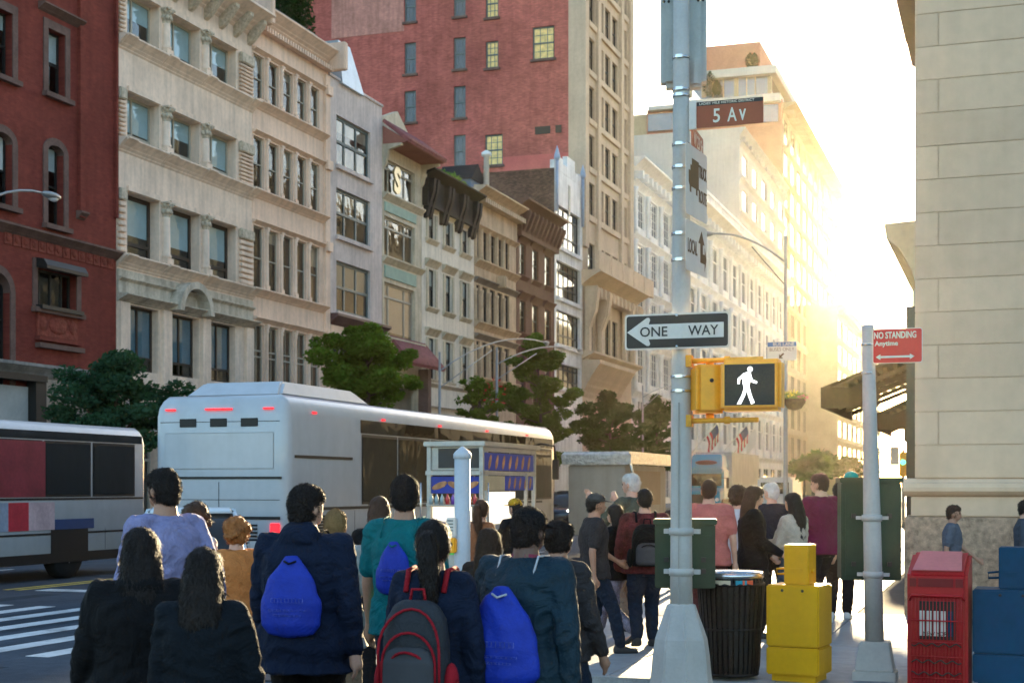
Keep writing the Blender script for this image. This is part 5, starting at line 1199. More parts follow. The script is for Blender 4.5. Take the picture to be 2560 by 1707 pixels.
for y in (6, 10, 13): MB().box(-1.7, -.9, y, y + .8, 3.34, 3.41).build('roof_hatch', m_bwhite, b1, .02)
for y in (.6, 4.0, 7.2, 12.6): MB().box(.001, .004, y, y + .012, .4, 1.55).build('panel_seam', m_trim, b1) if False else None
# bus 2: at the left edge
b2 = bus((-17.7, 13.5, -.13), 14.0, 2.55, 3.08, None, 'white city bus with coloured advert panel cut off by the left edge')
for k in range(8): bus_window(b2, .9 + 1.58 * k, 2.42 + 1.58 * k, 1.62, 2.72)
MB().box(.003, .010, .3, 13.75, 2.74, 2.9).build('tinted_band', m_busglass, b2)
for y0, y1, c in ((7.6, 8.6, (.03, .25, .32)), (8.6, 9.3, (.22, .26, .34)), (9.3, 9.9, (.42, .02, .04)), (9.9, 10.7, (.50, .36, .38))):
    MB().box(.004, .014, y0, y1, .98, 1.52).build('advert_panel', M('advert_%d' % int(y0 * 10), c, .5, .2, 2), b2)
MB().box(.004, .013, 10.72, 12.0, .98, 1.18).build('advert_panel', M('advert_blue', (.01, .05, .16), .5, .1), b2); MB().box(.004, .009, .3, 13.8, .88, .92).build('trim_line', m_trim, b2); MB().box(.004, .009, .3, 13.8, 1.56, 1.6).build('trim_line', m_trim, b2)
MB().box(.014, .02, 8.9, 10.4, 1.62, 2.7).build('red_window_film', M('red_film', (.22, .03, .04), .3, .2, 2), b2)
MB().box(.003, .012, .3, 13.7, .33, .52).build('skirt', m_trim, b2)
for y in (.8, 4.0, 5.6, 7.2, 12.4, 13.3): MB().box(.001, .003, y, y + .012, .53, .97).build('panel_seam', m_trim, b2)
for y in (3.0, 11.2): wheel(b2, -.16, y, .5, .3); wheel(b2, -2.39, y, .5, .3, -1); MB().box(-.02, .01, y - .62, y + .62, .32, 1.02).build('wheel_arch', m_trim, b2, .08)
MB().box(.003, .02, 13.2, 13.6, .75, .80).build('marker_lamp', m_redlamp, b2); MB().box(.003, .02, 6.4, 6.7, .75, .78).build('marker_lamp', m_amber, b2)
# cars
def car(loc, rot, col, label, L_=4.6, W_=1.8, H_=1.46, suv=False, lights=True):
    """local: nose at +y"""
    e = empty('parked_car' if 'parked' in label else 'car', loc, rot, label, 'car'); bs = MB()
    def ring(y, hw, z0, z1, sh): 
        return [(-hw, y, z0), (-hw, y, z1 - .12), (-hw + .06, y, z1 - .02), (-hw * .4, y, z1), (hw * .4, y, z1), (hw - .06, y, z1 - .02), (hw, y, z1 - .12), (hw, y, z0)]
    sh = .78 if not suv else .98; st = [(-L_ / 2, .72, .42, sh * .82), (-L_ / 2 + .12, .82, .28, sh * .98), (-L_ / 2 + .7, .9, .22, sh), (-.4, .9, .2, sh + .02), (.8, .9, .2, sh), (L_ / 2 - .8, .88, .22, sh - .06), (L_ / 2 - .2, .82, .26, sh - .16), (L_ / 2, .68, .36, sh * .72)]
    bs.loft([ring(y, hw * W_ / 1.8, z0, z1, 0) for y, hw, z0, z1 in st]); bs.build('body', col, e)
    cb = MB(); cs = [(-L_ / 2 + .35, .70, sh - .02, sh + .02), (-L_ / 2 + .95 - (.3 if suv else 0), .66, sh - .02, H_ - .05), (-.3, .65, sh - .02, H_), (.35, .64, sh - .02, H_ - .04), (1.15, .70, sh - .02, sh + .03)]
    def cr(y, hw, z0, z1): t = (z1 - z0); return [(-hw - .14, y, z0), (-hw - .02 * t, y, z1 - .05), (-hw * .8, y, z1), (hw * .8, y, z1), (hw + .02 * t, y, z1 - .05), (hw + .14, y, z0)]
    cb.loft([cr(*c) for c in cs]); cb.build('cabin', m_busglass, e)
    rf = MB(); rf.loft([[(-.60, y, z), (-.56, y, z + .035), (.56, y, z + .035), (.60, y, z)] for y, z in ((cs[1][0] - .03, H_ - .07), (-.3, H_ - .02), (.38, H_ - .055))]); rf.build('roof', col, e)
    for s in (-1, 1):
        for (ya, za), (yb, zb_) in (((.38, H_ - .04), (1.15, sh)), ((cs[1][0], H_ - .06), (cs[0][0], sh)), ((-.3, H_ - .02), (-.3, sh))): MB().tube([(s * .63, ya, za), (s * .80, yb, zb_ + .02)], .035, 6).build('pillar', col, e)
        MB().box(s * .98 - .1, s * .98 + .1, .75, .87, sh + .02, sh + .17).build('mirror', col, e, .03)
        for y in (-L_ / 2 + .85, L_ / 2 - .85): wheel(e, s * (W_ / 2 - .11), y, .33, .22, s)
        MB().sphere((s * .62, L_ / 2 - .06, sh * .78), (.16, .08, .08), 10, 6).build('headlight', m_whitelamp if lights else m_lampglass, e)
        MB().box(s * .68 - .14, s * .68 + .14, -L_ / 2 - .01, -L_ / 2 + .1, sh * .78, sh * .92).build('tail_light', m_redlamp, e, .02)
    MB().box(-.45, .45, L_ / 2 - .03, L_ / 2 + .015, .42, .58).build('grille', m_trim, e, .02); MB().box(-.78, .78, -L_ / 2 - .03, -L_ / 2 + .08, .34, .5).build('bumper', m_trim, e, .03)
    MB().box(-.17, .17, -L_ / 2 - .035, -L_ / 2 - .012, .56, .66).build('number_plate', m_signwhite, e)
    return e
car((*PD(478, 22.4), -.13), R(31), M('car_white', (.55, .6, .63), .3, .04, coat=.5), 'white car waiting behind the coach, half hidden by pedestrians', L_=3.8, H_=1.5)
car((-18.6, 63, -.13), math.pi, M('car_black', (.015, .017, .02), .25, .05, coat=.6), 'black car coming towards us with bright headlights', H_=1.62, suv=True)
car((-13.0, 52, -.13), 0, M('car_silver', (.3, .32, .33), .3, .05, coat=.5), 'silver car further on, seen between coach and vendor trailer')
car((-22.8, 72, -.13), math.pi, M('car_grey', (.12, .13, .14), .3, .05, coat=.5), 'dark grey car in the far lane by the trees', lights=False)
# white van far ahead
e = empty('van', (-12.6, 86, -.13), 0, 'small white van far ahead between the pedestrians', 'van')
MB().box(-1, 1, -2.4, 1.6, .4, 2.35).build('body', m_bwhite, e, .12); MB().loft([[(-.95, 1.6, .4), (.95, 1.6, .4), (.95, 1.6, 2.0), (-.95, 1.6, 2.0)], [(-.9, 2.6, .45), (.9, 2.6, .45), (.9, 2.6, 1.1), (-.9, 2.6, 1.1)]], True, False).build('bonnet', m_bwhite, e)
MB().box(-.8, -.05, -2.43, -2.41, 1.4, 2.05).box(.05, .8, -2.43, -2.41, 1.4, 2.05).build('rear_window', m_busglass, e)
for s in (-1, 1):
    for y in (-1.6, 1.7): wheel(e, s * .9, y, .36, .22, s)
    MB().box(s * .88 - .07, s * .88 + .07, -2.43, -2.40, .9, 1.3).build('tail_light', m_redlamp, e)
# blue lorry with a white box
m_lblue = M('lorry_blue', (.01, .20, .36), .35, .06, coat=.4)
e = empty('box_lorry', (-19.0, 96, -.13), 0, 'bright blue lorry cab pulling a tall white box body', 'lorry')
MB().box(-1.25, 1.25, 2.6, 14, 1.1, 4.15).build('cargo_box', M('box_white', (.46, .45, .43), .6, .1, 1, streak=.3), e, .03); MB().box(-1.2, 1.2, -.5, 14, .55, 1.0).build('chassis', m_trim, e)
MB().loft([[(-1.15, -1.2, .5), (1.15, -1.2, .5), (1.15, -1.2, 1.5), (-1.15, -1.2, 1.5)], [(-1.2, -.1, .5), (1.2, -.1, .5), (1.2, -.1, 1.75), (-1.2, -.1, 1.75)]], True, False).build('bonnet', m_lblue, e, .05)
MB().box(-1.2, 1.2, -.1, 1.8, .8, 3.0).build('cab', m_lblue, e, .1); MB().box(-1.05, 1.05, -.125, -.105, 1.85, 2.65).build('windscreen', m_busglass, e)
MB().loft([[(-1.1, -.2, 3.0), (1.1, -.2, 3.0), (1.1, 2.0, 3.0), (-1.1, 2.0, 3.0)], [(-1.0, .3, 3.95), (1.0, .3, 3.95), (1.0, 2.0, 3.95), (-1.0, 2.0, 3.95)]], True, False).build('wind_deflector', m_lblue, e, .08); MB().box(-1.15, 1.15, -.45, -.1, 2.72, 2.9).build('sun_visor', m_lblue, e, .03)
MB().sphere((0, -.02, 3.4), (.75, .12, .17), 14, 8).build('deflector_opening', m_trim, e); MB().box(-.8, .8, -1.23, -1.205, .7, 1.3).build('grille', m_trim, e)
for s in (-1, 1):
    MB().sphere((s * .95, -1.15, .95), (.16, .1, .14), 10, 6).build('headlight', m_lampglass, e); MB().box(s * 1.45 - .09, s * 1.45 + .09, -.1, .05, 1.7, 2.4).build('mirror', m_trim, e, .02); MB().box(s * 1.2 - .15, s * 1.2 + .25, -.05, .0, 2.35, 2.4).build('mirror_arm', m_trim, e)
    for y in (-.4, 4.5, 11.5, 12.8): wheel(e, s * 1.05, y, .5, .3, s)
# vendor trailer with crinkled foil canopy
m_beige = M('trailer_beige', (.38, .32, .25), .6, .06, 1.5, streak=.15); m_foil = M('crinkled_foil', (.55, .53, .48), .3, .25, 9, 3.0, 14, metal=.8)
e = empty('vendor_trailer', (-9.15, 35.8, -.0), 0, 'beige vendor trailer with a crinkled foil canopy round its top', 'food trailer')
MB().box(-1.5, -.0, 0, 4.6, .45, 2.25).build('body', m_beige, e, .03)
b = MB(); prof = [(0, 0), (.06, -.26)]; b.ext([(-1.62, -.14, 2.24), (.12, -.14, 2.24), (.14, -.18, 2.5), (-1.64, -.18, 2.5)], [(-1.62, -.04, 2.24), (.12, -.04, 2.24), (.14, -.04, 2.56), (-1.64, -.04, 2.56)])
b.box(.02, .18, -.14, 4.7, 2.26, 2.52); b.build('foil_valance', m_foil, e, .02); MB().box(-1.6, .12, -.05, 4.7, 2.52, 2.58).build('roof', m_foil, e)
MB().tube([(.10, -.1, 2.5), (.30, .4, 1.2)], .035, 6).build('canopy_strut', m_band, e); MB().box(-.9, -.2, -.01, -.0005, .7, 2.1).build('door_panel', m_beige, e, .01); MB().box(.001, .01, .6, 3.9, 1.2, 2.1).build('serving_hatch', M('tan_panel', (.33, .23, .14), .6, .1), e)
for y in (1.2, 3.4): wheel(e, -.12, y, .3, .2); wheel(e, -1.4, y, .3, .2, -1)
# hot-dog cart
m_steel = M('brushed_steel', (.34, .33, .31), .42, .12, 6, .2, 50, metal=.6)
m_menublue = M('menu_blue', (.02, .04, .28), .5, .1); m_bun = M('printed_bun', (.42, .20, .09), .7, .35, 9); m_lit = M('lit_panel', (.9, .85, .7), .6, 0, emit=(1, .84, .58), estr=.24)
cx0, cy0 = -7.08, 19.5
e = empty('food_cart', (cx0, cy0, 0), 0, 'steel hot-dog cart with picture menus, drink cans and a lit serving window', 'food cart')
Wc, Lc = .80, 2.4
MB().box(-Wc, 0, 0, Lc, .28, 1.0).build('lower_body', m_steel, e, .01)
for x, y in ((-Wc, 0), (0, 0), (-Wc, Lc), (0, Lc)): MB().box(x - .03, x + .03, y - .03, y + .03, .9, 2.28).build('corner_post', m_steel, e)
MB().box(-Wc - .06, .08, -.1, Lc + .1, 2.27, 2.34).build('roof', m_steel, e, .01)
MB().box(-Wc, 0, 0, .03, 1.93, 2.26).build('header_panel', m_steel, e); MB().box(-Wc + .14, -.04, -.012, -.001, 1.96, 2.24).build('blackboard', M('charcoal_board', (.05, .048, .045), .7, .1), e)
MB().box(-Wc - .04, .0, -.06, 0, 1.86, 1.92).build('shelf_rail', m_steel, e)
MB().box(-Wc + .02, -.02, -.01, -.001, 1.60, 1.84).build('menu_panel', m_menublue, e)
for k in range(3): 
    b = MB(); b.sphere((0, 0, 0), (.13, .006, .045), 12, 6); o = b.build('printed_hot_dog', m_bun, e); o.location = (-.64 + .24 * k, -.014, 1.71); o.rotation_euler = (0, R(22 * (1 if k % 2 else -1)), 0)
cols = [(.25, .32, .33), (.25, .32, .33), (.25, .32, .33), (.45, .03, .03), (.16, .05, .30), (.03, .10, .36), (.03, .10, .36), (.45, .03, .04), (.4, .02, .03)]
MB().box(-Wc, 0, -.14, .0, 1.425, 1.44).build('bottle_shelf', m_steel, e)
for k in range(9): MB().lathe([(.03, 0), (.032, .09), (.012, .13), (.012, .15)], (0, 0), 10).build('bottle', M('bottle_%d' % k, cols[k], .3, 0, coat=.5), e).location = (-.74 + .083 * k, -.08, 1.44)
MB().box(-Wc + .05, -.15, -.008, -.001, 1.20, 1.41).build('lit_panel', m_lit, e); MB().box(-Wc, 0, -.16, 0, 1.0, 1.09).build('counter', m_steel, e)
for k in range(8): MB().lathe([(.03, 0), (.032, .01), (.032, .09), (.027, .1)], (0, 0), 10).build('drink_can', M('can_%d' % (k % 3), ((.42, .02, .03), (.5, .45, .42), (.03, .08, .34))[k % 3], .3, 0, metal=.3), e).location = (-.72 + .085 * k, -.09, 1.09)
for k, c in enumerate(((.5, .02, .02), (.1, .4, .06), (.55, .3, .03))): MB().box(-Wc + .05 + .24 * k, -Wc + .27 + .24 * k, -.01, -.001, .72, .96).build('printed_poster', M('poster_%d' % k, c, .6, .5, 12), e)
# side towards the pavement
MB().box(.0, .03, 0, Lc, 2.20, 2.26).build('side_rail', m_steel, e); MB().box(.0, .02, .08, Lc - .08, 1.93, 2.18).build('menu_panel', m_menublue, e)
for k in range(7):
    b = MB(); b.sphere((0, 0, 0), (.008, .12, .05), 12, 6); o = b.build('printed_hot_dog', m_bun, e); o.location = (.024, .28 + .30 * k, 2.05); o.rotation_euler = (R(62), 0, 0)
MB().box(-.0, .03, 0, Lc, 1.86, 1.92).build('side_rail', m_steel, e); MB().box(.0, .02, .05, .95, 1.64, 1.85).build('price_board', M('yellowed_board', (.40, .32, .2), .6, .15), e); MB().box(.0, .02, 1.0, Lc - .1, 1.64, 1.85).build('menu_panel', m_menublue, e)
for k in range(5):
    b = MB(); b.sphere((0, 0, 0), (.008, .1, .04), 12, 6); o = b.build('printed_hot_dog', m_bun, e); o.location = (.024, 1.15 + .25 * k, 1.745); o.rotation_euler = (R(65), 0, 0)
MB().box(-.02, -.005, .35, 1.5, 1.15, 1.62).build('lit_panel', m_lit, e); MB().box(-.0, .25, 0, Lc, .98, 1.02).build('serving_counter', m_steel, e)
MB().tube([(-Wc - .1, -.08, 1.1), (-Wc - .1, -.08, 1.75)], .015, 8).build('push_bar', m_band, e); MB().tube([(.10, .0, 1.1), (.10, .0, 1.75)], .012, 8).build('push_bar', m_band, e)
MB().box(.0, .05, 1.9, 1.96, 0.98, 1.9).build('upright', m_steel, e)
for y in (.4, 2.0): wheel(e, -.08, y, .2, .1); wheel(e, -Wc + .08, y, .2, .1, -1)
for x in (-.6, -.2): MB().box(x - .02, x + .02, 1.1, 1.14, 0, .28).build('leg', m_steel, e)
# ================================================================== PEOPLE
def fabric(name, c, rough=.85, var=.12, sheen=.0, bump=.25, fold=.07):
    if name in MT: return MT[name]
    c = tuple(q * (.42 if max(c) < .12 else .58 if max(c) < .25 else .78) for q in c)
    m = M(name, c, rough, var, 9, bump, 140, spec=.2, coord='obj'); t = m.node_tree; n = t.nodes; l = t.links; old = n['Principled BSDF'].inputs['Normal'].links[0].from_node
    tc = n.new('ShaderNodeTexCoord'); no = n.new('ShaderNodeTexNoise'); no.inputs['Scale'].default_value = 5.5; no.inputs['Detail'].default_value = 3; no.inputs['Distortion'].default_value = 2.2
    bp = n.new('ShaderNodeBump'); bp.inputs['Strength'].default_value = .55; bp.inputs['Distance'].default_value = fold
    l.new(tc.outputs['Object'], no.inputs['Vector']); l.new(no.outputs[0], bp.inputs['Height']); l.new(bp.outputs[0], old.inputs['Normal']); return m
def skin(name, c):
    if name in MT: return MT[name]
    m = M(name, c, .5, .08, 12, .1, 120, spec=.4, coord='obj'); b = m.node_tree.nodes['Principled BSDF']
    b.inputs['Subsurface Weight'].default_value = .12; b.inputs['Subsurface Radius'].default_value = (.02, .008, .004); return m
def hairmat(name, c):
    if name in MT: return MT[name]
    m = M(name, c, .6, .25, 14, 0, spec=.22, coord='obj'); t = m.node_tree; n = t.nodes; l = t.links
    tc = n.new('ShaderNodeTexCoord'); mp = n.new('ShaderNodeMapping'); mp.inputs['Scale'].default_value = (140, 140, 9); no = n.new('ShaderNodeTexNoise'); no.inputs['Scale'].default_value = 1; no.inputs['Detail'].default_value = 3
    bp = n.new('ShaderNodeBump'); bp.inputs['Strength'].default_value = .8; bp.inputs['Distance'].default_value = .006
    l.new(tc.outputs['Object'], mp.inputs[0]); l.new(mp.outputs[0], no.inputs['Vector']); l.new(no.outputs[0], bp.inputs['Height']); l.new(bp.outputs[0], n['Principled BSDF'].inputs['Normal']); return m
S_light = skin('skin_light', (.52, .29, .20)); S_tan = skin('skin_tan', (.36, .185, .115)); S_dark = skin('skin_dark', (.14, .07, .045))
H_dark = hairmat('hair_dark', (.016, .011, .009)); H_brown = hairmat('hair_brown', (.06, .03, .016)); H_white = hairmat('hair_white', (.55, .52, .48)); H_ginger = hairmat('hair_ginger', (.30, .11, .03)); H_blond = hairmat('hair_blond', (.28, .17, .07))
def remesh(mb, name, mat, parent, vox, smooth=3, wr=0.0, wscale=6.0, wz=1.0):
    me = mb.mesh('tmp'); bm = bmesh.new(); bm.from_mesh(me); bmesh.ops.recalc_face_normals(bm, faces=bm.faces); bm.to_mesh(me); bm.free()
    o = bpy.data.objects.new('tmp', me); COL.objects.link(o)
    m = o.modifiers.new('r', 'REMESH'); m.mode = 'VOXEL'; m.voxel_size = vox; m.adaptivity = 0
    if smooth: s = o.modifiers.new('s', 'SMOOTH'); s.factor = .5; s.iterations = smooth
    dg = bpy.context.evaluated_depsgraph_get(); dg.update()
    r = bpy.data.meshes.new_from_object(o.evaluated_get(dg)); bpy.data.objects.remove(o); bpy.data.meshes.remove(me)
    r.name = name; n = len(r.vertices)
    if wr and n:
        co = np.empty(n * 3); r.vertices.foreach_get('co', co); no = np.empty(n * 3); r.vertices.foreach_get('normal', no); co = co.reshape(-1, 3); no = no.reshape(-1, 3)
        sd_ = random.uniform(0, 50); q = co * np.array([wscale, wscale, wscale * wz])
        # folds: a few warped waves
        ph = np.sin(q[:, 0] * 1.7 + sd_ + 1.3 * np.sin(q[:, 2] * 1.1 + sd_)) * 1.2 + np.sin(q[:, 1] * 1.9 + sd_ * 2) 
        f = np.sin(q[:, 2] * 1.6 + 2.0 * ph + sd_) * .5 + .3 * np.sin(q[:, 0] * 3.1 + q[:, 2] * 2.3 + 1.5 * ph) + .3 * np.sin(q[:, 2] * 4.3 - q[:, 1] * 3.7 + ph * 1.4 + sd_)
        co = co + no * (f * wr)[:, None]; r.vertices.foreach_set('co', co.ravel()); r.update()
    r.materials.clear(); r.materials.append(mat); r.polygons.foreach_set('use_smooth', [True] * len(r.polygons))
    return put(name, r, parent)
def capsule(mb, p0, p1, r0, r1, fl=1.0, n=12):
    """tapered limb, rounded ends"""
    p0, p1 = Vector(p0), Vector(p1); d = p1 - p0; L_ = d.length; d.normalize()
    up = Vector((0, 1, 0)) if abs(d.y) < .9 else Vector((1, 0, 0)); a = d.cross(up).normalized(); b_ = a.cross(d).normalized(); rings = []
    for t, r in ((-.98, .18), (-.8, .6), (-.45, .89), (0, 1)): rings.append((p0 + d * t * r0, r0 * r))
    rings += [(p0 + d * L_ * .5, (r0 + r1) / 2 * 1.02)]
    for t, r in ((0, 1), (.45, .89), (.8, .6), (.98, .18)): rings.append((p1 + d * t * r1, r1 * r))
    mb.loft([[c + (a * math.cos(2 * math.pi * k / n) + b_ * math.sin(2 * math.pi * k / n) * fl) * r for k in range(n)] for c, r in rings]); return mb
def ering(cx, cy, z, rx, ry, n=20, e=2.3):
    out = []
    for k in range(n):
        t = 2 * math.pi * k / n; c, s_ = math.cos(t), math.sin(t)
        out.append((cx + rx * math.copysign(abs(c) ** (2 / e), c), cy + ry * math.copysign(abs(s_) ** (2 / e), s_), z))
    return out
BL = {}
def person(px, ytop, d, face, label, top, pants, hair, hstyle='short', sk=None, ground=-.13, sex='m', stride=.0, lean=0, armL=(0, 8, 12), armR=(0, 8, 12), sleeve='long', hem=.47, loose=1.0, skirt=None, shoes=(.03, .03, .03), turn=0, build_=1.0, hood=False, cap=None, hr=None, pat=None, armskin=True, Hh=None, collar=None):
    sk = sk or S_light; H = (ZD(ytop, d) - ground) if Hh is None else Hh; x, y = PD(px, d); e = empty('person', (x, y, ground), R(face), label, 'person')
    near = d < 11.5; vb = .0095 if near else .014; vc = .012 if near else .017
    hw = (.108 if sex == 'm' else .096) * H * (build_ * .5 + .5); lz = R(lean); HP = .50 * H
    def up(p):
        p = Vector(p); 
        if p.z <= HP: return p
        dz = p.z - HP; return Vector((p.x, p.y * math.cos(lz) + dz * math.sin(lz), HP + dz * math.cos(lz) - p.y * math.sin(lz)))
    tr = R(turn)
    def hd(p):                                   # head space: turned about the neck
        p = Vector(p); cz = .87 * H; q = Vector((p.x * math.cos(tr) - p.y * math.sin(tr), p.x * math.sin(tr) + p.y * math.cos(tr), p.z)); return up(q)
    # skeleton
    legs = []
    for s in (-1, 1):
        fy = stride * .5 * s * H * .5; lift = max(0, -fy) * .28; hip = Vector((s * .054 * H, 0, .505 * H)); ank = Vector((s * .058 * H, fy, .048 * H + lift)); v = ank - hip
        a_, b_ = .245 * H, .232 * H; L_ = min(v.length, a_ + b_ - .002); ca = (a_ * a_ + L_ * L_ - b_ * b_) / (2 * a_ * L_); u_ = v.normalized(); fwd = Vector((0, 1, 0)); fwd = (fwd - u_ * fwd.dot(u_)).normalized()
        knee = hip + u_ * (a_ * ca) + fwd * (a_ * math.sqrt(max(0, 1 - ca * ca)) + .012 * H); legs.append((hip, knee, ank, s, lift))
    arms = []
    for s, (sw, ab, be) in ((-1, armL), (1, armR)):
        sh = Vector((s * hw, -.005 * H, .808 * H)); sw, ab, be = R(sw), R(ab), R(be)
        dv = Vector((s * math.sin(ab), math.sin(sw) * math.cos(ab), -math.cos(sw) * math.cos(ab))); el = sh + dv * .178 * H
        dv2 = Vector((s * math.sin(ab) * .35, math.sin(sw + be), -math.cos(sw + be))).normalized(); wr_ = el + dv2 * .150 * H
        arms.append((up(sh), up(el), up(wr_), s, (up(wr_) - up(el)).normalized()))
    hb = build_
    sec = [(.455, .080, .058), (.50, .098, .068), (.54, .100, .068), (.60, .082 if sex == 'f' else .088, .060), (.66, .086 if sex == 'f' else .093, .063), (.72, .095, .068), (.77, .098, .064), (.805, .088, .052), (.83, .060, .042), (.848, .038, .036), (.88, .033, .034)]
    # ---------------- body (skin), one surface from crown to feet
    b = MB()
    b.loft([[up(p) for p in ering(0, -.004 * H, f * H, rx * H * hb, ry * H * hb)] for f, rx, ry in sec])
    for hip, kn, an, s, lf in legs:
        capsule(b, hip, kn, .052 * H * hb, .034 * H); capsule(b, kn, an, .035 * H, .021 * H); capsule(b, an + Vector((0, -.012 * H, -.02 * H)), an + Vector((s * .006 * H, .085 * H, -.034 * H - lf * .35)), .020 * H, .016 * H)
    for sh, el, wr_, s, dv in arms:
        capsule(b, sh, el, .031 * H * hb, .023 * H); capsule(b, el, wr_, .0235 * H, .0145 * H)
        side = Vector((0, 1, 0)); side = (side - dv * side.dot(dv)).normalized(); nrm = dv.cross(side).normalized()
        capsule(b, wr_ + dv * .008 * H, wr_ + dv * .045 * H, .017 * H, .021 * H, 1.0)
        for k in range(4):
            r = .0052 * H; off = side * ((k - 1.5) * .0115 * H); L_ = (.034, .043, .046, .038)[k] * H; k0 = wr_ + dv * .052 * H + off; inn = nrm * (-s) * 1.0
            k1 = k0 + dv * L_ * .5 + inn * L_ * .12; k2 = k1 + dv * L_ * .42 + inn * L_ * .28; capsule(b, k0, k1, r, r * .95, 1, 7); capsule(b, k1, k2, r * .95, r * .8, 1, 7)
        t0 = wr_ + dv * .02 * H + side * .016 * H; t1 = t0 + dv * .022 * H + side * .016 * H; capsule(b, t0, t1, .0062 * H, .0056 * H, 1, 7); capsule(b, t1, t1 + dv * .022 * H + side * .002 * H, .0056 * H, .0046 * H, 1, 7)
    hc = (0, .012 * H, .932 * H)
    hm = MB(); hm.sphere(hc, (.0435 * H, .053 * H, .062 * H), 18, 14); hm.sphere((0, .030 * H, .900 * H), (.033 * H, .034 * H, .030 * H), 12, 8); hm.sphere((0, .052 * H, .884 * H), (.014 * H, .012 * H, .010 * H), 8, 6)
    hm.ext([(-.007 * H, .058 * H, .935 * H), (.007 * H, .058 * H, .935 * H), (.010 * H, .060 * H, .909 * H), (-.010 * H, .060 * H, .909 * H)], [(-.003 * H, .064 * H, .935 * H), (.003 * H, .064 * H, .935 * H), (.006 * H, .079 * H, .911 * H), (-.006 * H, .079 * H, .911 * H)])
    hm.sphere((0, .060 * H, .948 * H), (.030 * H, .008 * H, .005 * H), 10, 6); hm.sphere((0, .060 * H, .899 * H), (.014 * H, .008 * H, .0045 * H), 10, 6)
    for s in (-1, 1): hm.sphere((s * .0455 * H, .004 * H, .923 * H), (.006 * H, .013 * H, .018 * H), 8, 6)
    capsule(hm, (0, -.004 * H, .84 * H), (0, .004 * H, .90 * H), .034 * H, .031 * H)
    b.add([hd(v) for v in hm.v], hm.f, True)
    remesh(b, 'body', sk, e, vb, 2)
    if abs(((face + turn + 180) % 360) - 180) > 60:
        for s in (-1, 1):
            o = MB().sphere((0, 0, 0), .0075 * H, 8, 6).build('eye', M('eye_dark', (.03, .02, .015), .2, 0), e); o.location = hd((s * .019 * H, .056 * H, .930 * H))
        o = MB().sphere((0, 0, 0), (.013 * H, .005 * H, .0035 * H), 8, 6).build('mouth', M('lips', (.32, .10, .08), .5, 0), e); o.location = hd((0, .0665 * H, .899 * H)); o.rotation_euler = (0, 0, tr)
    # ---------------- trousers or skirt
    pad = .009 * H * loose
    b = MB()
    b.loft([ering(0, -.004 * H, f * H, (rx + .008) * H * hb, (ry + .008) * H * hb) for f, rx, ry in sec[:4]])
    if skirt:
        zb = skirt[0]; b.loft([ering(0, 0, z_ * H, r_ * H, r_ * .8 * H, 24, 2) for z_, r_ in ((zb, skirt[1]), ((zb + .5) / 2, skirt[1] * .86), (.50, .105), (.56, .088))]); remesh(b, 'skirt', pants, e, vc, 2, .006, 14, .25)
    else:
        for hip, kn, an, s, lf in legs:
            capsule(b, hip, kn, .056 * H * hb + pad * .4, .040 * H + pad * .5); capsule(b, kn, an + Vector((0, 0, .012 * H)), .040 * H + pad * .5, .028 * H + pad * .7)
        remesh(b, 'trousers', pants, e, vc, 2, .006, 13, 1.7)
    # ---------------- shoes
    shm = M('shoe_%d_%d_%d' % tuple(int(c * 99) for c in shoes), shoes, .6, .1)
    for hip, kn, an, s, lf in legs:
        b = MB(); a0 = Vector((an.x, an.y, 0)); zz = an.z - .048 * H
        rings = [[(a0.x + cx * .95 + s * yy * .05, a0.y + yy, zz * (1.0 if yy < .04 * H else .35) + .002 + z_) for cx, z_ in ((-w_, 0), (w_, 0), (w_, h_ * .6), (w_ * .5, h_), (-w_ * .5, h_), (-w_, h_ * .6))] for yy, w_, h_ in ((-.042 * H, .020 * H, .040 * H), (-.03 * H, .027 * H, .052 * H), (.01 * H, .027 * H, .050 * H), (.06 * H, .030 * H, .034 * H), (.10 * H, .026 * H, .022 * H), (.115 * H, .014 * H, .014 * H))]
        b.loft(rings); remesh(b, 'shoe', shm, e, .009 if near else .012, 1)
    # ---------------- top
    b = MB(); tp = pad
    rings = []
    for f, rx, ry in [(hem, .100, .072)] + [q for q in sec if q[0] > hem + .02 and q[0] < .85]:
        k = (1.10 + .06 * loose); flare = (max(0, .62 - f) * .12 * max(0, loose - .6)); rings.append([up(p) for p in ering(0, -.006 * H, f * H, (rx * hb * k + flare) * H + tp * .3, (ry * hb * k + flare * .8) * H + tp * .4)])
    b.loft(rings); capsule(b, up((-hw * .8, -.008 * H, .818 * H)), up((hw * .8, -.008 * H, .818 * H)), .036 * H, .036 * H)
    for sh, el, wr_, s, dv in arms:
        if sleeve == 'long': capsule(b, sh, el, .037 * H * hb + tp * .5, .030 * H + tp * .6); capsule(b, el, wr_ - dv * .006 * H, .031 * H + tp * .6, .022 * H + tp * .4)
        elif sleeve == 'short': capsule(b, sh, sh.lerp(el, .72), .037 * H * hb + tp * .5, .034 * H + tp * .5)
    if hood: b.loft([[up(p) for p in ering(0, cy * H, z_ * H, rx * H, ry * H)] for z_, cy, rx, ry in ((.80, -.035, .05, .03), (.825, -.045, .068, .042), (.85, -.042, .066, .046), (.872, -.034, .052, .040), (.884, -.028, .03, .022))])
    remesh(b, {'long': 'jacket' if loose > 1.1 else 'top'}.get(sleeve, 'shirt'), top, e, vc, 2, (.0075 if loose > 1.3 else .0055) if near else .005, 11, 1.5)
    if collar:
        b = MB(); b.loft([[up(p) for p in ering(0, cy * H, z_ * H, rx * H, ry * H)] for z_, cy, rx, ry in ((.825, 0, .050, .046), (.86, .0, .042, .042))]); b.build('collar', collar, e)
    # ---------------- hair
    b = MB(); hx, hy, hz = .0435 * H, .053 * H, .062 * H; vh = .008 if near else .011
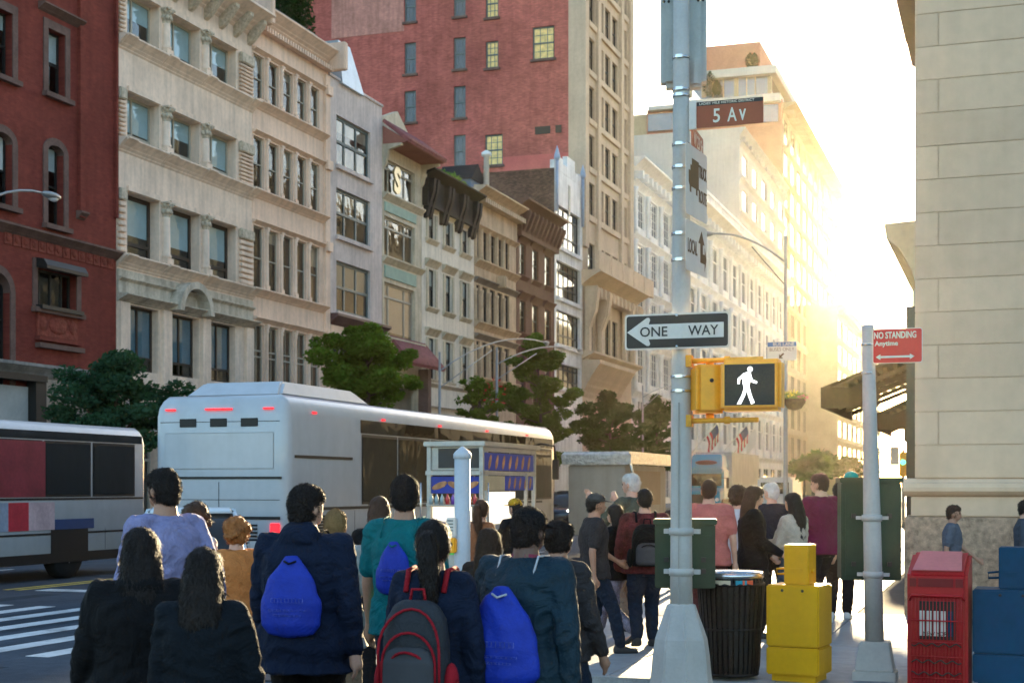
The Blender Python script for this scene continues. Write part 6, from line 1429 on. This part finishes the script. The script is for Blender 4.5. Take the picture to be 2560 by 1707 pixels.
    if hstyle != 'bald':
        g = 1.10 if hstyle in ('short',) else 1.16
        if hstyle == 'curly': g = 1.38
        b.sphere((0, hc[1] - .014 * H, hc[2] + .008 * H), (hx * g, hy * g * .93, hz * g * .93), 18, 14)
        b.sphere((0, hc[1] + .006 * H, hc[2] + .030 * H), (hx * g * .93, hy * g * .85, hz * g * .56), 14, 10)
        if hstyle == 'short': b.sphere((0, -.030 * H, .905 * H), (.036 * H, .020 * H, .026 * H), 10, 8)
        if hstyle == 'curly':
            rng = random.Random(int(px)); 
            for k in range(46):
                t, ph = rng.uniform(0, 2 * math.pi), rng.uniform(-.4, 1.4); q = Vector((math.cos(t) * math.cos(ph), math.sin(t) * math.cos(ph) * .9 - .25, math.sin(ph))); b.sphere((q.x * hx * 1.35, hc[1] - .01 * H + q.y * hy * 1.2, hc[2] + q.z * hz * 1.2), .016 * H, 7, 5)
        if hstyle in ('long', 'verylong'):
            zend = .66 if hstyle == 'verylong' else .76
            b.loft([ering(0, cy * H, z_ * H, rx * H, ry * H) for z_, cy, rx, ry in ((zend, -.060, .028, .012), (zend + .03, -.062, .045, .022), (.80, -.056, .058, .030), (.85, -.045, .056, .036), (.90, -.028, .052, .042), (.94, -.015, .048, .045))])
            for s in (-1, 1): capsule(b, (s * .042 * H, .004 * H, .93 * H), (s * .048 * H, -.01 * H, .83 * H), .014 * H, .012 * H)
        if hstyle == 'pony':
            b.tube([(0, -.045 * H, .965 * H), (0, -.082 * H, .955 * H), (.004 * H, -.095 * H, .90 * H), (.010 * H, -.088 * H, .82 * H), (.014 * H, -.080 * H, .74 * H)], [.014 * H, .021 * H, .030 * H, .027 * H, .010 * H], 12)
        if hstyle == 'bun': b.sphere((0, -.058 * H, .955 * H), .026 * H, 12, 8)
        hb_ = MB(); hb_.add([hd(v) for v in b.v], b.f, True)
        ho = remesh(hb_, 'hair', hair, e, vh, 2, .004 if hstyle != 'curly' else .006, 30, .5)
        me = ho.data; rng = random.Random(int(px * 3)); nv = len(me.vertices); sb = MB(); cz = hd(hc)
        for _ in range(5200 if near else 900):
            v = me.vertices[rng.randrange(nv)]; p = v.co + v.normal * .001; nn = v.normal
            dn = Vector((0, -.25 if hstyle != 'curly' else 0, -1 if hstyle in ('long', 'verylong', 'pony') else -.55)) + Vector((rng.gauss(0, .3), rng.gauss(0, .3), rng.gauss(0, .3))) * (2.5 if hstyle == 'curly' else 1)
            dn = (dn - nn * dn.dot(nn) * .85).normalized(); L2 = rng.uniform(.25, 1) * (.065 if 'long' in hstyle or hstyle == 'pony' else .028) * H / 1.7
            s2 = dn.cross(nn); s2 = (s2.normalized() if s2.length > .01 else Vector((1, 0, 0))) * (.0019 if near else .0026); q1 = p + dn * L2 * .5 + nn * rng.uniform(.003, .010); q2 = p + dn * L2 + nn * rng.uniform(-.002, .011)
            sb.add([p - s2, p + s2, q1 + s2 * .8, q1 - s2 * .8, q2], [(0, 1, 2, 3), (3, 2, 4)])
        tag(sb.build('hair_strands', hair, e), kind='stuff')
    if cap:
        b = MB(); rings = [ering(0, hc[1] - .006 * H, z_ * H, rx * H, ry * H, 20, 2) for z_, rx, ry in ((.948, .051, .060), (.965, .050, .059), (.985, .043, .050), (.998, .028, .032), (1.003, .008, .01))]
        b.loft(rings); b.loft([[(q[0], q[1], q[2] + dz) for q in [(-.042 * H, .045 * H, .950 * H), (0, .050 * H, .954 * H), (.042 * H, .045 * H, .950 * H), (.034 * H, .098 * H, .945 * H), (0, .110 * H, .947 * H), (-.034 * H, .098 * H, .945 * H)]] for dz in (0, .005 * H)], True, False)
        c2 = MB(); c2.add([hd(v) for v in b.v], b.f, True); c2.build('cap', cap, e)
    e['H'] = H; e['up'] = 0
    BL[label] = (e, H, up); return e, H, up
def bag_root(name, e, H, up, loc, label, cat, group=None):
    p = up(loc); m = Matrix.Translation(e.location) @ Matrix.Rotation(e.rotation_euler[2], 4, 'Z'); w_ = m @ p; return empty(name, w_, e.rotation_euler[2], label, cat, group)
def backpack(P_, mat, label, w_=.30, h_=.44, dp=.18, zf=.60, trim=None, soft=False, strap=None, yo=-.085):
    e, H, up = P_; r = bag_root('backpack', e, H, up, (0, yo * H, zf * H), label, 'backpack', 'backpacks carried by pedestrians'); near = True
    b = MB()
    if soft: prof = ((0, .30, .25), (.04, .75, .7), (.15, 1.0, 1.0), (.45, .98, 1.05), (.72, .74, .72), (.9, .42, .36), (1.0, .2, .16))
    else: prof = ((0, .72, .6), (.04, .94, .9), (.2, 1.0, 1.0), (.6, .97, .95), (.82, .88, .78), (.95, .66, .5), (1.0, .4, .25))
    b.loft([ering(0, -dp / 2, z_ * h_, w_ / 2 * a, dp / 2 * c, 24, 2.8 if not soft else 2.1) for z_, a, c in prof]); remesh(b, 'main_pouch', mat, r, .012, 2, .006 if soft else .002, 9)
    if not soft:
        b = MB(); b.loft([ering(0, -dp - .005, z_ * h_, w_ / 2 * a * .8, .05 * c, 20, 2.6) for z_, a, c in ((.04, .8, .6), (.1, 1, 1), (.42, .97, 1), (.52, .8, .6), (.56, .5, .2))]); remesh(b, 'front_pocket', M('pocket_charcoal', (.05, .05, .055), .8, .15, coord='obj'), r, .010, 1)
        t = trim or mat
        for k, (sx, z0, z1) in enumerate(((.80, .02, .70), (.92, .02, .92), (.62, .02, .52))):
            pts = [(-w_ / 2 * sx, -dp - .01 + .0, z0 * h_)] + [(w_ / 2 * sx * -math.cos(a), -dp * (1.0 if k else 1.0) - .012 + .10 * k * 0 + (.05 if k == 1 else (-.0 if k == 0 else -.048)) * math.sin(a) ** 2 * 1.0, (z0 + (z1 - z0) * (.55 + .45 * math.sin(a))) * h_) for a in [math.pi * q / 12 for q in range(13)]] + [(w_ / 2 * sx, -dp - .01, z0 * h_)]
            MB().tube(pts, .007, 6).build('piping', t, r)
        for s in (-1, 1): b = MB(); b.sphere((s * (w_ / 2 + .01), -dp / 2, h_ * .2), (.035, .06, .10), 10, 8); b.build('side_pocket', t, r)
        MB().tube([(-.04, -dp * .4, h_ * .98), (-.03, -dp * .4, h_ + .05), (.03, -dp * .4, h_ + .05), (.04, -dp * .4, h_ * .98)], .008, 6).build('handle', t, r)
    if soft:
        pm = M('faded_print', (.30, .34, .60), .6, .3, 20, coord='obj')
        for z_, hw_, hh_ in ((.46, .26, .05), (.34, .30, .018), (.28, .22, .018)):
            b = MB(); n_ = 9
            for q in range(n_):
                a, c = -1 + 2 * q / n_, -1 + 2 * (q + 1) / n_
                yy = lambda t: -dp / 2 - dp / 2 * 1.06 * math.sqrt(max(0, 1 - (t * hw_ * .98 * 2 * .5 / .5 * .5) ** 2)) - .006
                b.ext([(a * hw_ * w_ , yy(a), (z_ - hh_ / 2) * h_), (c * hw_ * w_, yy(c), (z_ - hh_ / 2) * h_), (c * hw_ * w_, yy(c), (z_ + hh_ / 2) * h_), (a * hw_ * w_, yy(a), (z_ + hh_ / 2) * h_)], [(a * hw_ * w_, yy(a) + .004, (z_ - hh_ / 2) * h_), (c * hw_ * w_, yy(c) + .004, (z_ - hh_ / 2) * h_), (c * hw_ * w_, yy(c) + .004, (z_ + hh_ / 2) * h_), (a * hw_ * w_, yy(a) + .004, (z_ + hh_ / 2) * h_)], False)
            b.build('faded_print', pm, r)
        MB().tube([(-w_ * .10, -dp * .62, h_ * .93), (0, -dp * .80, h_ * .90), (w_ * .10, -dp * .62, h_ * .93)], .006, 6).build('drawstring', strap or mat, r)
    for s in (-1, 1):
        base = up((0, yo * H, zf * H)); sp = [up((s * .06 * H, -.075 * H, .79 * H)), up((s * .062 * H, -.045 * H, .853 * H)), up((s * .066 * H, .02 * H, .858 * H)), up((s * .075 * H, .078 * H, .80 * H)), up((s * .09 * H, .085 * H, .70 * H)), up((s * .105 * H, .03 * H, .62 * H))]
        MB().tube([q - base for q in sp], .014 if not soft else .006, 6).build('strap', strap or trim or mat, r)
    return r
navy = fabric('navy_fleece', (.010, .022, .060)); blackf = fabric('black_cloth', (.008, .008, .010)); jeans = fabric('dark_denim', (.025, .045, .085)); teal = fabric('teal_cotton', (.0, .20, .22)); bluesatin = fabric('royal_blue_nylon', (.012, .040, .40), .5, fold=.02)
lav = fabric('lavender_cotton', (.28, .27, .46)); burg = fabric('burgundy_cloth', (.12, .012, .045)); cream_f = fabric('cream_knit', (.55, .47, .38)); white_f = fabric('white_cotton', (.60, .60, .62)); greyf = fabric('pale_grey_cloth', (.34, .34, .32)); orange_f = fabric('orange_cloth', (.62, .22, .06)); tanf = fabric('tan_cotton', (.26, .19, .13))
petrol = fabric('petrol_jacket', (.015, .055, .085), .6); brownf = fabric('brown_wool', (.07, .04, .03)); maroon = fabric('maroon_check', (.16, .03, .03), .85, .5); greytee = fabric('charcoal_tee', (.07, .06, .06)); salmon = fabric('salmon_cotton', (.58, .17, .14)); bluejean = fabric('washed_denim', (.12, .17, .23)); redf = fabric('red_strap', (.35, .01, .02)); pattern = fabric('patterned_leggings', (.22, .21, .28), .8, .6); greenj = fabric('olive_jacket', (.12, .13, .09)); darkbrown = fabric('dark_brown_trousers', (.035, .020, .018))
W = 14
# crossing towards the corner (feet on the roadway)
P1 = person(762, 1212, 8.4, 6, 'man in navy hooded sweatshirt and black trousers walking away with a royal blue drawstring bag', navy, blackf, H_dark, 'short', stride=.5, armL=(12, 14, 18), armR=(-10, 14, 16), hem=.42, loose=1.9, build_=1.12, hood=True, turn=-28)
backpack(P1, bluesatin, 'royal blue drawstring bag on the back of the man in the navy hooded sweatshirt', .36, .46, .12, .535, soft=True, strap=blackf)
P2 = person(1012, 1188, 9.5, 3, 'tall man in teal T-shirt and dark jeans walking away', teal, jeans, H_dark, 'short', sk=S_tan, stride=.4, armL=(6, 10, 8), armR=(-8, 9, 20), sleeve='short', hem=.46, loose=1.0, turn=14)
backpack(P2, bluesatin, 'small bright blue bag on the back of the man in the teal T-shirt', .24, .34, .10, .60, soft=True, strap=teal)
P3 = person(1083, 1303, 7.35, 2, 'woman with a long black ponytail and navy sweater walking away', navy, blackf, H_dark, 'pony', sk=S_tan, sex='f', stride=.3, armL=(8, 12, 18), armR=(-6, 12, 14), loose=1.3, hem=.45, turn=8)
backpack(P3, fabric('slate_nylon', (.055, .06, .072), .6, fold=.015), 'grey school backpack with red piping carried by the ponytailed woman', .34, .50, .20, .47, trim=redf)
P4 = person(1302, 1268, 7.5, -8, 'man in black cap and petrol-blue jacket leaning forward with a big blue bag', petrol, blackf, H_dark, 'short', sk=S_dark, stride=.45, lean=6, armL=(16, 12, 24), armR=(-12, 16, 18), loose=1.8, build_=1.1, hem=.45, cap=blackf, turn=-10, collar=fabric('rose_collar', (.30, .05, .08)))
backpack(P4, bluesatin, 'large royal blue drawstring bag on the man with the black cap', .42, .52, .15, .47, soft=True, strap=white_f)
P5 = person(412, 1172, 9.4, 70, 'man in a lavender shirt hurrying left across the crossing', lav, jeans, H_dark, 'short', sk=S_tan, stride=.7, armL=(12, 8, 20), armR=(-25, 10, 20), loose=1.5, build_=1.05)
P6 = person(352, 1322, 6.9, 35, 'person in a long black coat and burgundy skirt at the lower left', blackf, burg, H_dark, 'long', sex='f', stride=.2, armL=(8, 16, 30), armR=(0, 14, 22), loose=2.4, hem=.36, skirt=(.10, .15), build_=1.15, hood=True)
P7 = person(508, 1372, 6.5, 20, 'shorter person with dark hair in a midnight blue coat, lowest at the left', fabric('midnight_coat', (.006, .012, .020)), blackf, H_dark, 'long', sex='f', stride=.2, loose=1.9, hem=.36, build_=.98, armL=(4, 9, 14), armR=(6, 12, 20))
P8 = person(490, 1262, 12.0, 160, 'curly-haired woman in a white blouse and dark waistcoat facing the camera', white_f, jeans, H_brown, 'curly', sex='f', stride=.3, armL=(10, 10, 20), armR=(-6, 10, 16), turn=10)
P9 = person(590, 1298, 11.6, 60, 'ginger-haired person in a bright orange jacket and tan trousers', orange_f, tanf, H_ginger, 'curly', sex='f', stride=.5, armL=(20, 16, 50), armR=(-16, 18, 30), loose=2.0, hem=.44)
P10 = person(838, 1275, 10.6, 15, 'person in a pale grey coat just behind the hooded man', greyf, tanf, H_blond, 'short', sex='m', stride=.3, loose=1.7, hem=.40, armR=(-8, 18, 14))
P12 = person(948, 1242, 12.2, 30, 'dark-coated woman seen beyond the teal T-shirt', blackf, blackf, H_brown, 'long', sex='f', stride=.4, loose=1.4, armL=(28, 12, 60))
P14 = person(1222, 1322, 10.2, -10, 'small brown-haired woman between the ponytail and the black cap', brownf, jeans, H_brown, 'long', sex='f', stride=.2, loose=1.2, turn=20)
P16 = person(1396, 1303, 9.0, -14, 'woman with hair in a bun and dark cardigan carrying a tan leather shoulder bag', greytee, jeans, H_dark, 'bun', sk=S_tan, sex='f', stride=.3, loose=1.4, armL=(-4, 8, 14), armR=(4, 14, 20), hem=.47)
e, H, up = P16; r = bag_root('shoulder_bag', e, H, up, (-.02 * H, -.10 * H, .42 * H), 'tan leather shoulder bag hanging behind the woman with the bun', 'handbag')
b = MB(); b.loft([ering(0, -.05, z_, rx, ry, 20, 3) for z_, rx, ry in ((0, .10, .03), (.02, .14, .05), (.2, .15, .06), (.30, .12, .035), (.32, .08, .02))]); m_leather = M('tan_leather', (.24, .085, .035), .45, .15, 12, .3, 90, coord='obj'); remesh(b, 'pouch', m_leather, r, .01, 2, .003, 16)
for s in (-1, 1): MB().tube([(s * .09, -.05, .28), (s * .05 + .06, -.02, .50), (.10, .05, .70), (.11, .10, .72)], .010, 6).build('strap', m_leather, r)
# on the pavement (z=0)
P11 = person(927, 1401, 14.9, 10, 'toddler in a white T-shirt and grey trousers standing at the kerb', white_f, fabric('grey_jogger', (.12, .12, .14)), H_brown, 'short', ground=-.06, stride=.1, sleeve='short', build_=1.15, loose=1.2)
P13 = person(1203, 1250, 15.6, -30, 'woman with dark ponytail and orange-brown top next to the food cart', fabric('rust_knit', (.28, .11, .05)), jeans, H_brown, 'pony', ground=0, sex='f', stride=.2, turn=30)
P15 = person(1290, 1246, 17.2, 60, 'cart customer in black with a yellow scarf on the head', blackf, blackf, H_dark, 'short', ground=0, stride=.1, armL=(20, 10, 60), cap=fabric('yellow_cap', (.65, .36, .02)))
P17 = person(1580, 1183, 17.2, 70, 'tall white-haired man in an olive jacket raising his arms to his face', greenj, tanf, H_white, 'short', ground=0, armL=(50, 4, 98), armR=(46, 4, 102), loose=1.5, build_=1.1)
P18 = person(1612, 1222, 15.4, 20, 'man in a maroon checked shirt and jeans beside the green cabinet', maroon, jeans, H_dark, 'short', ground=0, stride=.35, armL=(-8, 14, 30), armR=(10, 14, 70), loose=1.5, build_=1.1)
backpack(P18, blackf, 'black backpack worn low by the man in the maroon checked shirt', .34, .44, .18, .52, trim=blackf)
P19 = person(1487, 1233, 14.9, -60, 'man in a charcoal T-shirt and cap walking right', greytee, jeans, H_dark, 'short', sk=S_tan, ground=0, stride=.6, armL=(20, 10, 40), armR=(-16, 10, 20), sleeve='short', loose=1.2, build_=1.1, cap=fabric('grey_cap', (.12, .11, .10)))
P19b = person(1540, 1262, 15.6, 75, 'woman in patterned leggings and black shoes striding left', blackf, pattern, H_dark, 'long', ground=0, sex='f', stride=.75, loose=1.3, armL=(14, 10, 40))
P20 = person(1772, 1198, 16.0, 8, 'man in a salmon pink T-shirt just right of the tall pole', salmon, fabric('rust_trousers', (.16, .05, .04)), H_brown, 'short', ground=0, stride=.4, sleeve='short', armL=(10, 12, 20), armR=(-10, 12, 20), loose=1.3, build_=1.08)
P21 = person(1882, 1215, 16.4, -70, 'woman with long brown hair in a black coat facing right', blackf, blackf, H_brown, 'verylong', ground=0, sex='f', stride=.1, loose=1.9, hem=.42, armL=(10, 12, 40), armR=(10, 12, 50), build_=1.05)
P22 = person(1846, 1218, 17.3, -20, 'curly-haired woman in a white jacket behind the black coat', white_f, blackf, H_brown, 'curly', ground=0, sex='f', stride=.2, loose=1.7, armL=(0, 18, 24))
P23 = person(1930, 1206, 18.2, -5, 'grey-haired man in a navy T-shirt and black trousers', fabric('navy_tee', (.012, .018, .05)), blackf, H_white, 'short', ground=0, stride=.5, sleeve='short', armR=(4, 10, 12), turn=60)
P24 = person(1984, 1232, 16.7, 60, 'young woman in a cream cropped top and pale jeans with long dark hair', cream_f, bluejean, H_dark, 'verylong', ground=0, sex='f', stride=.1, hem=.58, loose=1.2, armL=(18, 12, 70), armR=(10, 12, 60), build_=.98)
P25 = person(2052, 1183, 17.8, 50, 'tall man in a burgundy shirt, dark trousers and white trainers by the leaning pole', fabric('magenta_shirt', (.22, .008, .06)), darkbrown, H_brown, 'short', ground=0, stride=.45, loose=1.3, shoes=(.55, .55, .55), armL=(10, 10, 30), build_=1.1, turn=20)
P25b = person(2098, 1206, 18.8, 0, 'man in a dark brown jacket standing half behind the taller cabinet', brownf, darkbrown, H_dark, 'short', ground=0, loose=1.6, shoes=(.5, .5, .5), build_=1.05)
P26 = person(2382, 1262, 18.0, -90, 'person in a grey-blue shirt passing the granite wall', fabric('grey_blue_shirt', (.16, .17, .21)), jeans, H_brown, 'short', ground=0, sk=S_tan, stride=.5, sleeve='short', armL=(22, 8, 30), armR=(-14, 8, 20), loose=1.2)
P27 = person(2562, 1250, 18.2, -90, 'pedestrian in a slate jacket cut off by the right edge', fabric('slate_jacket', (.08, .10, .13)), blackf, H_dark, 'short', ground=0, stride=.5, loose=1.4)
P28 = person(1692, 1240, 24, 10, 'person glimpsed far behind the tall pole in a brown coat', brownf, blackf, H_brown, 'long', ground=0, sex='f', stride=.3, loose=1.4)
for o in bpy.data.objects:
    if 'H' in o: del o['H']
    if 'up' in o: del o['up']
# ================================================================== HAZE ADDED FOR THE SUN GLOW
def haze():
    b = MB(); b.box(-90, 60, -6, 760, -1.2, 92); me = b.mesh('haze')
    m = bpy.data.materials.new('flare_haze'); m.use_nodes = True; n = m.node_tree.nodes; n.clear(); l = m.node_tree.links
    o = n.new('ShaderNodeOutputMaterial'); v = n.new('ShaderNodeVolumePrincipled')
    v.inputs['Color'].default_value = (1.0, .88, .66, 1); v.inputs['Density'].default_value = HAZE; v.inputs['Anisotropy'].default_value = .86  # added golden scatter stands in for the flare round the low sun
    l.new(v.outputs[0], o.inputs['Volume']); me.materials.append(m)
    tag(put('haze', me), 'thin golden haze added over the whole street for the sun glow', None, None, 'stuff')
HAZE = .000055
haze()
